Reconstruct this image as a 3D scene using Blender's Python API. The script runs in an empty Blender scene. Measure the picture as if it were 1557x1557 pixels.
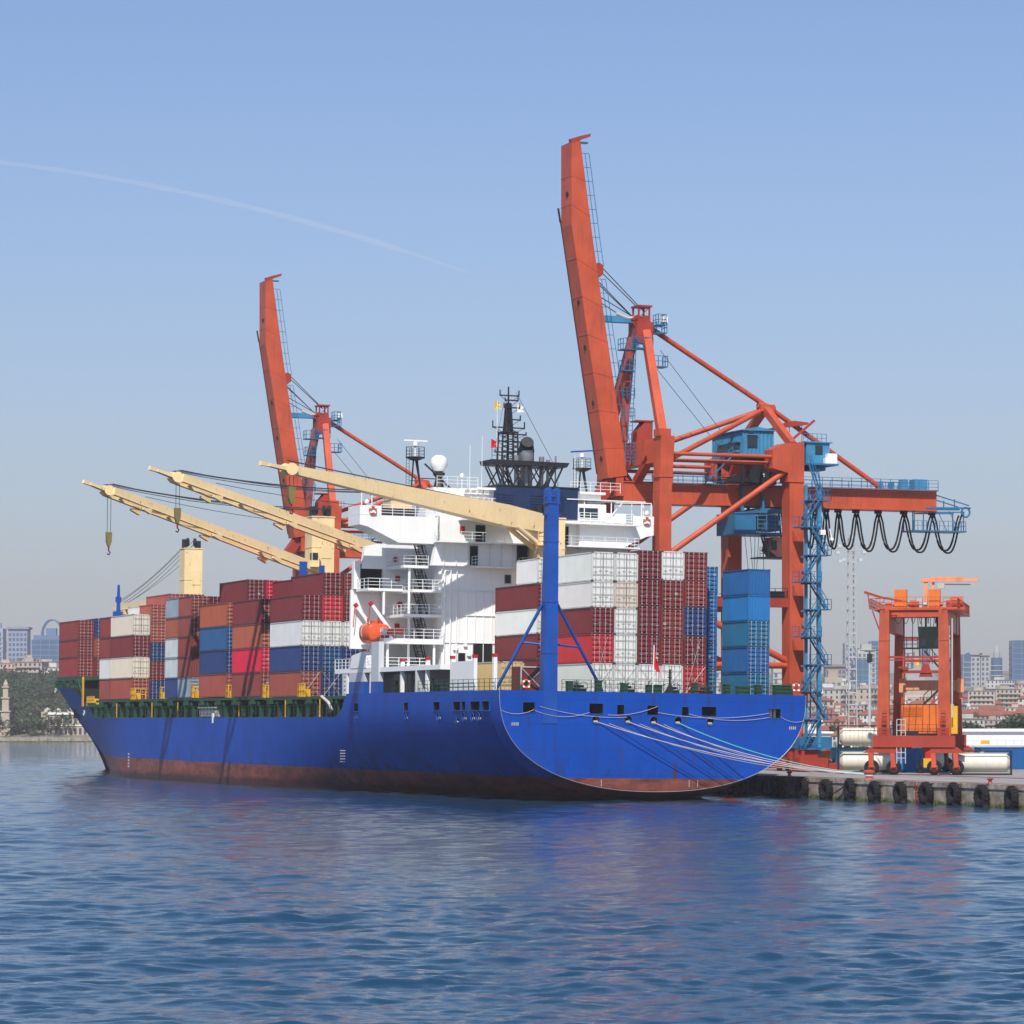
import bpy, bmesh, math, random
import numpy as np
from mathutils import Matrix, Vector
R = math.radians
scene = bpy.context.scene
col = scene.collection

# ------------------------------------------------------------------ camera, sky, sun, exposure
CAM_H = 7.7
cam_d = bpy.data.cameras.new("camera"); cam = bpy.data.objects.new("camera", cam_d); col.objects.link(cam)
cam.location = (0, 0, CAM_H); cam.rotation_euler = (R(90), 0, 0)
cam_d.sensor_width = 36.0; cam_d.lens = 4850 / 1557 * 36.0
cam_d.shift_y = 317.5 / 1557; cam_d.clip_start = 1.0; cam_d.clip_end = 30000.0
scene.camera = cam
TH = R(21.2)                       # heading of the quay and the ship, away to the left
SUN_EL = R(50); SUN_B, SUN_A = -0.49, -0.87
n_ = math.hypot(SUN_B, SUN_A); SUN_B /= n_; SUN_A /= n_
sx = SUN_B * math.cos(TH) - SUN_A * math.sin(TH); sy = SUN_B * math.sin(TH) + SUN_A * math.cos(TH)
SUNV = Vector((sx * math.cos(SUN_EL), sy * math.cos(SUN_EL), math.sin(SUN_EL)))
w = bpy.data.worlds.new("World"); scene.world = w; w.use_nodes = True
wn = w.node_tree.nodes; wl = w.node_tree.links
bg = wn["Background"]; sky = wn.new("ShaderNodeTexSky"); sky.sky_type = 'NISHITA'; sky.sun_disc = False
sky.sun_elevation = SUN_EL; sky.sun_rotation = math.atan2(sx, sy)
sky.altitude = 0; sky.air_density = 1.0; sky.dust_density = 1.0; sky.ozone_density = 2.5
# city smog: a pale grey-mauve layer that thins out exponentially above the horizon, the same all round
wtc = wn.new("ShaderNodeTexCoord"); wsp = wn.new("ShaderNodeSeparateXYZ"); wl.new(wtc.outputs['Generated'], wsp.inputs[0])
def wmath(op, a, b_):
    n = wn.new("ShaderNodeMath"); n.operation = op
    for i, v in enumerate((a, b_)):
        if hasattr(v, 'links'): wl.new(v, n.inputs[i])
        else: n.inputs[i].default_value = v
    return n.outputs[0]
smog = wmath('POWER', 2.71828, wmath('MULTIPLY', wmath('MAXIMUM', wsp.outputs[2], 0.0), -11.0))
tint = wn.new("ShaderNodeMix"); tint.data_type = 'RGBA'; tint.blend_type = 'MULTIPLY'; tint.inputs[0].default_value = 1.0
tint.inputs[7].default_value = (1.02, 1.09, 1.29, 1); wl.new(sky.outputs[0], tint.inputs[6])
lay = wn.new("ShaderNodeMix"); lay.data_type = 'RGBA'; wl.new(smog, lay.inputs[0]); wl.new(tint.outputs[2], lay.inputs[6]); lay.inputs[7].default_value = (3.98, 3.88, 4.12, 1)
wl.new(lay.outputs[2], bg.inputs[0]); bg.inputs[1].default_value = 0.094
sd = bpy.data.lights.new("sun", 'SUN'); sun = bpy.data.objects.new("sun", sd); col.objects.link(sun)
sd.energy = 5.0; sd.angle = R(0.5); sd.color = (1.0, 0.95, 0.87)
sun.rotation_euler = SUNV.to_track_quat('Z', 'Y').to_euler(); sun.location = (0, -50, 200)
scene.view_settings.view_transform = 'Standard'; scene.view_settings.look = 'None'
scene.view_settings.exposure = 0.12; scene.view_settings.gamma = 1; scene.view_settings.use_curve_mapping = False
scene.render.engine = 'CYCLES'; scene.cycles.use_denoising = True
scene.cycles.max_bounces = 6; scene.cycles.volume_bounces = 0; scene.cycles.transparent_max_bounces = 8
scene.cycles.volume_step_rate = 1.0

# frames: origin at the foot of the transom; x = starboard, y = forward, z = up
MQ = Matrix.Translation((13.7, 307, 0)) @ Matrix.Rotation(TH, 4, 'Z')
MS = MQ @ Matrix.Rotation(R(0.8), 4, 'Y')
T = lambda x, y, z: Matrix.Translation((x, y, z))

# ------------------------------------------------------------------ materials
MATS = {}
def nodes(name):
    m = bpy.data.materials.new(name); m.use_nodes = True; MATS[name] = m
    nt = m.node_tree; return m, nt, nt.nodes, nt.links, nt.nodes["Principled BSDF"]
def _noise(N, L, scale, detail=4, coord='Object', sc=(1, 1, 1), rough=.55):
    tc = N.new("ShaderNodeTexCoord"); mp = N.new("ShaderNodeMapping"); mp.inputs['Scale'].default_value = sc
    nz = N.new("ShaderNodeTexNoise"); nz.inputs['Scale'].default_value = scale; nz.inputs['Detail'].default_value = detail
    nz.inputs['Roughness'].default_value = rough
    L.new(tc.outputs[coord], mp.inputs[0]); L.new(mp.outputs[0], nz.inputs[0]); return nz.outputs[0]
def _ramp(N, L, src, p0, p1, c0=(0, 0, 0, 1), c1=(1, 1, 1, 1)):
    r = N.new("ShaderNodeValToRGB"); e = r.color_ramp.elements
    e[0].position = p0; e[1].position = p1; e[0].color = c0; e[1].color = c1
    L.new(src, r.inputs[0]); return r.outputs[0]
def _mix(N, L, f, a, b, mode='MIX'):
    m = N.new("ShaderNodeMix"); m.data_type = 'RGBA'; m.blend_type = mode
    for s, v in ((m.inputs[0], f), (m.inputs[6], a), (m.inputs[7], b)):
        if hasattr(v, 'links'): L.new(v, s)
        else: s.default_value = v if isinstance(v, (int, float)) else (*v[:3], 1)
    return m.outputs[2]
def _bump(N, L, P, src, strength=.2, dist=.02):
    b = N.new("ShaderNodeBump"); b.inputs['Strength'].default_value = strength; b.inputs['Distance'].default_value = dist
    L.new(src, b.inputs['Height']); L.new(b.outputs[0], P.inputs['Normal'])
RUST = (.16, .055, .02)
def paint(name, c, rough=.5, var=.25, rust=.0, scale=.8, metal=0, streak=.30, obj=False, bump=.08):
    """weathered paint: patchy tone, vertical dirt streaks and rust spots"""
    m, nt, N, L, P = nodes(name)
    base = (*c, 1)
    if obj:
        oi = N.new("ShaderNodeObjectInfo"); base = oi.outputs['Color']
    n1 = _noise(N, L, scale, 5)
    k = _ramp(N, L, n1, .3, .75, (1 - var, 1 - var, 1 - var, 1), (1 + var * .35,) * 3 + (1,))
    c1 = _mix(N, L, 1.0, base if obj else c, k, 'MULTIPLY')
    if streak:
        n2 = _noise(N, L, 2.2, 3, sc=(1.3, 1.3, .10))
        c1 = _mix(N, L, _ramp(N, L, n2, .52, .78, (0, 0, 0, 1), (float(streak),) * 3 + (1,)), c1, (.05, .045, .04))
    if rust:
        n3 = _noise(N, L, 2.6, 8, sc=(1, 1, .45), rough=.7)
        c1 = _mix(N, L, _ramp(N, L, n3, .68 - rust * .12, .74 - rust * .1), c1, RUST)
    L.new(c1, P.inputs['Base Color']); P.inputs['Roughness'].default_value = rough; P.inputs['Metallic'].default_value = metal; P.inputs['Specular IOR Level'].default_value = .28
    if bump: _bump(N, L, P, _noise(N, L, 3.0, 3), bump, .05)
    return m
def plain(name, c, rough=.6, metal=0, var=.15, scale=1.5):
    return paint(name, c, rough, var, 0, scale, metal, False, False, 0)
box_paint = paint("container_paint", (1, 1, 1), .48, .16, .28, .45, obj=True, bump=0, streak=.20)
reefer_paint = paint("reefer_paint", (1, 1, 1), .45, .07, .10, .5, obj=True, bump=.15, streak=.06)
plain("galvanised", (.42, .42, .41), .45, .2)
plain("placard_grey", (.34, .34, .33), .6); plain("corner_steel", (.09, .07, .06), .6)
plain("gasket", (.10, .10, .10), .7)
paint("crane_orange", (.52, .085, .034), .45, .28, .22, .30, streak=.4)
paint("crane_red", (.36, .045, .025), .45, .25, .2, .3)
paint("crane_blue", (.025, .15, .30), .45, .3, .25, .5)
paint("light_blue", (.05, .24, .42), .45, .3, .25, .5)
paint("ship_white", (.80, .80, .78), .4, .05, .04, .35, streak=.07)
paint("ship_grey", (.50, .52, .54), .45, .10, .06, .4, streak=.1)
paint("ship_navy", (.012, .03, .085), .4, .2, .0, .5)
paint("ship_black", (.018, .02, .024), .5, .3, .0, .5)
paint("deck_green", (.020, .075, .040), .55, .35, .35, .6)
paint("dark_green", (.006, .014, .010), .6, .3, .3, .6)
paint("king_blue", (.008, .075, .36), .42, .25, .35, .35)
paint("jib_cream", (.84, .63, .33), .42, .10, .55, .35, streak=.10)
paint("safety_yellow", (.72, .40, .02), .45, .15, .1, .8)
paint("maroon_paint", (.15, .03, .03), .5, .2, .2, .8); paint("lifeboat_orange", (.66, .10, .03), .35, .1, 0, .8, streak=False)
plain("flag_red", (.62, .01, .02), .8); plain("flag_yellow", (.7, .5, .03), .8)
paint("fire_red", (.45, .015, .02), .5, .1, 0, 1)
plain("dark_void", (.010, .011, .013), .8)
plain("window_glass", (.02, .035, .045), .08, 0, .05)
plain("rubber", (.012, .012, .013), .85, 0, .4)
plain("wire", (.045, .047, .055), .6)
paint("hook_yellow", (.20, .17, .05), .6, .2, .3, 2); plain("rope_white", (.50, .46, .46), .9); plain("rope_green", (.12, .55, .42), .9)
plain("funnel_steel", (.35, .36, .38), .35, .7); plain("radome", (.8, .8, .8), .4)
paint("tank_cream", (.70, .65, .54), .4, .12, .15, .7, streak=.12)
paint("rtg_orange", (.47, .085, .036), .45, .3, .35, .6, streak=.4)
paint("machine_orange", (.70, .17, .025), .45, .15, .2, .6)
paint("pale_orange", (.72, .30, .16), .5, .15, .2, .6)
paint("warehouse_white", (.74, .73, .75), .6, .04, 0, .3, streak=.05)
paint("box_beige", (.60, .44, .22), .5, .12, .1, .6)
plain("mast_grey", (.42, .43, .44), .6)

# hull paint: blue above the boot-top line, red-brown antifouling below, plate seams, scuffs and rust runs
m, nt, N, L, P = nodes("hull_paint")
tc = N.new("ShaderNodeTexCoord"); sp = N.new("ShaderNodeSeparateXYZ"); L.new(tc.outputs['Object'], sp.inputs[0])
def math_(op, a, b=0.0, c=None):
    n = N.new("ShaderNodeMath"); n.operation = op
    for i, v in enumerate((a, b) if c is None else (a, b, c)):
        if hasattr(v, 'links'): L.new(v, n.inputs[i])
        else: n.inputs[i].default_value = v
    return n.outputs[0]
zz = math_('ADD', sp.outputs[2], math_('MULTIPLY', _noise(N, L, .9, 5), .10))
isred = math_('LESS_THAN', zz, math_('ADD', math_('MULTIPLY', sp.outputs[1], .0026), 2.18))
blotch = _ramp(N, L, _noise(N, L, .16, 5), .3, .75, (.80, .80, .80, 1), (1.12, 1.12, 1.12, 1))
blue = _mix(N, L, 1.0, (.004, .064, .37), blotch, 'MULTIPLY')
fine = _ramp(N, L, _noise(N, L, 1.6, 8, sc=(1, 1, .25)), .25, .8, (.94, .94, .94, 1), (1.03, 1.03, 1.03, 1))
blue = _mix(N, L, 1.0, blue, fine, 'MULTIPLY')
low = _ramp(N, L, sp.outputs[2], 0, 1); 
mr = N.new("ShaderNodeMapRange"); L.new(sp.outputs[2], mr.inputs[0])
mr.inputs[1].default_value = 5.6; mr.inputs[2].default_value = 2.2
scuffn = _ramp(N, L, _noise(N, L, .55, 9, sc=(1, .8, .8), rough=.75), .50, .62)
bell = N.new("ShaderNodeMapRange"); L.new(math_('ABSOLUTE', math_('SUBTRACT', sp.outputs[1], 36.0)), bell.inputs[0]); bell.inputs[1].default_value = 26; bell.inputs[2].default_value = 8
scuff = math_('MULTIPLY', scuffn, math_('MULTIPLY', mr.outputs[0], math_('ADD', .45, math_('MULTIPLY', bell.outputs[0], .5))))
blue = _mix(N, L, scuff, blue, (.010, .022, .035))
strk = _ramp(N, L, _noise(N, L, .75, 5, sc=(1, 1, .14), rough=.62), .58, .70)
blue = _mix(N, L, math_('MULTIPLY', strk, math_('ADD', math_('MULTIPLY', mr.outputs[0], .9), .05)), blue, (.06, .035, .02))
def runs(axis, centres, wd):      # rust and dirt running down below the openings
    acc = None
    for c0 in centres:
        v = math_('SUBTRACT', 1.0, math_('DIVIDE', math_('ABSOLUTE', math_('SUBTRACT', math_('ADD', axis, math_('MULTIPLY', _noise(N, L, .5, 3), .25)), c0 + .12)), wd)); acc = v if acc is None else math_('MAXIMUM', acc, v)
    return math_('MULTIPLY', math_('MAXIMUM', acc, 0.0), _ramp(N, L, _noise(N, L, 1.2, 6, sc=(1, 1, .3)), .35, .65))
aft = math_('LESS_THAN', sp.outputs[1], .05)
below = N.new("ShaderNodeMapRange"); L.new(sp.outputs[2], below.inputs[0]); below.inputs[1].default_value = 2.6; below.inputs[2].default_value = 8.5; below.inputs[3].default_value = .25
rT = math_('MULTIPLY', aft, runs(sp.outputs[0], (-13.1, -11.5, -10.3, -6.2, -3.7, -.2, 3.1, 5.6, 12.7, 14.6), .28)); rP = math_('MULTIPLY', math_('SUBTRACT', 1.0, aft), runs(sp.outputs[1], (6.6, 11.6, 17.4, 26.6, 33.0, 42.7, 58, 71, 83, 99, 112, 121, 134, 149, 160), .35))
blue = _mix(N, L, math_('MULTIPLY', math_('MULTIPLY', math_('ADD', rT, rP), below.outputs[0]), .60), blue, (.035, .028, .022))
seam = N.new("ShaderNodeTexBrick"); seam.inputs['Scale'].default_value = 1; seam.inputs['Mortar Size'].default_value = .022
seam.inputs['Brick Width'].default_value = 9; seam.inputs['Row Height'].default_value = 2.4; seam.inputs['Mortar Smooth'].default_value = .2
cx = N.new("ShaderNodeCombineXYZ"); L.new(math_('ADD', sp.outputs[1], math_('MULTIPLY', sp.outputs[0], 1.0)), cx.inputs[0]); L.new(sp.outputs[2], cx.inputs[1]); L.new(cx.outputs[0], seam.inputs[0])
blue = _mix(N, L, math_('MULTIPLY', seam.outputs['Fac'], .45), blue, (.004, .02, .10))
redb = _ramp(N, L, _noise(N, L, .55, 10, sc=(.5, .5, 1.3), rough=.72), .34, .66, (.050, .022, .020, 1), (.30, .085, .055, 1))
wear = _ramp(N, L, _noise(N, L, 1.9, 10, sc=(1, 1, .3), rough=.75), .69, .74)
redb = _mix(N, L, math_('MULTIPLY', wear, .6), redb, (.42, .34, .29))
wet = N.new("ShaderNodeMapRange"); L.new(math_('ADD', sp.outputs[2], math_('MULTIPLY', _noise(N, L, .35, 6), 1.3)), wet.inputs[0])
wet.inputs[1].default_value = 1.55; wet.inputs[2].default_value = 1.05
redb = _mix(N, L, math_('MULTIPLY', wet.outputs[0], .75), redb, (.022, .014, .014))
L.new(_mix(N, L, isred, blue, redb), P.inputs['Base Color']); P.inputs['Roughness'].default_value = .45; P.inputs['Specular IOR Level'].default_value = .14
_bump(N, L, P, _noise(N, L, .6, 4, sc=(1, 1, .9)), .28, .10)

# sea
m, nt, N, L, P = nodes("sea_water")
P.inputs['Base Color'].default_value = (.009, .042, .080, 1); P.inputs['Roughness'].default_value = .06
P.inputs['IOR'].default_value = 1.333; P.inputs['Specular IOR Level'].default_value = .5
h1 = _noise(N, L, 1.3, 5, sc=(.5, 1, 1), rough=.62); h2 = _noise(N, L, 4.6, 5, sc=(.5, 1, 1), rough=.65)
mm = N.new("ShaderNodeMath"); mm.operation = 'MULTIPLY_ADD'; L.new(h2, mm.inputs[0]); mm.inputs[1].default_value = .30; L.new(h1, mm.inputs[2])
_bump(N, L, P, mm.outputs[0], 1.0, .052)

def ground_mat(name, c0, c1, scale, c2=None, bumps=.3):
    m, nt, N, L, P = nodes(name)
    c = _ramp(N, L, _noise(N, L, scale, 8, rough=.65), .35, .65, (*c0, 1), (*c1, 1))
    if c2: c = _mix(N, L, _ramp(N, L, _noise(N, L, scale * 5, 6), .55, .65), c, c2)
    L.new(c, P.inputs['Base Color']); P.inputs['Roughness'].default_value = .9
    if bumps: _bump(N, L, P, _noise(N, L, scale * 6, 6), bumps, .05)
    return m
ground_mat("quay_top", (.20, .19, .18), (.30, .29, .28), .12, (.16, .155, .15))
ground_mat("terrain_ground", (.10, .10, .06), (.20, .18, .14), .01, (.08, .10, .05), 0)
ground_mat("bark", (.05, .04, .03), (.09, .07, .05), 1.0, None, 0)
# quay wall: stained concrete, rust runs, green weed by the water
m, nt, N, L, P = nodes("quay_wall")
tc = N.new("ShaderNodeTexCoord"); sp = N.new("ShaderNodeSeparateXYZ"); L.new(tc.outputs['Object'], sp.inputs[0])
c = _ramp(N, L, _noise(N, L, .8, 9, rough=.7), .32, .68, (.10, .075, .055, 1), (.44, .38, .31, 1))
c = _mix(N, L, _ramp(N, L, _noise(N, L, .7, 5, sc=(1, 1, .12)), .54, .66), c, (.10, .055, .035))
mr = N.new("ShaderNodeMapRange"); mr.inputs[1].default_value = .75; mr.inputs[2].default_value = .45
n_add = N.new("ShaderNodeMath"); n_add.operation = 'MULTIPLY_ADD'; L.new(_noise(N, L, 1.5, 6), n_add.inputs[0]); n_add.inputs[1].default_value = .5; L.new(sp.outputs[2], n_add.inputs[2]); L.new(n_add.outputs[0], mr.inputs[0])
weed = _ramp(N, L, _noise(N, L, 2.5, 6), .4, .62, (.015, .018, .006, 1), (.12, .17, .012, 1))
c = _mix(N, L, mr.outputs[0], c, weed)
L.new(c, P.inputs['Base Color']); P.inputs['Roughness'].default_value = .85; _bump(N, L, P, _noise(N, L, 2.5, 8), .6, .08)
# foliage with light and dark leaves
def leaf_mat(name, c0, c1):
    m, nt, N, L, P = nodes(name)
    oi = N.new("ShaderNodeNewGeometry")
    c = _ramp(N, L, oi.outputs['Random Per Island'], .1, .9, (*c0, 1), (*c1, 1))
    c = _mix(N, L, _ramp(N, L, _noise(N, L, .035, 3), .35, .65), c, tuple(v * .6 for v in c0))
    L.new(c, P.inputs['Base Color']); P.inputs['Roughness'].default_value = .9; P.inputs['Specular IOR Level'].default_value = .1
    tr = N.new("ShaderNodeBsdfTranslucent"); L.new(c, tr.inputs[0]); mx_ = N.new("ShaderNodeMixShader"); mx_.inputs[0].default_value = .45
    L.new(P.outputs[0], mx_.inputs[1]); L.new(tr.outputs[0], mx_.inputs[2]); L.new(mx_.outputs[0], N["Material Output"].inputs[0])
leaf_mat("foliage", (.105, .135, .085), (.145, .175, .10)); leaf_mat("foliage_brown", (.12, .105, .07), (.16, .14, .095)); plain("stone_cream", (.42, .35, .28), .8)
# city building walls: colour of the object, windows are real geometry
m = paint("wall_paint", (1, 1, 1), .8, .12, 0, .08, obj=True, bump=0, streak=False)
plain("roof_tile", (.25, .095, .065), .85, 0, .3, .5); plain("roof_grey", (.25, .25, .25), .85, 0, .2, .3)
plain("city_window", (.05, .07, .09), .3, 0, .3, .2); plain("tower_glass", (.07, .13, .22), .25, 0, .2, .05)

# ------------------------------------------------------------------ mesh builder
class MB:
    def __init__(s): s.v = []; s.f = []; s.mi = []; s.m = 0
    def add(s, vs, fs):
        o = len(s.v); s.v += [tuple(v) for v in vs]; s.f += [tuple(i + o for i in f) for f in fs]; s.mi += [s.m] * len(fs); return s
    def box(s, x0, y0, z0, x1, y1, z1):
        vs = [(x, y, z) for z in (z0, z1) for y in (y0, y1) for x in (x0, x1)]
        return s.add(vs, [(0, 2, 3, 1), (4, 5, 7, 6), (0, 1, 5, 4), (2, 6, 7, 3), (0, 4, 6, 2), (1, 3, 7, 5)])
    def c(s, x, y, z, sx, sy, sz): return s.box(x - sx / 2, y - sy / 2, z - sz / 2, x + sx / 2, y + sy / 2, z + sz / 2)
    def beam(s, p, q, w, h=None, w2=None, h2=None, up=(0, 0, 1)):
        """box section from p to q; w across, h along 'up'; w2/h2 at q"""
        p, q = Vector(p), Vector(q); h = h or w; w2 = w2 or w; h2 = h2 or h
        d = (q - p).normalized(); u = Vector(up)
        if abs(d.dot(u)) > .98: u = Vector((0, 1, 0))
        r = d.cross(u).normalized(); u = r.cross(d)
        vs = [c_ + r * (a * W / 2) + u * (b * Hh / 2) for c_, W, Hh in ((p, w, h), (q, w2, h2)) for a, b in ((-1, -1), (1, -1), (1, 1), (-1, 1))]
        return s.add(vs, [(3, 2, 1, 0), (4, 5, 6, 7), (0, 1, 5, 4), (1, 2, 6, 5), (2, 3, 7, 6), (3, 0, 4, 7)])
    def tube(s, pts, r, n=6, r2=None):
        pts = [Vector(p) for p in pts]; k = len(pts); vs = []
        for i, p in enumerate(pts):
            d = (pts[min(i + 1, k - 1)] - pts[max(i - 1, 0)]).normalized()
            u = Vector((0, 0, 1)) if abs(d.z) < .95 else Vector((0, 1, 0))
            a = d.cross(u).normalized(); b = a.cross(d)
            rr = r if r2 is None else r + (r2 - r) * i / (k - 1)
            vs += [p + (a * math.cos(t) + b * math.sin(t)) * rr for t in [2 * math.pi * j / n for j in range(n)]]
        fs = [(i * n + j, i * n + (j + 1) % n, (i + 1) * n + (j + 1) % n, (i + 1) * n + j) for i in range(k - 1) for j in range(n)]
        fs += [tuple(range(n))[::-1], tuple((k - 1) * n + j for j in range(n))]
        return s.add(vs, fs)
    def prism(s, poly, axis, lo, hi):
        """extrude a 2-D polygon along an axis (0,1,2); the polygon gives the other two in order"""
        def P3(a, b, c):
            return {0: (c, a, b), 1: (a, c, b), 2: (a, b, c)}[axis]
        n = len(poly); vs = [P3(a, b, lo) for a, b in poly] + [P3(a, b, hi) for a, b in poly]
        fs = [tuple(range(n))[::-1], tuple(range(n, 2 * n))] + [(i, (i + 1) % n, n + (i + 1) % n, n + i) for i in range(n)]
        return s.add(vs, fs)
    def torus(s, c, R_, r, axis='x', n=20, k=8, M=None):
        vs = []
        for i in range(n):
            t = 2 * math.pi * i / n
            for j in range(k):
                u = 2 * math.pi * j / k; a = (R_ + r * math.cos(u)); p = (r * math.sin(u), a * math.cos(t), a * math.sin(t))
                if axis == 'y': p = (p[1], p[0], p[2])
                if axis == 'z': p = (p[1], p[2], p[0])
                p = Vector(p)
                if M: p = M @ p
                vs.append(p + Vector(c))
        fs = [(i * k + j, ((i + 1) % n) * k + j, ((i + 1) % n) * k + (j + 1) % k, i * k + (j + 1) % k) for i in range(n) for j in range(k)]
        return s.add(vs, fs)
    def lathe(s, c, prof, n=16, axis='z'):
        vs = []
        for r, h in prof:
            for j in range(n):
                t = 2 * math.pi * j / n; p = (r * math.cos(t), r * math.sin(t), h)
                if axis == 'y': p = (p[0], p[2], p[1])
                if axis == 'x': p = (p[2], p[0], p[1])
                vs.append(Vector(p) + Vector(c))
        k = len(prof)
        fs = [(i * n + j, i * n + (j + 1) % n, (i + 1) * n + (j + 1) % n, (i + 1) * n + j) for i in range(k - 1) for j in range(n)]
        fs += [tuple(range(n))[::-1], tuple((k - 1) * n + j for j in range(n))]
        return s.add(vs, fs)
    def rail(s, pts, h=1.05, post=1.5, t=.045, rows=3):
        for p, q in zip(pts[:-1], pts[1:]):
            p, q = Vector(p), Vector(q); L_ = (q - p).length; n = max(1, round(L_ / post))
            for i in range(n + 1):
                c_ = p.lerp(q, i / n); s.beam(c_, c_ + Vector((0, 0, h)), t)
            for j in range(rows):
                z = Vector((0, 0, h * (j + 1) / rows)); s.beam(p + z, q + z, t * .9)
        return s
    def stair(s, p, q, w=.8, n=9, along=None):
        """two stringers and treads from p up to q, with hand rails"""
        p, q = Vector(p), Vector(q); d = q - p; side = Vector((d.y, -d.x, 0)).normalized() * w / 2
        for k in (-1, 1):
            s.beam(p + side * k, q + side * k, .07, .18)
            up = Vector((0, 0, 1.0)); s.beam(p + side * k + up, q + side * k + up, .06)
            for i in range(0, n + 1, 3):
                c_ = p.lerp(q, i / n) + side * k; s.beam(c_, c_ + up, .05)
        for i in range(n):
            c_ = p.lerp(q, (i + .5) / n); s.beam(c_ - side, c_ + side, .24, .05)
        return s
    def mesh(s, name, mats):
        me = bpy.data.meshes.new(name); me.from_pydata([tuple(v) for v in s.v], [], s.f)
        mats = mats if isinstance(mats, (list, tuple)) else [mats]
        for q in mats: me.materials.append(MATS[q] if isinstance(q, str) else q)
        if len(mats) > 1: me.polygons.foreach_set("material_index", s.mi)
        bm = bmesh.new(); bm.from_mesh(me); bmesh.ops.recalc_face_normals(bm, faces=bm.faces); bm.to_mesh(me); bm.free()
        return me
    def build(s, name, mats, parent=None, smooth=False):
        o = bpy.data.objects.new(name, s.mesh(name, mats)); col.objects.link(o)
        if parent: o.parent = parent
        if smooth:
            o.data.polygons.foreach_set("use_smooth", [True] * len(o.data.polygons))
            o.data.set_sharp_from_angle(angle=R(38))
        return o
def bits(o):
    o['kind'] = 'stuff'; return o
def tag(o, label=None, cat=None, group=None, kind=None):
    for k, v in (('label', label), ('category', cat), ('group', group), ('kind', kind)):
        if v: o[k] = v
    return o
def empty(name, M=Matrix(), label=None, cat=None, group=None, parent=None):
    o = bpy.data.objects.new(name, None); col.objects.link(o); o.empty_display_size = .1
    if parent: o.parent = parent
    o.matrix_local = M
    return tag(o, label, cat, group)
def inst(name, me, parent, M=None, color=None):
    o = bpy.data.objects.new(name, me); col.objects.link(o)
    if parent: o.parent = parent
    if M is not None: o.matrix_local = M
    if color: o.color = (*color, 1)
    return o
def kids(o): return [c_ for c_ in KIDS.get(o.name, [])]
KIDS = {}
def index_kids():
    KIDS.clear()
    for o in bpy.data.objects:
        if o.parent: KIDS.setdefault(o.parent.name, []).append(o)
def copy_tree(o, parent=None):
    c_ = o.copy(); col.objects.link(c_)
    if parent: c_.parent = parent
    for ch in kids(o): copy_tree(ch, c_)
    return c_
def sag(p, q, s_, n=10):
    p, q = Vector(p), Vector(q)
    return [p.lerp(q, i / n) - Vector((0, 0, s_ * 4 * (i / n) * (1 - i / n))) for i in range(n + 1)]

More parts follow.
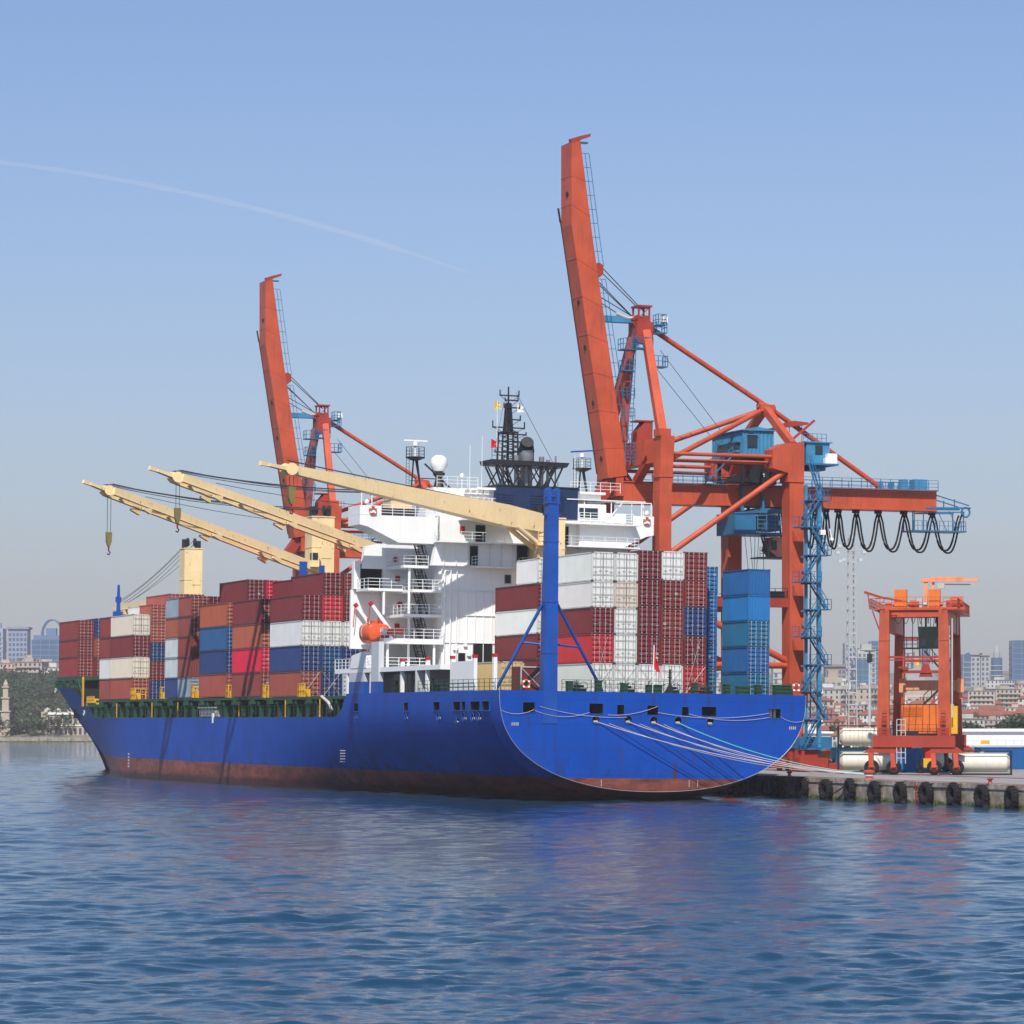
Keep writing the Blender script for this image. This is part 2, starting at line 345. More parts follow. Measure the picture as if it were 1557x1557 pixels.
# ================================================================== SETTING: sea, quay
def sea():
    rng = np.random.default_rng(4)
    ys = [44.0]
    while ys[-1] < 760: ys.append(ys[-1] + max(.14, ys[-1] / 560))
    ys = np.array(ys)
    xs = [0.0]
    while xs[-1] < 150: xs.append(xs[-1] + .24 + .004 * max(0, xs[-1] - 20))
    xs = np.array(sorted([-x for x in xs[1:]] + xs))
    X, Y = np.meshgrid(xs, ys); Z = np.zeros_like(X); DX = np.zeros_like(X)
    for i in range(140):
        lam = .55 * (8 / .55) ** (rng.random() ** 1.45)
        th = rng.normal(.25, .75) + (math.pi if rng.random() < .15 else 0)
        k = 2 * math.pi / lam; kx, ky = k * math.sin(th), k * -math.cos(th)
        amp = .0046 * lam ** .46 * rng.uniform(.5, 1.3)
        fade = np.clip((lam / np.maximum(.14, Y / 560) - 2.2) / 3, 0, 1)
        ph = kx * X + ky * Y + rng.uniform(0, 6.28)
        Z += amp * fade * np.sin(ph)
    # rougher and smoother patches of water
    patch = .95 + .30 * np.sin(X * .045 + Y * .021 + 1.0 + np.sin(X * .03)) * np.sin(Y * .033 - X * .017 + 2.2) + .22 * np.sin(X * .11 - Y * .05 + 2 * np.sin(Y * .03)) * np.sin(Y * .09 + X * .06)
    # a slow wake crossing the foreground
    wake = np.exp(-((Y - 118 - .35 * X) / 26) ** 2) * .05 * (1 + 1.2 / (1 + np.exp(X / 6))) * np.sin((Y - .35 * X) * .55 + .9 * np.sin(X * .11) + .5 * np.sin(Y * .07))
    edge = np.clip((760 - Y) / 200, 0, 1) * np.clip((150 - abs(X)) / 25, 0, 1) * np.clip((Y - 44) / 10, 0, 1)
    Z = (Z * patch + wake) * edge
    Z = Z + .35 * Z * np.abs(Z) * 2
    ny, nx = X.shape
    co = np.stack([X, Y, Z], -1).reshape(-1, 3)
    idx = np.arange(ny * nx).reshape(ny, nx)
    q = np.stack([idx[:-1, :-1], idx[:-1, 1:], idx[1:, 1:], idx[1:, :-1]], -1).reshape(-1, 4)
    # ring of flat water out to the horizon
    x0, x1, y0, y1 = xs[0], xs[-1], ys[0], ys[-1]; B = 3000
    ring = np.array([[x0, y0, 0], [x1, y0, 0], [x1, y1, 0], [x0, y1, 0], [-B, -300, 0], [B, -300, 0], [B, 3080, 0], [-B, 3080, 0]], float)
    o = len(co); co = np.vstack([co, ring])
    rq = np.array([[0, 4, 5, 1], [1, 5, 6, 2], [2, 6, 7, 3], [3, 7, 4, 0]]) + o
    q = np.vstack([q, rq])
    me = bpy.data.meshes.new("water"); me.vertices.add(len(co)); me.vertices.foreach_set("co", co.astype(np.float32).ravel())
    me.loops.add(q.size); me.loops.foreach_set("vertex_index", q.ravel().astype(np.int32))
    me.polygons.add(len(q)); me.polygons.foreach_set("loop_start", np.arange(0, q.size, 4, dtype=np.int32))
    me.polygons.foreach_set("loop_total", np.full(len(q), 4, np.int32))
    me.polygons.foreach_set("use_smooth", [True] * len(q)); me.materials.append(MATS["sea_water"]); me.update(); me.validate()
    ob = bpy.data.objects.new("water", me); col.objects.link(ob); tag(ob, kind='structure')
sea()

QF = 18.2        # quay front, metres to starboard of the ship's centre line
QZ = 2.05
def quay():
    g = MB(); g.box(QF + .5, -330, -6, 620, 235, QZ)
    o = g.build("quay_ground", "quay_top"); o.matrix_world = MQ; tag(o, kind='structure')
    # the wall: cast blocks, with joints recessed between them
    wallp = empty("quay_wall", MQ @ T(QF, 0, 0)); tag(wallp, kind='structure')
    b = MB(); b.box(-.02, -.0, -5, .5, 6.16, QZ - .42)
    me = b.mesh("wall_block", "quay_wall")
    cp = MB(); cp.box(-.12, 0, QZ - .42, .5, 6.16, QZ + .03); mc = cp.mesh("coping_block", "quay_wall")
    rr = random.Random(3)
    for i in range(-16, 37):
        inst("wall_block", me, wallp, T(rr.uniform(-.03, .02), i * 6.2, 0))
        inst("coping_block", mc, wallp, T(rr.uniform(-.02, .02), i * 6.2, rr.uniform(-.01, .02)))
    bk = MB(); bk.box(.1, -330, -5, .495, 235, QZ - .05); bk.build("backing", "quay_wall", wallp)
    st = MB(); st.box(.55, -330, QZ + .004, .85, 235, QZ + .03); st.build("kerb_strip", "mast_grey", wallp)
    for k in (-6.4, -19.3):
        lad = MB()
        for j in (-.25, .25): lad.beam((-.15, k + j, -.4), (-.15, k + j, QZ), .07)
        for j in range(7): lad.beam((-.15, k - .25, -.3 + j * .33), (-.15, k + .25, -.3 + j * .33), .05)
        lad.build("ladder", "crane_red", wallp)
quay()
# rail tracks of the cranes
for rb, nm in ((19.5, "crane_rail"), (35.1, "crane_rail")):
    g = MB(); g.box(rb - .04, -150, QZ + .004, rb + .04, 234, QZ + .06)
    o = g.build(nm, "crane_red"); o.matrix_world = MQ; tag(o, kind='structure')

# tyre fenders hung along the quay wall
tyre_a = [4.0, -1.2, -6.25, -11.3, -16.5, -21.5, -26.7, -31.8, -37.0, -42.2, 9.2, 14.6, 20, -47.5]
words_t = ["first tyre fender beyond the stern, half in the ship's shadow", "second tyre fender to the right of the ship's stern", "third tyre fender to the right of the ship's stern",
           "fourth tyre fender from the ship's stern, fully sunlit", "tyre fender below the bollard with slack rope beside it", "tyre fender just right of the bollard on the quay",
           "third tyre fender from the right edge of the picture", "second tyre fender from the right edge of the picture", "tyre fender nearest the right edge of the picture",
           "tyre fender on the quay wall outside the right edge of the picture", "tyre fender hanging in the dark behind the ship's stern", "tyre fender squeezed between quay and ship side",
           "farthest tyre fender hidden behind the ship's stern", "tyre fender farthest out towards the near end of the quay"]
for i, a in enumerate(tyre_a):
    rr = random.Random(i); e = empty("tyre_fender", MQ @ T(QF - .42, a, 1.0 + rr.uniform(-.12, .1)) @ Matrix.Rotation(rr.uniform(-.2, .2), 4, 'X') @ Matrix.Rotation(rr.uniform(-.12, .12), 4, 'Z'), words_t[i], "tyre", "tyre fenders hung along the quay wall")
    t_ = MB()
    for k in range(28):      # outer tread with lugs
        pass
    t_.torus((0, 0, 0), .74, .34, 'x', 26, 10); t_.build("tyre", "rubber", e, True)
    l_ = MB()
    for k in range(18):
        u = 2 * math.pi * k / 18; y, z = math.cos(u) * 1.05, math.sin(u) * 1.05
        for sx_ in (-.13, .13): l_.beam((sx_ - .12, y, z), (sx_ + .12, y * 1.01, z * 1.01), .10, .06)
    bits(l_.build("tread", "rubber", e))
    c_ = MB(); c_.tube([(.1, 0, .6), (.05, -.35, .95), (.25, -.95, 1.05 + .0)], .045, 5); c_.tube([(.1, 0, .6), (.32, .1, 1.0)], .045, 5); c_.build("chain", "corner_steel", e)
    s_ = MB(); s_.torus((0, 0, -1.15), .62, .3, 'x', 20, 8); s_.build("lower_tyre", "rubber", e, True)

# ================================================================== CONTAINERS
CW = 2.438
def corr(mb, ax, fixed, lo, hi, z0, z1, out, period=.28, depth=.045):
    """trapezoid corrugated sheet in a vertical plane; ax = running axis (0 x, 1 y); 'out' = sign of the outward normal"""
    n = max(2, round((hi - lo) / period)); p = (hi - lo) / n; vs = []; 
    prof = []
    for i in range(n):
        s = lo + i * p
        prof += [(s, 0), (s + p * .25, 0), (s + p * .40, 1), (s + p * .85, 1)]
    prof.append((hi, 0))
    for t, d in prof:
        q = fixed - out * (.012 + depth * d)
        for z in (z0, z1): vs.append((t, q, z) if ax == 0 else (q, t, z))
    mb.add(vs, [(2 * i, 2 * i + 2, 2 * i + 3, 2 * i + 1) for i in range(len(prof) - 1)])
PROTO = {}
def proto(Ln, h, reefer, ribbed):
    key = (Ln, h, reefer, ribbed)
    if key in PROTO: return PROTO[key]
    W = CW / 2; z0, z1 = .16, h - .12; d = {}
    b = MB()
    per = .30 if reefer else .28; dep = .028 if reefer else .045
    for s in (-1, 1): corr(b, 1, s * (W - .012), .10, Ln - .10, z0, z1, s, per if reefer else per, dep)
    corr(b, 0, Ln - .01, -W + .1, W - .1, z0, z1, 1, .3, .04)
    if ribbed: corr(b, 0, .01, -W + .1, W - .1, z0, z1, -1, .3, .05)
    b.box(-W + .03, .04, h - .10, W - .03, Ln - .04, h - .04)
    b.box(-W + .03, .04, .08, W - .03, Ln - .04, .16)
    if not ribbed: b.box(-W + .1, .14, z0, W - .1, .16, z1)
    d['body'] = b.mesh("body", reefer_paint if reefer else box_paint)
    f = MB()
    for s in (-1, 1):
        x = s * (W - .05)
        f.c(x, Ln / 2, h - .075, .10, Ln, .11); f.c(x, Ln / 2, .09, .10, Ln, .15)
        for y in (.05, Ln - .05): f.c(x, y, h / 2, .12 if y < 1 else .11, .10, h - .02)
    for y in (.05, Ln - .05):
        f.c(0, y, h - .07, CW - .2, .10, .12); f.c(0, y, .10, CW - .2, .10, .17)
    d['frame'] = f.mesh("frame", box_paint)
    k = MB()
    for x in (-W + .08, W - .08):
        for y in (.085, Ln - .085):
            for z in (.055, h - .055): k.c(x, y, z, .19, .20, .125)
    d['castings'] = k.mesh("corner_casting", "corner_steel")
    if not ribbed:
        for s, nm in ((-1, 'doorL'), (1, 'doorR')):
            g = MB(); xa, xb = (-W + .11, -.02) if s < 0 else (.02, W - .11)
            if reefer:
                g.box(xa, .03, .2, xb, .12, h - .14)
                g.m = 1
                for zf in (.20, .47, .76):
                    zz_ = h * zf; g.box(xa + .02, .015, zz_ - .05, xb - .02, .03, zz_ - .01); g.box(xa + .02, .018, zz_ + .06, xb - .02, .03, zz_ + .09)
                g.box(xa, .02, .2, xa + .03, .03, h - .14); g.box(xb - .03, .02, .2, xb, .03, h - .14)
                d[nm] = g.mesh("door", [reefer_paint, "gasket"])
            else:
                g.box(xa, .112, .2, xb, .135, h - .14); n = 5; hz = (h - .40) / n
                g.box(xa, .02, .2, xa + .07, .12, h - .14); g.box(xb - .07, .02, .2, xb, .12, h - .14)
                for i in range(n):      # pressed horizontal ribs of the door leaf
                    za = .22 + i * hz; m1, m2 = za + hz * .26, za + hz * .62
                    vs = [(x, y, z) for x in (xa + .07, xb - .07) for y, z in ((.11, za), (.0, m1), (.0, m2), (.11, za + hz * .86))]
                    g.add(vs, [(0, 4, 5, 1), (1, 5, 6, 2), (2, 6, 7, 3)])
                d[nm] = g.mesh("door", box_paint)
        r_ = MB(); r_.tube([(0, -.03, .13), (0, -.03, h - .09)], .030, 5)
        r_.c(0, -.02, .16, .12, .07, .10); r_.c(0, -.02, h - .12, .12, .07, .10); r_.c(0, -.01, h * .33, .09, .05, .08); r_.c(0, -.01, h * .68, .09, .05, .08)
        d['bar'] = r_.mesh("locking_bar", "galvanised")
        q = MB(); q.c(0, -.045, 0, .34, .03, .04); d['handle'] = q.mesh("handle", "galvanised")
    PROTO[key] = d; return d
COL = {'maroon': (.165, .026, .029), 'redmaroon': (.21, .036, .033), 'redbrown': (.27, .065, .045), 'brownred': (.24, .055, .045), 'orange': (.36, .09, .045), 'orangebrown': (.32, .085, .045),
       'red': (.48, .030, .035), 'brightred': (.60, .018, .055), 'salmon': (.34, .08, .06), 'navy': (.020, .045, .15), 'midblue': (.02, .085, .21), 'white': (.66, .67, .64), 'cream': (.66, .60, .47),
       'lightgrey': (.44, .49, .50), 'greyblue': (.23, .30, .35), 'blue': (.015, .11, .32), 'brightblue': (.015, .155, .40), 'steelblue': (.015, .13, .26), 'green': (.03, .30, .20), 'brown': (.21, .05, .045), 'grey': (.40, .41, .41)}
SAY = {'redmaroon': 'reddish maroon', 'redbrown': 'rusty red-brown', 'brownred': 'brown-red', 'orangebrown': 'orange-brown', 'brightred': 'bright red', 'midblue': 'medium blue', 'lightgrey': 'light grey',
       'greyblue': 'grey-blue', 'brightblue': 'bright blue', 'steelblue': 'steel blue', 'navy': 'navy blue', 'white': 'white refrigerated', 'cream': 'cream refrigerated'}
seen_labels = set(); crng = random.Random(11)
def container(a, b0, z, Ln, h, c, label, ribbed=False, M=MS, turn=None, lvl=2):
    reefer = c in ('white', 'cream'); d = proto(Ln, h, reefer, ribbed)
    base = COL[c]; j = crng.uniform(.90, 1.08); cc = tuple(v * j * crng.uniform(.97, 1.03) for v in base)
    MM = M @ T(b0 + CW / 2 + crng.uniform(-.015, .015), a + crng.uniform(-.02, .02), z)
    if turn: MM = MM @ turn
    assert label not in seen_labels, label
    seen_labels.add(label)
    e = empty("shipping_container", MM, label, "shipping container", "containers stacked on the ship's deck" if M is MS else "containers standing in the yard")
    inst("body", d['body'], e, color=cc); inst("frame", d['frame'], e, color=tuple(v * .9 for v in cc)); bits(inst("corner_casting", d['castings'], e))
    if not ribbed:
        W = CW / 2
        for s, nm in ((-1, 'doorL'), (1, 'doorR')):
            dc = (.70, .70, .66) if reefer and c == 'white' else cc
            o = inst("door", d[nm], e, color=dc)
            for x in (.30, .82): 
                inst("locking_bar", d['bar'], o, T(s * x, 0, 0)); inst("handle", d['handle'], o, T(s * (x + .02), 0, .95 + (.12 if x < .5 else 0)))
    if not ribbed and not reefer:
        for _ in range(crng.choice((0, 0, 0, 1))): inst("placard", PLAC, e, T(crng.choice((-.85, -.35, .35, .85)), -.012, crng.uniform(.9, h - .7)))
    return e
PLAC = MB().box(-.15, -.02, -.11, .15, .0, .11).mesh("placard", "placard_grey")
ORD = ['bottom', 'second', 'third', 'fourth', 'top']
def stack(where, a, b0, z0, Ln, hs, cols, ribbed=()):
    """hs and cols are listed from the bottom tier to the top one"""
    z = z0; n = len(cols)
    for i, (h, c) in enumerate(zip(hs, cols)):
        pos = 'at the bottom of' if i == 0 else 'on top of' if i == n - 1 else ORD[i] + ' tier up in'
        if c: container(a, b0, z, Ln, h, c, f"{SAY.get(c, c)} container {pos} {where}", i in ribbed)
        z += h + .012
L40, L20 = 12.19, 6.06
H, Lw = 2.896, 2.591
B0 = -15.1; PIT = 2.52
# aft block behind the transom
zS = 10.50
stack("the aft block's first column", 10.0, -2.65, zS, L40, [H, H, Lw, Lw, H], ['white', 'red', 'maroon', 'white', 'white'])
stack("the aft block's second column", 10.0, -.13, zS, L40, [H, H, Lw, Lw, H], ['white', 'white', 'white', 'cream', 'white'])
stack("the aft block's third column", 10.0, 2.39, zS, L40, [H, H, H, Lw, H], ['white', 'maroon', 'maroon', 'maroon', 'maroon'])
stack("the aft block's fourth column", 10.0, 4.91, zS, L40, [H, Lw, H, H, H], ['white', 'redmaroon', 'redmaroon', 'redmaroon', 'white'])
stack("the aft block's fifth column", 10.0, 7.43, zS, L40, [H, H, H, Lw, H], ['red', 'maroon', 'navy', 'redmaroon', 'redmaroon'])
stack("the narrow blue stack right of the aft block", 12.9, 9.95, zS, L20, [Lw] * 5, ['steelblue', 'blue', 'blue', 'brightblue', 'brightblue'])
stack("the lone blue stack at the starboard quarter", 8.5, 13.72, 10.15, L20, [Lw] * 5, ['steelblue', 'blue', 'steelblue', 'brightblue', 'blue'], ribbed=(3, 4))
# block between the king post and the superstructure
stack("the pile left of the blue mast", 24.5, -2.65, 11.16, L40, [H, Lw, Lw, Lw], ['maroon', 'maroon', 'white', 'maroon'])
container(24.5, -2.65, 11.16 + H + 3 * Lw + .05, L20, Lw, 'white', "short white container with dented side topping the pile left of the blue mast")
# bay just forward of the superstructure
zA = 10.26
stack("the outboard stack beside the lifeboat bay", 66.0, B0, zA, L40, [H] * 4, ['redbrown', 'navy', 'white', 'maroon'])
stack("the second column near the lifeboat", 66.0, B0 + PIT, zA, L40, [H, H, H, H, Lw], ['navy', 'midblue', 'white', 'red', 'maroon'])
stack("the third column near the lifeboat", 66.0, B0 + 2 * PIT, zA, L40, [H, H, H, H, Lw], ['lightgrey', 'navy', 'white', 'maroon', 'brownred'])
stack("the column touching the white superstructure", 66.0, B0 + 3 * PIT, zA, L40, [H, H, H, H, Lw], ['navy', 'maroon', 'maroon', 'green', 'maroon'])
stack("the inner column behind the white superstructure", 66.0, B0 + 4 * PIT, zA, L40, [H, H, H, H, Lw], ['navy', 'maroon', 'maroon', 'maroon', 'brownred'])
# bay with the bright red box
zB = 10.36
stack("the outboard stack holding the bright red box", 81.8, B0, zB, L40, [H] * 4, ['brownred', 'brightred', 'orangebrown', 'maroon'])
stack("the second column behind the bright red box", 81.8, B0 + PIT, zB, L40, [H, H, H, H], ['maroon', 'navy', 'maroon', 'redmaroon'])
stack("the third column behind the bright red box", 81.8, B0 + 2 * PIT, zB, L40, [H, H, H, H, Lw], ['maroon', 'navy', 'maroon', 'maroon', 'maroon'])
# bay amidships with the orange box
zC = 10.42
stack("the outboard stack with the orange box amidships", 96.6, B0, zC, L40, [H] * 4, ['redbrown', 'navy', 'midblue', 'orange'])
stack("the second column of the amidships bay", 96.6, B0 + PIT, zC, L40, [H, H, H, H, H], ['maroon', 'maroon', 'navy', 'maroon', 'maroon'])
stack("the third column of the amidships bay", 96.6, B0 + 2 * PIT, zC, L40, [H, H, H, H, H], ['maroon', 'navy', 'maroon', 'maroon', 'brightred'])
stack("the fourth column of the amidships bay", 96.6, B0 + 3 * PIT, zC, L40, [H, H, H, H, H], ['maroon', 'navy', 'maroon', 'maroon', 'maroon'])
# two rows of twenty-foot boxes
zD = 10.45
stack("the five-high bay's aft short stack", 112.9, B0, zD, L20, [Lw] * 5, ['greyblue', 'brown', 'redmaroon', 'brown', 'brownred'], ribbed=(1, 2))
stack("the five-high bay's forward short stack", 119.25, B0, zD, L20, [Lw] * 5, ['navy', 'lightgrey', 'lightgrey', 'orangebrown', 'greyblue'])
stack("the second column of the five-high bay", 112.9, B0 + PIT, zD, L20, [Lw] * 5, ['maroon', 'maroon', 'maroon', 'navy', 'maroon'])
stack("the third column of the five-high bay", 112.9, B0 + 2 * PIT, zD, L20, [Lw, Lw, Lw, Lw, Lw], ['maroon', 'maroon', 'navy', 'maroon', 'redmaroon'], ribbed=(4,))
stack("the second column forward half of the five-high bay", 119.25, B0 + PIT, zD, L20, [Lw] * 4 + [Lw], ['maroon', 'maroon', 'maroon', 'navy', 'brown'])
# forward bay with the cream reefers
zE = 10.44
stack("the outboard stack with two cream reefers", 142.6, B0, zE, L40, [H] * 4, ['redbrown', 'cream', 'maroon', 'cream'])
stack("the short outboard stack forward of the cream reefers", 155.0, B0, zE, L20, [H] * 4, ['redbrown', 'white', 'redmaroon', 'redmaroon'])
stack("the second column inboard of the cream reefers", 142.6, B0 + PIT, zE, L40, [Lw] * 4, ['navy', 'maroon', 'navy', 'salmon'])
container(142.6, B0 + PIT, zE + 4 * (Lw + .012), L20, Lw, 'salmon', "short salmon-orange container topping the second column inboard of the cream reefers")
container(148.9, B0 + PIT, zE + 4 * (Lw + .012), L20, Lw, 'white', "short white container next to the lowered crane jib near the bow")
stack("the third column inboard of the cream reefers", 142.6, B0 + 2 * PIT, zE, L40, [H] * 5, ['maroon', 'maroon', 'navy', 'maroon', 'salmon'])
stack("the fourth column inboard of the cream reefers", 142.6, B0 + 3 * PIT, zE, L40, [H, H, H, H, H], ['maroon', 'maroon', 'navy', 'maroon', 'maroon'])
# foremost bay
zG = 14.12
stack("the foremost outboard stack near the bow", 184.8, -12.6, zG, L40, [H, Lw, H], ['redmaroon', 'redmaroon', 'redmaroon'])
stack("the second column of the foremost bay", 184.0, -10.08, zG, L40, [H, H, H], ['maroon', 'salmon', 'navy'])
stack("the third column of the foremost bay", 184.0, -7.56, zG, L40, [H, H, H], ['maroon', 'maroon', 'navy'])
# standing in the yard behind the yard crane

# ================================================================== THE SHIP
ship = empty("container_ship", MS, "large blue container ship moored stern-on with white superstructure and cream deck cranes", "container ship")
def interp(x, tab): return float(np.interp(x, [t[0] for t in tab], [t[1] for t in tab]))
T_BD = [(0, 16.1), (150, 16.1), (160, 15.9), (170, 15.4), (180, 14.5), (190, 13.2), (205, 10.9), (216, 8.2), (222, 6.0), (226, 3.6), (228.5, 1.4), (229.5, .0)]
T_BW = [(2.4, 0), (4, 4.6), (8, 8.0), (20, 9.4), (35, 10.4), (52, 12.0), (63, 14.0), (74, 15.3), (88, 16.1), (138, 16.1), (150, 15.2), (165, 12.3), (180, 8.6), (195, 4.6), (208, 1.2), (212, 0)]
T_ZT = [(0, 10.4), (46.2, 10.4), (47.0, 9.7), (47.6, 8.9), (48.6, 8.25), (50.5, 7.9), (165, 7.9), (167, 8.1), (169.5, 8.7), (171.5, 9.6), (180, 11.9), (183, 12.35), (205, 12.7), (229.5, 13.2)]
def zbot(a):
    if a > 212: return 13.2 * ((a - 212) / 17.5) ** .9
    return max(-6.0, .86 - .36 * a)
def half(a, z):
    Bd, zt, zb = interp(a, T_BD), interp(a, T_ZT), zbot(a)
    if a > 205: zt = max(zt, 12.7)
    if zb > 0:
        t = max(0, min(1, (z - zb) / (max(zt, 12.7 if a > 212 else 0) - zb)))
        return Bd * ((1 - (1 - t) ** 2.5) ** .45 if a < 10 else t ** .75)
    Bw = interp(a, T_BW)
    if z < 0: return Bw * max(0, 1 - (z / zb) ** 2) ** .4
    if a > 120:
        return Bw + (Bd - Bw) * min(1, z / 12.7) ** 1.06
    t = min(1, z / 9.2)
    return Bw + (16.1 - Bw) * (1 - (1 - t) ** 2.0) ** .88 if Bw < 16.1 else 16.1
def hull():
    A = [0, .6, 1.2, 1.8, 2.3, 3, 4, 6, 8, 12, 16, 20, 26, 32, 38, 44, 46.2, 46.6, 47, 47.3, 47.6, 48.1, 48.6, 49.5, 50.5, 56, 64, 74, 84, 95, 110, 125, 138, 146, 153, 160, 165, 167, 168.3, 169.5, 170.5, 171.5, 175, 180, 183, 188, 194, 199.5, 205, 208.5, 212, 214, 216, 218, 220, 222, 224, 226, 227.4, 228.5, 229.2]
    NZ = 26; vs = []; fs = []; mi = []
    ring = 2 * NZ
    for a in A:
        zb, zt = zbot(a), interp(a, T_ZT); zt = max(zt, zb + .02)
        pts = []
        for j in range(NZ):
            u = j / (NZ - 1); u = u ** 1.6 if zb > 0 and a < 10 else u
            z = zb + (zt - zb) * u; pts.append((half(a, z) if j else 0.0, z))
        vs += [(-h, a, z) for h, z in pts[::-1]] + [(h, a, z) for h, z in pts]
    # walk: port deck edge .. keel .. starboard deck edge
    for i in range(len(A) - 1):
        for j in range(ring - 1):
            p, q = i * ring + j, (i + 1) * ring + j
            if j == NZ - 1: continue
            fs.append((p, q, q + 1, p + 1)); mi.append(0)
        p, q = i * ring, (i + 1) * ring
        fs.append((p, p + ring - 1, q + ring - 1, q)); mi.append(1)
    fs.append(tuple(j for j in range(ring) if j != NZ)); mi.append(0)
    k = (len(A) - 1) * ring; fs.append(tuple(k + j for j in range(ring) if j != NZ)[::-1]); mi.append(0)
    me = bpy.data.meshes.new("hull"); me.from_pydata(vs, [], fs); me.materials.append(MATS["hull_paint"]); me.materials.append(MATS["dark_green"]); me.materials.append(MATS["dark_void"])
    me.polygons.foreach_set("material_index", mi)
    bm = bmesh.new(); bm.from_mesh(me); bmesh.ops.remove_doubles(bm, verts=bm.verts, dist=.0005)
    bmesh.ops.dissolve_degenerate(bm, edges=bm.edges, dist=.0004); bmesh.ops.recalc_face_normals(bm, faces=bm.faces); bm.to_mesh(me); bm.free()
    o = bpy.data.objects.new("hull", me); col.objects.link(o); o.parent = ship
    return o
hull_o = hull()
TW = [(-13.71, 8.32, -12.52, 9.27), (-6.9, 8.3, -5.48, 9.26), (-4.03, 8.27, -3.29, 9.17), (-.87, 8.26, .29, 9.16), (2.8, 8.25, 3.49, 9.08), (4.89, 8.25, 6.42, 9.13), (12.09, 8.13, 13.36, 9.04)]
TF = [(-6.21, 7.74), (-2.86, 7.76), (-.17, 7.72), (2.39, 7.73), (5.81, 7.72)]
PW = [(42.04, 43.34), (25.94, 27.33), (16.48, 18.38), (10.64, 12.66), (9.17, 10.24), (5.2, 7.85), (2.69, 4.61)]
PF = [(42.87, 7.97, .28), (26.69, 7.9, .3), (17.0, 7.93, .42), (11.88, 7.5, .26), (9.66, 7.88, .42), (7.29, 7.88, .42), (5.66, 7.88, .42)]
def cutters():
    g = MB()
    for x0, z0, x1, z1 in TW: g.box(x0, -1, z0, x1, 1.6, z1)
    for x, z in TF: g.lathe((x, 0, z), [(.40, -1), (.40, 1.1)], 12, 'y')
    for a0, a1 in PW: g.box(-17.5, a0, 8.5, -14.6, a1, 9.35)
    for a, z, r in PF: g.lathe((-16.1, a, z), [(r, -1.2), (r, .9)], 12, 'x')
    c_ = g.build("cutter", "dark_void")  # pocket walls coloured near-black to stand for the shade inside the openings
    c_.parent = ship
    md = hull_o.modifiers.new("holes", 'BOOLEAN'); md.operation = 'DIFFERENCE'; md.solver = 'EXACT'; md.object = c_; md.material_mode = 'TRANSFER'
    dg = bpy.context.evaluated_depsgraph_get(); me = bpy.data.meshes.new_from_object(hull_o.evaluated_get(dg))
    hull_o.modifiers.clear(); hull_o.data = me; me.name = "hull"; bpy.data.objects.remove(c_)
    me.polygons.foreach_set("use_smooth", [True] * len(me.polygons)); me.set_sharp_from_angle(angle=R(30))
cutters()
# frames round the openings and the lips of the fairleads
for x0, z0, x1, z1 in TW:
    f = MB(); t = .07
    for q in ((x0 - t, z0 - t, x1 + t, z0), (x0 - t, z1, x1 + t, z1 + t), (x0 - t, z0, x0, z1), (x1, z0, x1 + t, z1)): f.box(q[0], -.04, q[1], q[2], .1, q[3])
    f.build("opening_frame", "king_blue", ship)
for a0, a1 in PW:
    f = MB(); t = .07
    for q in ((a0 - t, 8.5 - t, a1 + t, 8.5), (a0 - t, 9.35, a1 + t, 9.35 + t), (a0 - t, 8.5, a0, 9.35), (a1, 8.5, a1 + t, 9.35)): f.box(-16.14, q[0], q[1], -16.0, q[2], q[3])
    f.build("opening_frame", "king_blue", ship)
for x0 in (12.16, 12.58, 13.0):
    f = MB(); f.box(x0, .9, 8.15, x0 + .3, .95, 9.0); f.build("inner_panel", "ship_white", ship)
for x, z in TF:
    f = MB(); f.torus((x, -.02, z), .42, .055, 'y', 18, 8); f.build("fairlead", "king_blue", ship, True)
    f = MB(); f.lathe((x + .05, .25, z - .22), [(.02, -.25), (.16, -.2), (.16, .2), (.02, .25)], 10, 'x'); f.build("roller", "galvanised", ship, True)
for a, z, r in PF:
    f = MB(); f.torus((-16.12, a, z), r + .01, .035, 'x', 16, 6); f.build("fairlead", "king_blue", ship, True)
    f = MB(); f.lathe((-15.95, a, z - r * .5), [(.02, -.12), (r * .4, -.1), (r * .4, .1), (.02, .12)], 8, 'x'); f.build("roller", "galvanised", ship, True)
# white line along the transom's edge
e_ = MB(); pts = []
for u in np.linspace(0, 1, 40):
    z = .86 + (10.4 - .86) * u ** 2.2; pts.append((half(0, z) if u else 0, -.0, z))
e_.tube([(-x, y, z) for x, y, z in pts[:0:-1]] + pts, .022, 5); e_.build("transom_edge", "galvanised", ship)
# draught marks and the small plates on the stern
d_ = MB()
for x in (-5.6, 3.6, 4.5): d_.box(x, -.02, 1.35, x + .07, .0, 2.0)
for b_ in (-14.55, 14.6):
    for k in range(4): d_.box(b_ + k * .2 - .3, -.02, 7.05, b_ + k * .2 - .18, 0, 7.35)
d_.build("draught_marks", "galvanised", ship)
dm = MB()
for k in range(5): dm.box(-16.0, 48.4, 3.0 + k * .3, -15.4, 48.44, 3.1 + k * .3)
for k in range(5): dm.box(-16.14, 140, 1.2 + k * .42, -15.9, 140.2, 1.42 + k * .42)
dm.build("draught_marks", "galvanised", ship)
an = MB(); an.box(-16.16, 98.4, 7.2, -16.0, 98.9, 8.4); an.build("hull_plate", "ship_white", ship)

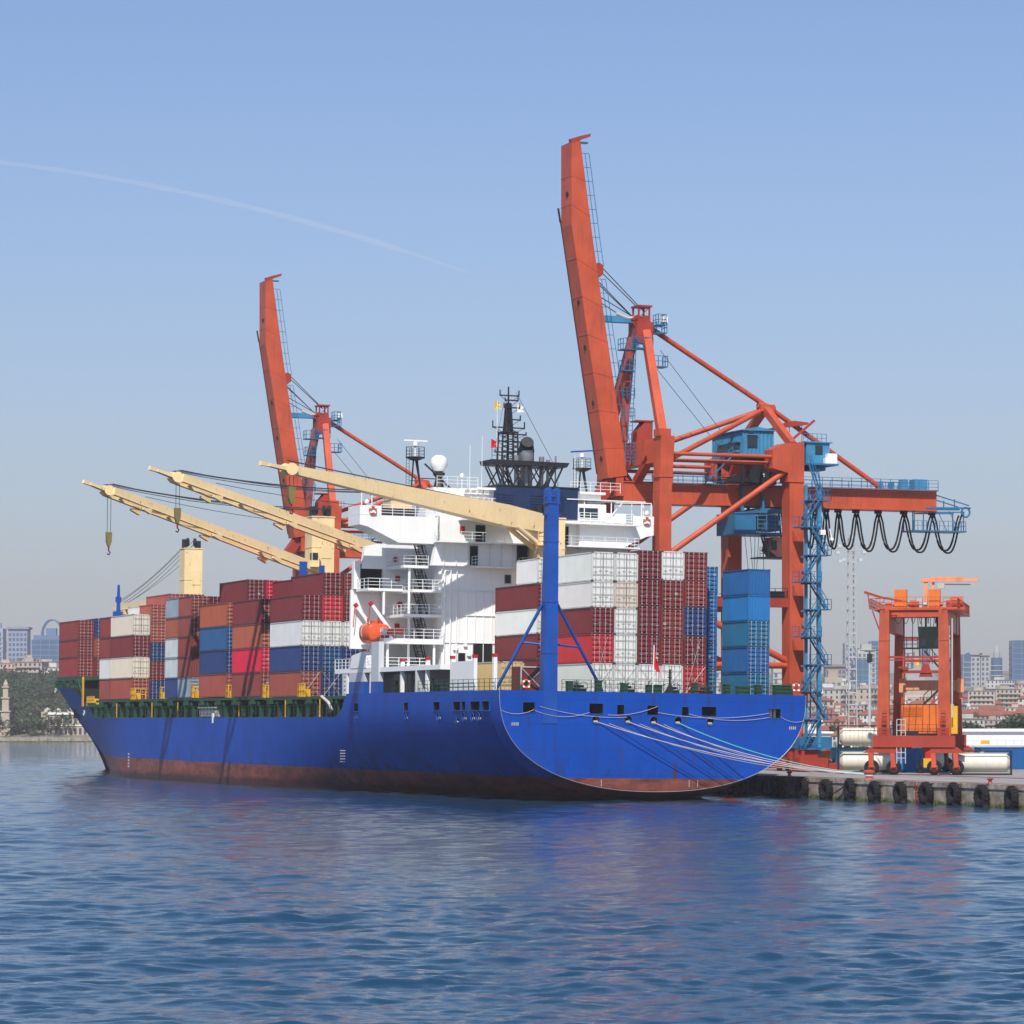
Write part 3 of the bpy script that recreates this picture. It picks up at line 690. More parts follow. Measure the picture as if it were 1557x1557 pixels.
# ---- poop deck: rails, stanchion pillars, lockers
def rail_part(pts, mat='ship_white', **k): return MB().rail(pts, **k).build("railing", mat, ship)
ZP = 10.40
rail_part([(-15.95, 23.5, ZP), (-15.95, .12, ZP), (-11.9, .12, ZP)], 'deck_green', h=1.1)
rail_part([(-9.7, .12, ZP), (15.9, .12, ZP), (15.9, 9, ZP)], 'deck_green', h=1.1)
lk = random.Random(5)
for x, wd, h_ in ((-8.9, .5, .9), (-5.9, .5, 1.0), (-.6, 1.5, .7), (-3.2, .5, .8), (4.2, .5, .95), (7.6, .55, .9), (9.0, 1.3, .75), (11.0, .5, .9), (13.0, 1.9, .9)):
    b = MB(); b.box(x, .5, ZP, x + wd, 1.2, ZP + h_); b.box(x - .06, .44, ZP + h_, x + wd + .06, 1.26, ZP + h_ + .08); b.build("deck_locker", "deck_green", ship)
for x in (-7.2, -2.2, 2.6, 6.2):    # mooring winch drums glimpsed behind the rail
    b = MB(); b.torus((x, 3.2, ZP + .55), .42, .03, 'y', 16, 4); b.torus((x + 1.0, 3.2, ZP + .55), .42, .03, 'y', 16, 4); b.tube([(x, 3.2, ZP + .55), (x + 1.0, 3.2, ZP + .55)], .12, 8); b.box(x, 2.9, ZP, x + 1.2, 3.5, ZP + .35)
    b.build("mooring_winch", "dark_green", ship)
b = MB(); b.prism([(1.1, ZP), (2.1, ZP), (1.65, ZP + .9)], 1, .1, .6); b.tube([(1.6, .3, ZP + .5), (1.6, .3, ZP + 2.3)], .11, 6); b.c(1.6, .3, ZP + 1.5, .4, .15, .08); b.c(1.6, .3, ZP + 2.0, .3, .15, .06); b.build("stern_light_mast", "ship_black", ship)
b = MB()   # gratings and stringers the aft boxes stand on
for x in np.arange(-2.6, 16, 2.52): b.box(x - .1, 8, ZP - .02, x + .1, 22.4, ZP + .09)
b.build("container_stool", "dark_green", ship)
b = MB(); b.box(-2.65, 24.4, ZP - .01, .6, 36.8, 11.15); b.build("container_stool", "dark_green", ship)
# lashing rods: crossed bars on the lowest tiers
lr = MB()
for k in range(5):
    x0 = -2.65 + k * 2.52
    for s in (0, 1):
        xa, xb = (x0 + .1, x0 + 2.3) if s else (x0 + 2.3, x0 + .1)
        lr.tube([(xa, 9.75, ZP + .1), (xb, 9.92, ZP + 2.8)], .02, 4)
        lr.tube([(xa, 9.72, ZP + .1), (xb * .75 + xa * .25, 9.92, ZP + 5.6)], .02, 4) if k in (0, 4) else None
lr.build("lashing_rods", "galvanised", ship)
lr = MB()
for k in range(3):
    x0 = B0 + k * 2.52
    for xa, xb in ((x0 + .1, x0 + 2.3), (x0 + 2.3, x0 + .1)): lr.tube([(xa, 65.7, 10.3), (xb, 65.93, 13.1)], .022, 4)
lr.build("lashing_rods", "galvanised", ship)

# ---- blue king post on the transom with its braces
def king():
    post = MB(); zb, zt = ZP - 3.1, 29.25
    def sec(z): t = (z - ZP) / (zt - ZP); return -11.62 + .30 * t, -10.22 - .10 * t
    zs = [zb, ZP, 14.0, 14.06, 18.85, 18.9, 24.6, 24.66, 28.2]
    vs = []
    for z in zs:
        x0, x1 = sec(z); g = .0
        vs += [(x0, -.05, z), (x1, -.05, z), (x1, 1.15, z), (x0, 1.15, z)]
    fs = [(0, 3, 2, 1), tuple(range(len(vs) - 4, len(vs)))]
    for i in range(len(zs) - 1):
        for j in range(4): fs.append((i * 4 + j, i * 4 + (j + 1) % 4, (i + 1) * 4 + (j + 1) % 4, (i + 1) * 4 + j))
    post.add(vs, fs); p = post.build("king_post", "king_blue", ship)
    h = MB(); h.box(-11.45, -.12, 28.2, -10.2, 1.25, 28.35); h.prism([(-11.4, 28.35), (-11.1, 28.35), (-11.1, 29.6), (-11.25, 29.75), (-11.4, 29.5)], 1, -.1, 1.2)
    h.prism([(-10.55, 28.35), (-10.25, 28.35), (-10.25, 29.5), (-10.4, 29.7), (-10.55, 29.5)], 1, -.1, 1.2); h.tube([(-11.5, .6, 28.9), (-10.1, .6, 28.9)], .14, 8); h.box(-11.6, .2, 27.1, -10.0, .9, 27.3)
    h.build("post_head", "king_blue", p)
    for z in (14.0, 18.87, 24.6):
        x0, x1 = sec(z); c_ = MB(); c_.box(x0 - .04, -.09, z - .06, x1 + .04, 1.19, z + .06); c_.build("flange", "king_blue", p)
    for q in (((-11.5, .8, 18.7), (-15.3, 3, ZP + .1)), ((-10.2, .8, 19.0), (-4.3, 3, ZP + .1))):
        b = MB(); b.tube(q, .16, 10); b.build("brace", "king_blue", ship, True)
    b = MB(); b.tube([(-13.15, 1.75, 15.0), (-11.6, 1.2, 14.85)], .10, 8); b.tube([(-9.98, 1.2, 14.85), (-7.35, 1.85, 14.65)], .10, 8); b.build("brace", "king_blue", ship, True)
king()

# ---- superstructure
sup = empty("superstructure", Matrix(), parent=ship)
def S_(mb, name, mat, smooth=False): return mb.build(name, mat, sup, smooth)
AF = 40.0
D1, D2, D3, D4, D5, D6, D7 = 12.95, 16.3, 18.95, 21.6, 24.2, 26.75, 29.2
def wall_with_stiffeners(name, x0, x1, z0, z1, a, step, mat='ship_white', depth=.10):
    b = MB(); b.box(x0, a, z0, x1, a + .25, z1)
    n = max(1, round((x1 - x0) / step))
    for i in range(1, n): x = x0 + (x1 - x0) * i / n; b.box(x - .035, a - depth, z0 + .05, x + .035, a, z1 - .05)
    return S_(b, name, mat)
# house block (main body) and its stiffened aft wall, tier by tier
b = MB(); b.box(-7.5, AF + .25, ZP, 14.2, 52, D6); S_(b, "house_block", "ship_white")
for z0, z1, st in ((ZP, D2 - .3, 5.2), (D2 - .25, D3, 1.0), (D3 + .04, D4, 1.0), (D4 + .04, D5, 30)):
    wall_with_stiffeners("aft_wall", -7.5, 2.0, z0, z1, AF, st)
    b = MB(); b.box(-7.54, AF - .12, z1 - .02, 2.0, AF + .02, z1 + .05); S_(b, "wall_band", "ship_white")
wall_with_stiffeners("aft_wall", 2.04, 14.2, ZP, D5, AF, 3.0)
# pipes down the corner
for x, r in ((-6.6, .07), (-7.3, .09), (-5.9, .05)):
    b = MB(); b.tube([(x, AF - .22, D1), (x, AF - .22, D5 - .3)], r, 6); S_(b, "downpipe", "ship_white", True)
# upper accommodation tier with slanted port edge
b = MB(); b.prism([(-8.9, D5), (2.0, D5), (2.0, D6), (-8.4, D6)], 1, AF - .6, AF + .24); 
for x in (-7.6, -6.2, -4.9, -2.3, -1.0, .3): b.beam((x, AF - .68, D5 + .1), (x, AF - .68, D6 - .1), .07, .12)
S_(b, "upper_wall", "ship_white")
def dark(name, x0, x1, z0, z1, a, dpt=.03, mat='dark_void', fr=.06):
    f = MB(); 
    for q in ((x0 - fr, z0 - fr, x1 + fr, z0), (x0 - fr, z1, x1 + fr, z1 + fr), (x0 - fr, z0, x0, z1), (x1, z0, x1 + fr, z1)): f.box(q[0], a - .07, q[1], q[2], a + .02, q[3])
    o = S_(f, name, "ship_grey"); g = MB(); g.box(x0, a - dpt, z0, x1, a + .02, z1); g.build("pane" if 'window' in name else "shade_panel", mat, o); return o  # doorways and vents: near-black panel painted in for the shade within
dark("doorway", -4.65, -3.75, D5 + .15, D6 - .35, AF - .66)
dark("doorway", .75, 2.0, D5 + .1, D6 - .1, AF - .66)
dark("window", -.35, .35, D5 - 1.65, D5 - .75, AF, mat='window_glass')
dark("ventilation_opening", -3.9, -1.7, 13.8, 16.0, AF)
dark("doorway", -5.6, -4.8, ZP + 2.6, ZP + 4.5, AF)
for x, z, s_ in ((-6.2, 15.2, .5), (-5.0, 15.6, .35), (-4.6, 14.6, .4), (-6.6, 14.2, .3)): b = MB(); b.box(x, AF - .25, z, x + s_, AF, z + s_); S_(b, "junction_box", "ship_white")
for z in (D3 + .6, D4 + .5, D5 - 1.0):
    b = MB(); b.tube([(-7.9, AF - .3, z), (-7.2, AF - .3, z + 1.6), (-6.9, AF - .3, z + 1.6)], .05, 5); b.lathe((-7.9, AF - .35, z + .2), [(.02, -.2), (.2, -.1), (.2, .1), (.02, .2)], 8); S_(b, "wall_lamp", "ship_white")
b = MB(); b.tube([(-.9, AF - .1, 13.9), (-.9, AF - .1, 15.9)], .12, 6); S_(b, "downpipe", "king_blue")
# balconies on the aft wall at the upper tier
for x0, x1 in ((-4.4, 0.0), (1.0, 3.0)):
    b = MB(); b.box(x0, AF - 1.9, D5 - .12, x1, AF - .6, D5); S_(b, "balcony", "ship_white"); MB().rail([(x0, AF - .7, D5), (x0, AF - 1.85, D5), (x1, AF - 1.85, D5)], h=1.05, post=1.1).build("railing", "ship_white", sup)
# bridge-front deck at D6 with green floor
b = MB(); b.box(-8.7, AF - 2.1, D6 - .12, 14.6, AF + .3, D6 + .02); S_(b, "deck_slab", "ship_white")
b = MB(); b.box(-8.4, AF - 2.0, D6 + .024, -1, AF + .25, D6 + .04); S_(b, "deck_coating", "deck_green")
MB().rail([(-8.6, AF - .2, D6), (-8.6, AF - 2.0, D6), (-1.2, AF - 2.0, D6)], h=1.05, post=1.3).build("railing", "ship_white", sup)
MB().rail([(5.2, AF - 2.0, D6), (14.5, AF - 2.0, D6), (14.5, AF + .2, D6)], h=1.05, post=1.3).build("railing", "ship_white", sup)
# navigation tier: wall, doors
b = MB(); b.box(-8.2, AF + .5, D6, 14.0, 51, D7 + 1.4); S_(b, "bridge_tier", "ship_white")
for x in (-10, -8.9): pass
dark("doorway", -3.6, -2.5, D6 + .12, D6 + 2.0, AF + .5)
dark("doorway", 6.3, 7.2, D6 + .12, D6 + 2.2, AF + .5)
for x0, z0 in ((-5.4, D6 + 1.2), (10.6, D6 + .9), (-11.1 + .2, D5 + .6), (-10.6, D4 + 1.1), (-10.3, D3 + .9), (-10.6, D2 + 1.2)):
    b = MB(); y = AF + .5 if x0 > -6 else 46.5; b.box(x0, y - .22, z0, x0 + .5, y - .0, z0 + .6); S_(b, "fire_box", "fire_red")
# canopy slab over the bridge-front deck
b = MB(); b.box(-5.6, AF - 1.2, D7 - .05, -.2, AF + .6, D7 + .12); S_(b, "canopy", "ship_white")
b = MB(); b.box(6.0, AF - 1.6, D7 - .05, 14.8, AF + .55, D7 + .1); S_(b, "deck_slab", "ship_white")
# bridge wings: aft face, sloping underside, parapet, floor
def wing(s):
    tip = 17.0 * s; b = MB()
    poly = [(tip, D7 - .9), (tip - .9 * s, D7 - 1.1), (12.6 * s, D6 - .25), (8.2 * s, D6 - .25), (8.2 * s, D7 + .15), (tip, D7 + .15)]
    b.prism(poly, 1, AF - .3, AF + 3.6); o = S_(b, "bridge_wing", "ship_white")
    q = MB()
    q.box(min(tip, tip - 2.4 * s), AF - .32, D7 + .16, max(tip, tip - 2.4 * s), AF - .22, D7 + 1.15); q.box(min(tip, tip - .1 * s), AF - .22, D7 + .16, max(tip, tip - .1 * s), AF + 3.6, D7 + 1.15); q.build("parapet", "ship_white", o)
    MB().rail([(tip - 2.4 * s, AF - .25, D7 + .15), (8.2 * s, AF - .25, D7 + .15)], h=1.15, post=1.4, t=.06, rows=4).build("railing", "ship_white", o)
    f = MB(); f.box(min(9.5 * s, 13.9 * s), AF + 3.2, D7 + .16, max(9.5 * s, 13.9 * s), AF + 3.5, D7 + 1.2); f.build("equipment", "ship_black", o)
    p = MB()
    for x in (tip - .25 * s, tip - 1.4 * s): p.tube([(x, AF - .1, D7 + 1.1), (x, AF - .1, D7 + 2.6)], .06, 6)
    p.tube([(tip - .25 * s, AF - .1, D7 + 2.6), (tip - 4.5 * s, AF - .1, D7 + 2.5)], .06, 6)
    p.lathe((tip - .8 * s, AF - .2, D7 + 1.5), [(.02, -.25), (.25, -.15), (.28, .1), (.02, .3)], 10)
    p.build("lamp_frame", "ship_white", o)
wing(-1); wing(1)
# support bulkhead under the port wing
b = MB(); b.prism([(-14.4, D5 - .2), (-7.5, D5 - .2), (-7.5, D6), (-12.6, D6), (-14.1, D6 - .35)], 1, 46.5, 47.2); S_(b, "wing_support", "ship_white")
b = MB(); b.box(8, 44, ZP, 14.2, 50, D6); S_(b, "house_block", "ship_white")
# starboard awning frame on the wing
b = MB()
for x in (9.0, 12.2, 16.0): b.beam((x, AF + .4, D7 + .15), (x, AF + .4, D7 + 2.7), .1)
b.box(6.9, AF + .2, D7 + 2.7, 16.2, AF + 2.8, D7 + 2.8); b.beam((12.2, AF + .3, D7 + 1.2), (13.6, AF + .3, D7 + 2.7), .09); b.tube([(14.6, AF + .3, D7), (14.6, AF + .3, D7 + 2.7)], .04, 5)
S_(b, "awning_frame", "ship_white")
# wheelhouse
b = MB(); b.prism([(AF + 1.5, D7 + 1.35), (52, D7 + 1.35), (52.6, D7 + 3.4), (AF + 1.0, D7 + 3.4)], 0, -3, 9.6); S_(b, "wheelhouse", "ship_white")
b = MB(); b.box(-3.3, AF + .6, D7 + 3.4, 11.6, 53, D7 + 3.65); S_(b, "wheelhouse_roof", "ship_white")
b = MB(); b.box(6.6, AF + .42, D7 + .12, 11.6, AF + .5, D7 + 2.3); S_(b, "wheelhouse_front", "ship_white")
for x0, x1 in ((6.9, 8.1), (8.4, 10.6)): dark("window", x0, x1, D7 + .75, D7 + 1.85, AF + .42, mat='window_glass')
b = MB(); b.box(9.6, AF + 1.0, D7 + 1.35, 11.2, 48, D7 + 3.4); S_(b, "wheelhouse_side", "ship_white")
MB().rail([(-8, AF + .6, D7 + 1.4), (11.4, AF + .6, D7 + 1.4)], h=1.1, post=1.5).build("railing", "ship_white", sup)
MB().rail([(-7.9, AF + 1, D7 + 3.6), (-3.2, AF + 1, D7 + 3.6)], h=1.1, post=1.2).build("railing", "ship_white", sup)
MB().rail([(7.6, AF + 1, D7 + 3.65), (13.5, AF + 1, D7 + 3.65)], h=1.1, post=1.2).build("railing", "ship_white", sup)
b = MB(); b.box(-8.2, AF + 1.2, D7 + 1.4, -3.0, 48, D7 + 3.5); S_(b, "monkey_island", "ship_white")
for i in range(4):
    for j in range(3):
        b = MB(); b.box(-4.8 + i * .75, AF + .75, D7 + 1.5 + j * .7, -4.25 + i * .75, AF + 1.2, D7 + 1.95 + j * .7); b.prism([(AF + .5, D7 + 1.95 + j * .7), (AF + .75, D7 + 1.95 + j * .7), (AF + .75, D7 + 1.65 + j * .7)], 0, -4.8 + i * .75, -4.25 + i * .75); S_(b, "ventilator", "ship_white")
# navy funnel casing
b = MB(); b.box(-1.3, AF + .3, D7 + .5, 8.2, AF + 4.6, D7 + 3.9); f = S_(b, "funnel_casing", "ship_navy")
for x0, x1 in ((-.7, .6), (2.6, 6.6), (-1.4, -.9)):
    g = MB(); n = 7
    for k in range(n): z = D7 + 1.2 + k * .3; g.beam((x0, AF + .26, z), (x1, AF + .26, z), .05, .12)
    g.build("louvre", "ship_navy", f)
b = MB(); b.box(-1.4, AF + .2, D7 + 3.9, 8.3, AF + 4.7, D7 + 4.02); b.build("casing_rim", "ship_black", f)
# black platform above on lattice legs
ft = D7 + 6.2
b = MB(); b.prism([(-1.6, ft + .05), (7.0, ft), (7.3, ft + .5), (-1.8, ft + .55)], 1, AF + .6, AF + 4.4); S_(b, "funnel_platform", "ship_black")
zz_ = D7 + 4.0
for y in (AF + .9, AF + 4.1):
    for x in (-1.2, .0, 1.2, 2.6, 4.2, 5.6, 6.6): b = MB(); b.beam((x * .72 + .8, y, zz_), (x, y, ft), .16); S_(b, "platform_strut", "ship_black")
    for x in (-.9, .8, 2.6, 4.6): b = MB(); b.beam((x, y, zz_), (x + 1.3, y, ft), .12); b.beam((x + 1.3, y + .02, zz_), (x, y + .02, ft), .12); S_(b, "platform_strut", "ship_black")
MB().rail([(-1.7, AF + .8, ft + .55), (-.6, AF + .8, ft + .55)], h=1.3, post=.7).build("railing", "ship_black", sup)
# exhaust pipes
for x, y, r, z1, cut in ((3.0, AF + 2.6, .85, ft + 2.7, .9), (4.7, AF + 2.4, .3, ft + 1.5, .3), (1.6, AF + 2.0, .3, ft + 1.5, .3), (.4, AF + 3, .2, ft + 1.2, .1), (5.5, AF + 2.5, .22, ft + 1.0, .1), (6.2, AF + 2, .1, ft + 1.3, .0)):
    b = MB(); b.lathe((x, y, 0), [(r * .8, D7 + 4), (r * .8, ft), (r, ft + .4), (r, z1 - cut)], 18)
    o = S_(b, "exhaust_pipe", "funnel_steel", True)
    if r > .3:
        g = MB(); g.tube([(x, y, z1 - cut - .05), (x - .1, y - .3 * r, z1 - cut + .6 * r), (x - .25, y - 1.1 * r, z1)], r * 1.04, 16, r * .8); g.build("pipe_hood", "ship_black", o, True)
# main mast: black lattice with yards
mx, my = 1.2, AF + 3.6; mz = ft + .6; mt = 43.6
b = MB()
def mw(z): return float(np.interp(z, [mz, mz + 3.2, mz + 3.4, mt - 1.2], [.95, .85, .40, .22]))
for dx, dy in ((-1, -1), (1, -1), (1, 1), (-1, 1)):
    for za, zb_ in ((mz, mz + 3.2), (mz + 3.2, mt - 1.2)): b.beam((mx + dx * mw(za + .21), my + dy * .8 * mw(za + .21), za), (mx + dx * mw(zb_), my + dy * .8 * mw(zb_), zb_), .18, .18, .14, .14)
b.box(mx - .95, my - .8, mz + 3.15, mx + .95, my + .8, mz + 3.25)
n = 12
for i in range(n):
    t0, t1 = i / n, (i + 1) / n; z0, z1 = mz + (mt - 1.2 - mz) * t0, mz + (mt - 1.2 - mz) * t1; w0, w1 = mw(z0), mw(z1)
    b.beam((mx - w0, my - w0 * .8, z0), (mx + w1, my - w1 * .8, z1), .09); b.beam((mx + w0, my - w0 * .8, z0), (mx - w1, my - w1 * .8, z1), .09); b.beam((mx - w1, my - w1 * .8, z1), (mx + w1, my - w1 * .8, z1), .06)
b.tube([(mx, my, mz), (mx, my, mt + .6)], .16, 6, .09)
mast = S_(b, "signal_mast", "ship_black")
for z, xl, xr, ht in ((mz + 1.0, -1.6, .6, .3), (mz + 2.2, -1.4, 1.5, .3), (mz + 3.0, -1.3, 2.0, .3), (mz + 3.7, -1.9, 1.8, .7), (mz + 4.6, -.4, 1.3, .5), (mz + 5.9, -.6, 1.2, .5), (mz + 6.7, -.5, 1.0, .3), (mt - .4, -1.1, 1.1, .6)):
    b = MB(); b.beam((mx + xl, my - .3, z), (mx + xr, my - .3, z), .14); b.tube([(mx + xl, my - .3, z - .1), (mx + xl, my - .3, z + ht)], .07, 5); b.tube([(mx + xr, my - .3, z - .1), (mx + xr, my - .3, z + ht)], .08, 5); b.beam((mx + xl, my - .3, z), (mx + xl * .3, my - .3, z - .6), .05); b.beam((mx + xr, my - .3, z), (mx + xr * .3, my - .3, z - .6), .05)
    b.build("yard_arm", "ship_black", mast)
b = MB(); b.tube([(mx + .9, my, mt), (6.6, my, ft + .6)], .03, 4); b.tube([(mx - .6, my - .2, mz + 6.5), (mx - 1.6, my - .2, mz + 1)], .02, 4); b.build("stay", "wire", mast)
# radar masts
def radar(x, y, z0, z1, blue):
    b = MB()
    for dx in (-.55, .55): b.beam((x + dx, y - .4, z0), (x + dx * .35, y, z1), .14)
    b.beam((x + .9, y + .5, z0), (x, y, z1), .12); b.beam((x - .6, y, z0 + 1), (x + .6, y, z0 + 1), .07)
    b.lathe((x, y, 0), [(.4, z1 - .3), (1.1, z1), (1.1, z1 + .08)], 10)
    o = S_(b, "radar_mast", "ship_black"); pts = [(x + 1.05 * math.cos(t), y + 1.05 * math.sin(t), z1) for t in np.linspace(0, 6.283, 9)]
    MB().rail(pts, h=1.15, post=1.2, t=.04, rows=3).build("railing", "ship_black", o)
    p = MB(); p.lathe((x, y, 0), [(.1, z1), (.1, z1 + 1.2), (.3, z1 + 1.3), (.3, z1 + 1.7), (.1, z1 + 1.75)], 10); p.build("radar_drive", "radome", o, True)
    s = MB(); s.beam((x - 1.35, y, z1 + 1.85 + .08 * 0), (x + 1.35, y, z1 + 1.85 + (.25 if blue else 0)), .22, .16); s.build("scanner", "king_blue" if blue else "radome", o)
    l = MB()
    for dx in (-1.2, -.85): l.beam((x + dx, y - .5, z0), (x + dx, y - .5, z1 + 1), .04)
    for k in range(int((z1 + 1 - z0) / .35)): l.beam((x - 1.2, y - .5, z0 + k * .35), (x - .85, y - .5, z0 + k * .35), .03)
    l.build("ladder", "ship_black", o)
radar(-9.0, 45, D7 + 3.4, 36.1, False); radar(11.4, 47, D7 + 3.6, 35.9, True)
b = MB(); b.beam((-7.9, 45, 35.5), (-4.6, 45, D7 + 3.5), .16); b.beam((-8.3, 45, 33.9), (-5.6, 45, 33.9), .1); b.box(-11.4, 44.4, D7 + 3.3, -4.3, 45.6, D7 + 3.45); S_(b, "mast_brace", "ship_black")
b = MB(); b.lathe((-6.25, 45, 35.5), [(.1, -.95), (.62, -.75), (.92, -.2), (.95, .25), (.8, .7), (.4, .97), (.02, 1.02)], 22); o = S_(b, "radome", "radome", True)
b = MB(); b.lathe((-6.25, 45, 0), [(.75, D7 + 3.4), (.35, 34.0), (.7, 34.4), (.7, 34.6)], 8); b.build("radome_stand", "ship_black", o)
for x, z0, z1 in ((-3.4, 32.5, 37.6), (-2.0, 32.5, 38.6), (-.3, 35.6, 42.5), (8.9, 33, 37), (9.2, 33, 35), (6.9, 32.8, 34.0)):
    b = MB(); b.tube([(x, 43, z0), (x, 43, z1)], .035, 4); S_(b, "whip_antenna", "radome")
b = MB(); b.lathe((-4.3, 43, 34.2), [(.04, -1.6), (.04, -.2), (.22, -.15), (.26, .1), (.03, .3)], 8); S_(b, "satellite_antenna", "radome")

# ---- open decks, stairs and pillars at the port side
def slab(name, x0, x1, y0, y1, z, t=.28, mat='ship_white', rl=True):
    b = MB(); b.box(x0, y0, z - t, x1, y1, z); o = S_(b, name, mat)
    if rl: MB().rail([(x0 + .05, y1, z), (x0 + .05, y0 + .05, z), (x1, y0 + .05, z)], h=1.05, post=1.2, t=.055).build("railing", "ship_white", o)
    return o
slab("deck_platform", -11.7, -8.9, AF + .6, 46.4, D5)
slab("deck_platform", -14.9, -10.9, 43.0, 47.0, D4 + .15); slab("deck_platform", -10.9, -7.5, AF - .1, 46.4, D4 + .0)
slab("deck_platform", -11.7, -7.5, AF + .1, 46.4, D3)
slab("deck_platform", -14.2, -7.5, AF - .6, 47.2, D2, .55)
slab("deck_platform", -16.05, -10.2, 36.0, 50.5, D1 + .15, .5)
slab("deck_platform", -15.95, -7.5, 17.0, 36.0, D1 + .15, .5, rl=False)
b = MB(); b.box(-12.3, 47.2, ZP, -7.5, 50, D5 + .2); b.box(-15.4, 47.2, D2 - 1, -12.3, 47.6, D4 + .1); S_(b, "house_block", "ship_white")
b = MB(); b.box(-12.0, 46.5, D2, -8.0, 47.19, D5 - .2); S_(b, "inner_wall", "ship_white")
o = None
b = MB(); b.box(-15.2, 46.8, D4 + .15, -14.5, 47.6, D5 + .6); b.box(-10.9, 46.8, D4 + .15, -10.2, 47.6, D5 + .6); b.box(-14.5, 46.8, D5 + .3, -10.9, 47.6, D5 + .6); S_(b, "opening_surround", "ship_white")
b = MB(); b.box(-14.5, 47.0, D4 + .15, -10.9, 47.5, D5 + .3); S_(b, "dark_opening", "dark_void")  # solid near-black box; the opening's shade is put into its colour
for k, (z0, z1) in enumerate(((ZP, D1 + .1), (D1 + .15, D2), (D2, D3), (D3, D4), (D4, D5), (D5, D6))):
    s = 1 if k % 2 else -1
    y0, y1 = (41.5, 44.9)
    b = MB(); b.stair((-9.9 + .0, y0 + .1, z1) if True else 0, (-8.1, y0 + 2.6, z0), .8, 9); S_(b, "stairway", "dark_green")
for x, y, z0, z1 in ((-10.9, 41, D2, D5), (-13.0, 43.2, D3, D4 + .1), (-10.9, 41, ZP, D2 - .5), (-13.6, 40, D1, D2 - .5), (-8.4, AF - .2, D1, D2), (-12.2, 44, D1, D2 - .5)):
    b = MB(); b.tube([(x, y, z0), (x, y, z1)], .15, 8); S_(b, "pillar", "ship_white", True)
for y in (46.5, 42.0, 38.4):
    b = MB(); b.box(-16.0, y - .3, ZP, -15.7, y + .3, D1 - .3); S_(b, "pillar", "ship_white")
for y, hh in ((29.3, 0), (21.6, 0), (14.3, 0), (8.0, 0), (2.6, 0)):
    b = MB(); b.box(-15.8, y - .2, ZP, -15.45, y + .2, ZP + 3.2); o = S_(b, "ventilation_post", "ship_white"); g = MB(); g.box(-15.84, y - .24, ZP + 3.2, -15.41, y + .24, ZP + 3.5); g.build("cap", "fire_red", o)
b = MB(); b.box(-15.8, 8.2, ZP, -15.4, 14.1, ZP + 2.9); S_(b, "side_screen", "ship_white")
# blue-to-white bulwark blocks on the ship side
b = MB(); b.box(-16.1, 40.4, ZP, -15.5, 45.4, ZP + 1.25); b.box(-16.1, 35.6, ZP, -15.5, 38.0, ZP + 1.2); b.build("bulwark", "king_blue", sup)
b = MB(); b.prism([(40.4, ZP + 1.25), (45.4, ZP + 1.25), (45.4, D1 - .3), (40.4, D1 - .3)], 0, -16.08, -15.5); b.box(-16.08, 35.6, ZP + 1.2, -15.5, 38.0, D2 - .5); S_(b, "bulwark_screen", "ship_grey")
b = MB(); b.prism([(39.6, D1 + .15), (45.0, D1 + .15), (44.6, D1 + 1.5), (41.0, D1 + 1.9), (39.6, D1 + 1.4)], 0, -16.1, -14.6); S_(b, "boat_chock", "ship_white")
b = MB(); b.box(-16.0, 24, ZP, -8, 24.3, D1 - .3); b.box(-11, 24, ZP, -7.6, 40, D1 - .3); S_(b, "inner_wall", "ship_grey")
for a0, a1 in ((27.6, 35.4), (18.3, 26.4)):      # dark recesses and fittings under the boat deck
    b = MB()
    for k in range(3): x = a0 + (a1 - a0) * (k + .5) / 3; b.box(-11.4, x - .5, ZP, -11.02, x + .5, ZP + 1.9 - .3 * (k % 2))
    S_(b, "locker_door", "ship_white") if False else bits(S_(b, "locker_door", "ship_white"))
for a in (20, 25.5, 31, 37.2):
    b = MB(); b.box(-15.6, a, ZP, -14.9, a + .9, ZP + .7); b.tube([(-15.2, a + 1.2, ZP), (-15.2, a + 1.2, ZP + 1.3)], .12, 6); S_(b, "mooring_bitts", "dark_green")
# davit arms
for y in (41.5, 46.6):
    b = MB(); b.beam((-12.2, y, D2 + .1), (-14.9, y, D3 + .9), .3, .36); o = S_(b, "davit_arm", "ship_white"); g = MB(); g.beam((-14.9, y, D3 + .9), (-15.15, y, D3 + 1.2), .35, .4); g.tube([(-15.1, y, D3 + 1.1), (-15.3, y, D2 + 1.3)], .05, 5); g.build("davit_head", "fire_red", o)
b = MB(); b.beam((-15.6, 40.4, D1 + .2), (-13.9, 40.4, D2 - .3), .45, .35); S_(b, "davit_arm", "ship_grey")

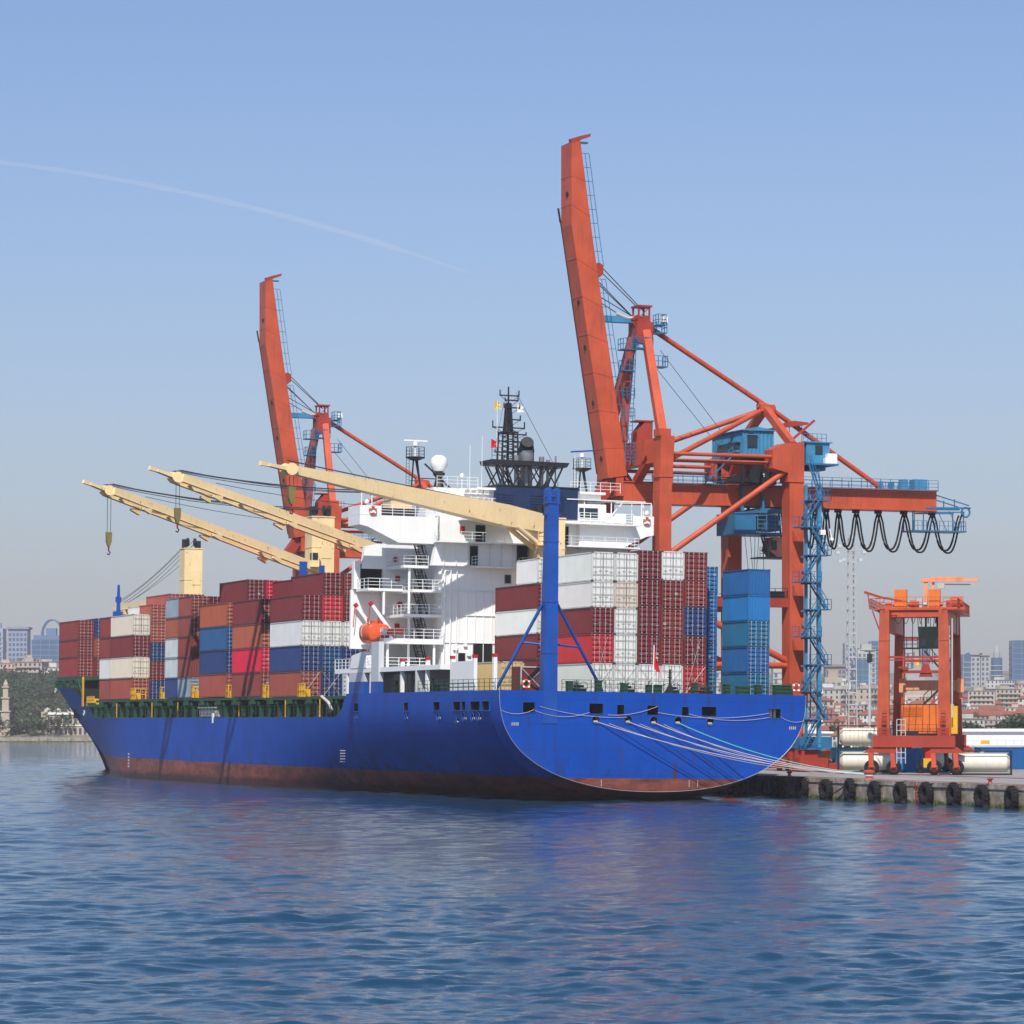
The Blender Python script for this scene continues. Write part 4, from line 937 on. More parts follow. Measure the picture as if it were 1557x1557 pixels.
# ---- deck cranes
def deck_crane(b0, a0, zb, zt, piv, tip, tw=3.0, twin=True, cables=True, hook=None, rest=None):
    c_ = empty("deck_crane", Matrix(), parent=ship)
    t_ = MB(); t_.prism([(b0 - tw / 2, a0 - tw / 2), (b0 + tw / 2, a0 - tw / 2), (b0 + tw / 2, a0 + tw / 2), (b0 - tw / 2, a0 + tw / 2)], 2, zb, zt)
    t_.box(b0 - tw / 2 - .08, a0 - tw / 2 - .08, zt - .14, b0 + tw / 2 + .08, a0 + tw / 2 + .08, zt); t_.box(b0 - tw / 2 - .05, a0 - tw / 2 - .05, zb + (zt - zb) * .55, b0 + tw / 2 + .05, a0 + tw / 2 + .05, zb + (zt - zb) * .55 + .1)
    t_.box(b0 - .2, a0 - tw / 2 - .06, zt - 5.4, b0 + 1.1, a0 - tw / 2, zt - 3.2)
    t_.build("tower", "jib_cream", c_)
    p_ = MB(); p_.lathe((b0, a0, 0), [(tw * .62, zb - 5), (tw * .62, zb - .1), (tw * .75, zb)], 20); p_.build("pedestal", "jib_cream", c_, True)
    g = MB(); 
    for k in (-.9, .9): g.lathe((b0 + k * .6, a0, zt + .9), [(.05, -.12), (.62, -.12), (.62, .12), (.05, .12)], 14, 'x')
    g.box(b0 - 1.3, a0 - .5, zt, b0 - .8, a0 + .5, zt + 1.3); g.box(b0 + .7, a0 - .6, zt, b0 + 1.3, a0 + .6, zt + 1.1); g.build("sheave_head", "ship_black", c_)
    piv, tip = Vector(piv), Vector(tip); d = tip - piv; Ln = d.length; u = d.normalized(); r = u.cross(Vector((0, 0, 1))).normalized(); up = r.cross(u)
    j = MB()
    if twin:
        for s in (-1, 1):
            j.beam(piv + r * s * 1.25, tip + r * s * 1.05 - u * 1.5, .5, 1.05, .42, .85)
            j.beam(piv + r * s * 1.25 - up * .55, tip + r * s * 1.05 - u * 1.5 - up * .45, .58, .08)
        for k in range(5): p = piv + d * (k + .1) / 4.6; j.beam(p - r * 1.1, p + r * 1.1, .35, .4)
        for f in (.22, .5, .82):        # support chocks beneath
            p = piv + d * f - up * .85; q = r * (1.45 - .35 * f)
            for s in (-1, 1): j.beam(p + q * s - u * 1.1, p + q * s + u * .2, .5, .7, .5, .25)
    else:
        j.beam(piv, piv + d * .16, 2.0, 1.9, 1.9, 2.3); j.beam(piv + d * .16, piv + d * .42, 1.9, 2.3, 1.5, 1.75); j.beam(piv + d * .42, tip - u * 1.2, 1.5, 1.75, .95, .85)
    jb = j.build("jib", "jib_cream", c_)
    h = MB()
    for s in (-.55, .55): h.lathe(tip + r * s + u * 0 - u * 1.2, [(.08, -.08), (.62, -.08), (.62, .08), (.08, .08)], 14, 'y')
    h.beam(tip - u * 1.5, tip + u * 1.4, .9, .45, .6, .3); h.beam(tip + u * 1.2, tip + u * 2.4, .4, .35, .45, .45); h.build("jib_head", "jib_cream", jb)
    w_ = MB()
    top = Vector((b0, a0, zt + 1.2))
    if cables:
        for s in (-.9, -.35, .35, .9): w_.tube(sag(top + r * s * .7 - Vector((0, 0, .3 * abs(s))), tip + r * s - u * 1.2 + up * .8, .5 + .3 * abs(s), 10), .045, 4)
        w_.tube(sag(top - Vector((0, 0, 2.2)), piv + d * .8 + up * 1.0, .4, 8), .035, 4)
    if hook:
        hp = tip - u * 1.6; hz = tip.z - hook
        for s in (-.35, .35): w_.tube([hp + r * s - Vector((0, 0, .6)), Vector((hp.x + r.x * s, hp.y + r.y * s, hz + .9))], .035, 4)
        k = MB(); x, y = hp.x, hp.y
        k.prism([(x - .36, hz + .85), (x + .36, hz + .85), (x + .32, hz - .3), (x + .12, hz - .9), (x - .12, hz - .9), (x - .32, hz - .3)], 1, y - .25, y + .25); hb_ = k.build("hook_block", "hook_yellow", c_)
        k = MB(); k.tube([(x, y, hz - .9), (x, y, hz - 1.4)], .11, 6); k.build("swivel", "fire_red", hb_)
        k = MB(); k.tube([(x, y, hz - 1.4), (x + .2, y, hz - 1.6), (x + .08, y, hz - 1.9), (x - .18, y, hz - 1.78)], .09, 6); k.build("hook", "ship_black", hb_)
    if w_.v: w_.build("hoist_wire", "wire", c_)
    return c_
c2 = deck_crane(1.3, 110.9, 25.0, 34.0, (.3, 110.6, 27.3), (-31.0, 97.9, 35.6), 3.0, hook=6.2)
c3 = deck_crane(1.3, 80.0, 25.0, 34.2, (.8, 80.0, 27.3), (-30.2, 69.4, 35.2), 3.0, hook=4.6)
b = MB(); b.box(-.5, 108.4, 27.6, .5, 109.4, 29.4); b.box(-.7, 108.3, 27.4, .7, 109.6, 27.6); o = b.build("crane_cab", "jib_cream", c2); g = MB(); g.box(-.42, 108.36, 28.3, .3, 108.4, 29.2); g.box(-.53, 108.5, 28.3, -.5, 109.2, 29.2); g.build("window", "window_glass", o)
c4 = deck_crane(3.7, 38.0, 22.0, 29.6, (2.9, 37.6, 28.9), (-30.4, 25.2, 32.7), 3.0, twin=False, cables=False, hook=2.7)
piv, tip = Vector((2.9, 37.6, 28.9)), Vector((-30.4, 25.2, 32.7)); d = tip - piv
b = MB(); 
for s in (-.9, .9):
    o_ = Vector((.35 * s, -.95 * s, 0)); b.tube([Vector((2.6, 37.4, 26.2)) + o_ * .8, piv + d * .12 + o_ * .8 - Vector((0, 0, .9))], .28, 10); b.tube([piv + d * .12 + o_ * .8 - Vector((0, 0, .9)), piv + d * .165 + o_ * .8 - Vector((0, 0, 1.0))], .17, 8)
b.build("luffing_cylinder", "jib_cream", c4, True)
b = MB(); b.rail([(1.9, 36.0, 26.6), (3.2, 36.0, 26.6)], h=1.6, post=.6); b.box(1.8, 35.6, 26.5, 3.3, 36.5, 26.6); b.build("service_platform", "jib_cream", c4)
b = MB()
for k in range(3): b.tube(sag(piv + d * .1 + Vector((0, 0, 1.3)), piv + d * .97 + Vector((0, .3 * k, .9)), .1, 6), .03, 4)
b.build("hoist_wire", "wire", c4)
c1 = deck_crane(1.5, 173.5, 22.6, 33.1, (1.4, 175.5, 25.6), (-1.0, 206, 25.3), 2.7, twin=True, cables=True)
b = MB(); 
for k in range(3): b.box(-1.6 + .75 * k, 204.0, 23.2, -.9 + .75 * k, 205.4, 24.5)
b.build("hook_block", "safety_yellow", c1)
b = MB(); b.beam((-6.2, 186, 22.9), (-6.2, 186, 28.0), .6, .6, .3, .3); b.box(-6.9, 185.6, 22.9, -5.6, 186.6, 24.0); b.box(-6.6, 185.9, 25.4, -5.8, 186.3, 26.2); b.build("jib_rest", "king_blue", ship)
b = MB(); b.prism([(-2.4, 22.9), (.6, 22.9), (.6, 24.0), (-.9, 23.6), (-2.4, 24.0)], 1, 198, 199); b.build("jib_rest", "king_blue", ship)
b = MB(); b.box(-9.4, 84.6, 23.2, -8.6, 85.3, 26.7); b.box(-8.6, 84.6, 23.2, -6.4, 85.3, 25.2); b.box(-6.9, 84.6, 25.2, -6.4, 85.3, 26.3); b.build("jib_rest", "king_blue", ship)

# ---- green deck structure along the port side, under the containers
deck_parts = MB(); 
b = MB(); b.box(-12.2, 50.5, 7.9, 12.2, 165, 9.9); b.build("hatch_coaming", "dark_green", ship)
for y0, y1, z in ((50.5, 79.5, 10.24), (80, 110.5, 10.34), (111.0, 127.5, 10.42), (128, 162, 10.41)):
    b = MB(); b.box(-13.6, y0, z - .5, 13.6, y1, z - .02); b.build("hatch_cover", "deck_green", ship)
    b = MB(); b.box(-15.3, y0, z - .34, -14.5, y1, z - .02); b.box(14.5, y0, z - .34, 15.3, y1, z - .02); b.build("side_girder", "deck_green", ship)
me_p = MB().box(-.22, -.22, 7.9, .22, .22, 9.75).box(-.4, -.35, 9.4, .4, .35, 9.85).box(-.35, -.3, 7.9, .35, .3, 8.05).mesh("deck_stanchion", "deck_green")
me_t = MB().box(-.5, -.55, 9.2, .5, .55, 9.8).mesh("socket_box", "deck_green")
for i in range(31): 
    a = 52.5 + i * 3.72
    inst("deck_stanchion", me_p, ship, T(-14.8, a, 0)); 
    if i % 2 == 0: inst("socket_box", me_t, ship, T(-15.0, a + 1.8, .25))
MB().rail([(-15.95, 50.6, 7.9), (-15.95, 165, 7.9)], h=1.35, post=1.5, t=.05, rows=3).build("railing", "deck_green", ship)
pp = MB()
for a in (58, 71, 90, 118, 131, 150): pp.tube([(-15.3, a, 7.9), (-15.3, a, 9.9)], .07, 5)
pp.build("vent_pipe", "safety_yellow", ship)
for a, z0, wd in ((79.6, 10.2, 1.2), (65.0, 10.2, 2.6), (95.2, 10.3, 1.0), (110.9, 10.4, 1.1), (141.3, 10.35, 2.4), (126.5, 10.4, .8)):    # yellow lashing platforms
    b = MB(); b.rail([(-15.3, a - wd / 2, z0), (-15.3, a + wd / 2, z0), (-13.2, a + wd / 2, z0)], h=1.5, post=.7, t=.12, rows=2); b.box(-15.2, a - .3, z0, -14.3, a + .3, z0 + .9); b.build("lashing_platform", "safety_yellow", ship)
b = MB(); b.box(-15.6, 99.5, 8.0, -14.6, 106.5, 9.0)
for k in range(14): b.box(-15.68, 99.6 + k * .5, 8.4, -15.6, 99.9 + k * .5, 9.05)
b.box(-15.8, 99.3, 9.05, -14.4, 106.8, 9.2); b.build("gangway_ladder", "galvanised", ship)
b = MB(); b.tube([(-15.6, 56.5, 10.2), (-15.75, 53.5, 9.5), (-15.7, 52.3, 8.6)], .16, 6); b.build("hose", "rope_white", ship)
# forecastle: green platform under the foremost boxes
b = MB(); b.box(-12.7, 184, 13.6, 12.7, 197.2, 14.1); b.build("hatch_cover", "deck_green", ship)
b = MB(); b.box(-9.5, 172, 8, 9.5, 200, 13.5); b.build("hatch_coaming", "dark_green", ship)
for a in (184.2, 188.0, 192.4, 197.2):
    b = MB(); b.beam((-12.6, a, 13.6), (-12.9, a, interp(a, T_ZT)), .5); b.box(-13.1, a - .4, 13.1, -12.0, a + .4, 13.6); b.build("deck_stanchion", "deck_green", ship)
b = MB(); b.beam((-12.8, 183.5, 13.6), (-13.6, 177.0, 11.0), .25); b.box(-14.0, 168.5, 9.5, -12.2, 176, 9.7); b.rail([(-13.0, 196, 12.5), (-13.6, 184, 12.3)], h=1.1, t=.08); b.build("bow_framing", "deck_green", ship)
b = MB(); b.rail([(-14.5, 166.5, 9.7), (-14.2, 172.0, 9.7)], h=1.3, post=.8, t=.12); b.box(-14.2, 168, 9.7, -13.4, 170.5, 10.7); b.build("lashing_platform", "safety_yellow", ship)
b = MB()
for dx in (-.25, .25): b.beam((-14.2, 174.5 + dx * 1.3, 9.6), (-14.2, 174.5 + dx * 1.3, 13.9), .12)
for k in range(11): b.beam((-14.2, 174.1, 9.9 + k * .36), (-14.2, 174.9, 9.9 + k * .36), .09)
b.build("bow_ladder", "safety_yellow", ship)
MB().rail([(-13.0, 190, 12.45), (-10.6, 206, 12.7)], h=1.0, post=1.4, t=.07).build("railing", "deck_green", ship)
# draught marks at the bow and a mooring pipe rim
b = MB(); b.torus((-9.0, 214.5, 12.3), .35, .1, 'x', 12, 6); b.torus((-14.65, 171.8, 8.6), .35, .1, 'x', 12, 6); b.build("fairlead", "mast_grey", ship)

# ---- loose things on board
def T_(name, label, cat, M): return empty(name, MS @ M, label, cat)
lb = T_("lifeboat", "enclosed orange lifeboat hanging at the ship's port side", "lifeboat", T(-14.2, 43.2, 15.75) @ Matrix.Diagonal((.85, .7, .72, 1)))
b = MB(); prof = [(.3, 1.1, .55), (.45, 1.38, .3), (.8, 1.52, .1), (2.2, 1.6, 0), (4.4, 1.6, 0), (5.4, 1.3, .2), (6.1, .6, .7), (6.3, .1, 1.0)]; vs = []; n = 16
for y, r, dz in prof:
    for k in range(n):
        t = 2 * math.pi * k / n; z = 1.55 + math.copysign(abs(math.sin(t)) ** (.6 if math.sin(t) > 0 else 1.1), math.sin(t)) * (1.45 - dz * .4) * (1.0 if math.sin(t) > 0 else 1.05); vs.append((r * math.copysign(abs(math.cos(t)) ** .5, math.cos(t)), y - 3.5, z))
fs = [(i * n + j, i * n + (j + 1) % n, (i + 1) * n + (j + 1) % n, (i + 1) * n + j) for i in range(len(prof) - 1) for j in range(n)] + [tuple(range(n))[::-1], tuple((len(prof) - 1) * n + j for j in range(n))]
b.add(vs, fs); b.build("hull", "lifeboat_orange", lb, True)
b = MB(); b.box(-.6, -2.2, 2.8, .6, -.6, 3.4); b.build("coxswain_hatch", "lifeboat_orange", lb)
b = MB(); b.torus((0, -.4, 1.7), 1.68, .06, 'y', 18, 5); b.build("grab_line", "rope_white", lb)
b = MB(); b.tube([(0, -2.6, 2.7), (0, -2.6, 3.9)], .08, 6); b.tube([(0, 2.6, 2.8), (0, 2.6, 3.9)], .08, 6); bits(b.build("lifting_hook", "fire_red", lb))
rb = T_("rescue_boat", "small open orange rescue boat behind white rails, right of the lifeboat", "boat", T(-12.6, 40.2, 16.4) @ Matrix.Diagonal((.72, .72, .8, 1)))
b = MB(); b.tube([(-1.2, 0, .75), (0, -.1, .75), (1.1, .05, .9), (1.3, .5, 1.0)], .42, 10); b.tube([(-1.2, 1.5, .75), (0, 1.6, .75), (1.1, 1.3, .9), (1.3, .9, 1.0)], .42, 10); b.box(-1.2, .0, .4, 1.1, 1.5, .8); b.build("hull", "lifeboat_orange", rb, True)
b = MB(); b.box(-1.9, .4, .3, -1.3, 1.2, 1.3); b.build("engine", "ship_white", rb)
def ring(M, label):
    e = T_("life_ring", label, "life ring", M); b = MB(); b.torus((0, 0, 0), .36, .10, 'y', 20, 8); b.build("ring", "lifeboat_orange", e, True)
    b = MB()
    for t in (.8, 2.4, 3.9, 5.5): b.lathe((.36 * math.cos(t), 0, .36 * math.sin(t)), [(.02, -.115), (.105, -.11), (.105, .11), (.02, .115)], 8, 'y')
    b.build("band", "ship_white", e)
ring(T(-13.4, .02, ZP + .6), "orange life ring on the poop rail left of the blue mast"); ring(T(15.0, .0, ZP + .75), "orange life ring on the rail at the starboard corner of the stern")
ring(T(-15.6, AF - .45, D7 + .65), "orange life ring on the port bridge wing"); ring(T(16.1, AF - .45, D7 + .65), "orange life ring on the starboard bridge wing")
en = T_("ensign", "red ensign hanging limp from a white staff on the stern rail", "flag", T(-.2, .3, ZP))
b = MB(); b.tube([(0, 0, 0), (.10, 0, 4.6)], .05, 6); b.build("flagstaff", "ship_white", en)
b = MB(); vs = []; 
for i in range(11):
    z = 4.35 - i * .21
    for j in range(6): vs.append((.14 + j * (.035 + .011 * i), .13 * math.sin(j * 2.2 + i * .35), z - j * (.16 - .008 * i)))
b.add(vs, [(i * 6 + j, i * 6 + j + 1, (i + 1) * 6 + j + 1, (i + 1) * 6 + j) for i in range(10) for j in range(5)]); b.build("cloth", "flag_red", en, True)
b = MB(); b.torus((.34, -.17, 3.35), .09, .025, 'y', 10, 4); b.c(.40, -.17, 3.1, .06, .03, .06); b.build("crescent_emblem", "ship_white", en)
for x, z, c_, lab in ((-.55, mz + 6.1, 'flag_yellow', "small yellow signal flag on the ship's mast"), (-.9, mz + 1.9, 'flag_red', "small red signal flag low on the ship's mast"), (2.1, mz + 5.9, 'ship_white', "small white and blue flag on the right of the ship's mast")):
    e = T_("signal_flag", lab, "flag", T(x, my - .4, z)); b = MB(); b.add([(0, 0, .5), (.8, .1, .15), (.5, -.05, -.1), (.85, .05, -.4), (0, 0, -.5), (.4, .12, 0)], [(0, 5, 1), (0, 4, 5), (5, 4, 3), (5, 2, 1)]); b.build("cloth", c_, e)
beige = container(8.6, -12.7, 10.44, L40, H, 'cream', "long beige container on the poop deck left of the blue mast")
for ch in beige.children: ch.color = (.60, .44, .20, 1)
sc_ = T_("storage_crate", "maroon braced crate on the poop deck just left of the blue mast", "crate", T(-11.0, 4.6, ZP + .02))
b = MB(); b.box(-1.2, 0, 0, 1.2, 2.4, 2.35); b.build("box", "maroon_paint", sc_); b = MB(); b.beam((-1.1, -.04, .1), (1.1, -.04, 2.2), .07); b.beam((1.1, -.05, .1), (-1.1, -.05, 2.2), .07); b.box(-1.22, -.08, 0, -1.1, .0, 2.37); b.box(1.1, -.08, 0, 1.22, 0, 2.37); b.box(-1.1, -.08, 2.25, 1.1, 0, 2.37); b.build("bracing", "mast_grey", sc_)
# mooring lines to the bollard on the quay
BOL = MQ @ Vector((QF + 1.6, -6.5, QZ + .45))
for (x, z), m_, lab, dz in ((TF[0], 'rope_white', "leftmost pale mooring line from the stern to the quay", 0), (TF[1], 'rope_white', "second pale mooring line from the left", .02), (TF[2], 'rope_white', "third pale mooring line, from the middle fairlead", .04), (TF[3], 'rope_green', "turquoise mooring line from the stern to the quay", .1)):
    p = MS @ Vector((x, -.0, z - .2)); q = BOL + Vector((0, .0, dz))
    for k in (0, 1):
        pass
    b = MB(); off = Vector((0, 0, .0)); b.tube(sag(p, q, .9, 14), .042, 5)
    if m_ == 'rope_white': b.tube([v + Vector((0, .35, .30 - .02 * i)) for i, v in enumerate(sag(p, q, 1.25, 14))], .024, 5)
    tag(b.build("mooring_line", m_), lab, "rope")
sl = MB()    # slack lines draped along the stern plating
for x0, x1, z0, z1, dz in ((-16, -12.6, 8.5, 8.6, .4), (-12.5, -6.9, 8.5, 8.4, .5), (-12, -3.0, 8.9, 8.0, .35), (-5, .2, 8.2, 9.1, .3), (.2, 12.1, 8.5, 8.6, .5), (3.5, 12.1, 8.4, 8.2, .45), (13.3, 15.8, 8.3, 7.9, .3)):
    sl.tube([(v.x, -.09, v.z) for v in sag((x0, 0, z0), (x1, 0, z1), dz, 10)], .022, 4)
sl.build("heaving_lines", "rope_white", ship)

# ================================================================== SHIP-TO-SHORE CRANE (frame: x away from the water, y along the quay, z up; origin = quay frame)
def sts():
    e = empty("quay_crane", Matrix(), "nearer orange ship-to-shore gantry crane with its boom raised behind the ship's bridge", "gantry crane")
    def B(mb, name, mat, par=e, smooth=False): return mb.build(name, mat, par, smooth)
    O, RD, BL = "crane_orange", "crane_orange", "crane_blue"
    Y0, Y1, YC = 41.0, 57.2, 49.0; SB, LB = 19.35, 35.0
    for y in (Y0, Y1):
        b = MB(); b.beam((18.7, y, 5.0), (19.0, y, 33), 1.5, 2.0, 1.45, 1.9, up=(0, 1, 0)); b.beam((19.0, y, 33), (19.3, y, 39.15), 1.45, 1.9, 1.6, 1.9, up=(0, 1, 0)); b.box(18.15, y - 1.03, 34.55, 20.0, y + 1.03, 34.8); B(b, "leg", O)
        b = MB(); b.beam((LB, y, 5.0), (LB, y, 34.5), 1.75, 2.0, 1.75, 2.0, up=(0, 1, 0)); b.prism([(33.9, 34.5), (35.9, 34.5), (35.9, 38.9), (33.4, 38.7), (32.0, 38.0), (32.0, 35.9), (33.9, 35.4)], 1, y - 1.05, y + 1.05); b.box(33.85, y - 1.1, 34.4, 35.95, y + 1.1, 34.55); B(b, "leg", O)
        # tubular braces in the frame
        for z in (37.2, 36.55):
            b = MB(); b.tube([(20.0, y + (z < 37) * .9 - .6, z), (33.9, y + (z < 37) * .9 - .6, z)], .22, 10); B(b, "brace", O, smooth=True)
        b = MB(); b.tube([(34.4, y - .5, 36.0), (19.4, y - .5, 26.0)], .33, 12); B(b, "brace", O, smooth=True)
        for p, q in (((22.5, y, 13.9), (34.2, y, 13.9)), ((19.2, y, 21.6), (34.4, y, 14.3))):
            b = MB(); b.tube([p, q], .38, 10); B(b, "brace", O, smooth=True)
        b = MB(); b.beam((19.0, y, 20.9), (34.2, y, 20.9), 1.1, 1.0); o = B(b, "portal_beam", "crane_red"); b = MB(); b.rail([(29.5, y - .5, 21.4), (34.1, y - .5, 21.4)], h=1.1, t=.06); b.box(31.5, y - .4, 21.4, 33.8, y + .3, 22.2); b.build("railing", "ship_black", o)
    # beams along the quay
    b = MB(); b.box(18.45, Y0 + 1.0, 36.3, 19.95, Y1 - 1.0, 39.0); B(b, "portal_beam", O)
    b = MB(); b.box(34.2, Y0 + 1.0, 36.1, 35.7, Y1 - 1.0, 38.7); B(b, "portal_beam", O)
    for x in (18.85, 35.0):
        b = MB(); b.box(x - .8, Y0 - 1.5, 4.4, x + .8, Y1 + 1.5, 6.0); B(b, "sill_beam", "crane_red")
        for y in (Y0, Y1):
            b = MB(); b.prism([(y - 3.4, 3.3), (y + 3.4, 3.3), (y + 1.0, 4.4), (y - 1.0, 4.4)], 0, x - .5, x + .5)
            for dy in (-2.3, 2.3): b.prism([(y + dy - 1.8, 2.35), (y + dy + 1.8, 2.35), (y + dy + 1.1, 3.3), (y + dy - 1.1, 3.3)], 0, x - .75, x + .75)
            o = B(b, "bogie", "crane_red")
            for dy in (-3.4, -1.2, 1.2, 3.4):
                g = MB(); g.lathe((x, y + dy, 2.45), [(.05, -.2), (.38, -.2), (.38, .2), (.05, .2)], 14, 'x'); g.build("wheel", "corner_steel", o)
    b = MB(); b.box(33.3, Y0 - 5.2, QZ + .1, 36.8, Y0 - 3.4, 3.6); b.box(33.6, Y0 - 3.4, 3.6, 36.4, Y0 - 1.4, 4.6); b.tube([(32.8, Y0 - 4, 2.2), (32.8, Y0 - 4, 4.3)], .2, 6); b.tube([(33.6, Y0 - 5.4, 2.2), (33.6, Y0 - 5.4, 4.4)], .2, 6); b.box(37.0, Y0 - 5.0, QZ + .1, 38.6, Y0 - 3.0, 3.0); B(b, "cable_reel_base", "crane_red")
    b = MB(); b.box(33.9, Y0 - 3.2, 4.7, 38.3, Y0 - 1.2, 5.9); b.box(33.4, Y0 - 3.5, 4.65, 38.8, Y0 - .8, 4.72); B(b, "electrical_house", BL)
    # main girder
    gz0, gz1 = 32.25, 34.5
    b = MB(); b.box(17.2, YC - 1.35, gz0, 56.9, YC + 1.35, gz1); b.box(17.2, YC - 1.5, gz0 - .12, 56.95, YC + 1.5, gz0); b.box(17.15, YC - 1.5, gz1, 56.95, YC + 1.5, gz1 + .1); b.box(16.3, YC - 1.4, 32.9, 17.2, YC + 1.4, 35.3); B(b, "girder", O)
    for x in (18.9, 35.0):   # hangers of the girder
        for y in (YC - 5, YC + 5): b = MB(); b.beam((x, y, 37), (x, YC + (1.2 if y > YC else -1.2), gz1 + .1), .9, .7); B(b, "hanger", "crane_red")
    b = MB(); b.rail([(20.5, YC - 1.9, gz1), (56.8, YC - 1.9, gz1)], h=1.15, post=1.25, t=.06, rows=3); b.box(20.5, YC - 2.0, gz1 - .1, 56.8, YC - 1.5, gz1 - .02); B(b, "walkway", BL)
    b = MB(); b.rail([(20.5, YC + 1.9, gz1), (56.8, YC + 1.9, gz1)], h=1.15, post=2.5, t=.06, rows=2); B(b, "railing", BL)
    for x, w_, h_ in ((49.8, .5, 1.0), (51.4, .3, 1.0), (52.6, 1.0, 1.3), (54.3, 1.7, 1.35)):
        b = MB(); b.prism([(x, gz1 + .12), (x + w_, gz1 + .12), (x + w_ * .8, gz1 + h_), (x + w_ * .3, gz1 + h_)] if w_ < 1.5 else [(x, gz1 + .12), (x + w_, gz1 + .12), (x + w_, gz1 + h_), (x, gz1 + h_)], 1, YC - .8, YC + .5); B(b, "winch_housing", "light_blue")
    # blue frame and cage at the landward end
    b = MB()
    for y in (YC - 1.3, YC + 1.3):
        b.beam((56.9, y, 34.0), (61.2, y, 32.9), .12); b.beam((55.5, y, 32.5), (61.4, y, 32.6), .2); b.beam((55.5, y, 32.0), (60.6, y, 32.1), .14); b.beam((59.3, y, 32.6), (59.3, y, 33.6), .1)
        for x in (54.0, 55.2, 60.5): b.beam((x, y, 32.2), (x, y, 29.9), .1)
        b.beam((58.6, y, 32.2), (59.8, y, 29.9), .06)
    b.torus((61.5, YC, 32.2), .55, .12, 'y', 16, 5)
    b.box(53.7, YC - 1.5, 29.75, 60.8, YC + 1.5, 29.9); b.rail([(53.8, YC - 1.45, 29.9), (60.7, YC - 1.45, 29.9), (60.7, YC + 1.4, 29.9)], h=1.1, post=.6, t=.05, rows=2); B(b, "end_cage", BL)
    # festoon cable loops
    fx = [37.2, 38.6, 40.2, 41.7, 43.15, 44.75, 47.05, 49.95, 53.3, 57.0, 60.7]
    for x0, x1 in zip(fx[:-1], fx[1:]):
        for dz in (0, .35):
            b = MB(); h_ = 4.25 - dz * .9 + .2 * (x1 - x0 > 2.5); pts = []
            for i in range(21):
                t = i / 20; s_ = abs(2 * t - 1); pts.append((x0 + (x1 - x0) * (t * .88 + .06 * (t > 0) + .06 * (t == 1)), YC - .5 + dz * 2, gz0 - .45 - h_ * (1 - s_ ** 2.6)))
            b.tube(pts, .12, 6); B(b, "festoon_cable", "rubber", smooth=True)
        b = MB(); b.c(x0, YC, gz0 - .3, .75, .5, .35); B(b, "cable_trolley", "ship_black")
    # apex tower
    ax, az = 19.8, 50.2
    for y, x in ((Y0, 19.0), (Y1, 19.0)):
        b = MB(); b.beam((x, y, 39.2), (ax + (.35 if y < YC else -.35), YC + (-.8 if y < YC else .8), 51.5), .95, 1.15, .9, .95); b.box(x - .7, y - .8, 39.1, x + .7, y + .8, 39.9); B(b, "apex_leg", O)
    b = MB(); b.beam((17.9, YC + 1.5, 34.5), (19.0, YC + .6, 51.0), .8, .8); B(b, "apex_leg", O)
    b = MB(); b.box(18.9, YC - 1.2, 50.3, 20.9, YC + 1.2, 52.6); b.box(19.2, YC - .9, 52.6, 20.7, YC + .9, 53.0)
    for x in (19.3, 20.6):
        for y in (YC - .8, YC + .8): b.beam((x, y, 53), (x, y, 54.3), .18)
    b.box(19.1, YC - 1, 54.3, 20.9, YC + 1, 54.5); b.beam((19.3, YC - .8, 53), (20.6, YC - .8, 54.3), .1); B(b, "apex_head", "crane_red")
    for z in (52.9, 52.5):
        for x in (19.2, 20.3): b = MB(); b.lathe((x, YC, z), [(.05, -.7), (.5, -.7), (.5, .7), (.05, .7)], 12, 'y'); B(b, "sheave", "crane_red")
    for x0, x1, z, s in ((16.9, 18.7, 49.4, 1), (18.8, 20.6, 49.6, -1), (21.0, 22.3, 51.4, 1), (20.6, 22.4, 47.6, -1), (17.0, 18.4, 47.0, 1), (21.2, 22.2, 52.3, 1)):
        b = MB(); yy = YC - 1.9; b.box(x0, yy, z - .12, x1, yy + 1.6, z); b.rail([(x0 + .05, yy + 1.5, z), (x0 + .05, yy + .05, z), (x1, yy + .05, z), (x1, yy + 1.5, z)], h=1.15, post=.6, t=.07, rows=2); B(b, "platform", BL)
    b = MB(); b.box(22.0, YC - 1.2, 52.6, 22.7, YC - .6, 53.3); B(b, "lamp_box", "ship_white")
    b = MB()
    for x in (18.2, 18.7): b.beam((x - .6, YC - 1.6, 39.0), (x, YC - 1.6, 51.0), .06)
    for k in range(24): z = 39.3 + k * .5; x = 17.9 + .6 * (z - 39) / 12; b.beam((x - .25, YC - 1.6, z), (x + .25, YC - 1.6, z), .05)
    for z in (41.5, 43.8): b.rail([(16.9, YC - 2, z), (18.3, YC - 2, z)], h=1.2, post=.5, t=.06, rows=3)
    b.rail([(17.2, YC - 1.9, 36.4), (18.9, YC - 1.9, 36.4)], h=2.4, post=.5, t=.07, rows=6); B(b, "ladder", BL)
    b = MB(); b.prism([(19.1, 38.95), (21.0, 38.95), (21.0, 41.4), (20.1, 41.4), (19.1, 40.2)], 1, YC - .8, YC + .9); b.box(19.0, YC - .9, 41.4, 21.1, YC + 1.0, 41.55); b.rail([(21.2, YC - 1, 39), (23.0, YC - 1, 39)], h=1.3, post=.45, t=.05, rows=2); B(b, "winch_house", "crane_red")
    b = MB(); b.box(14.9, YC - .3, 52.6, 18.6, YC + .3, 53.2); b.box(14.9, YC - .5, 52.5, 18.9, YC + .5, 52.6); B(b, "boom_latch_arm", "light_blue")
    b = MB(); b.tube([(16.8, YC - .2, 53.5), (18.2, YC - .2, 53.0), (19.4, YC - .2, 53.2)], .2, 7); B(b, "cover", "rope_white")
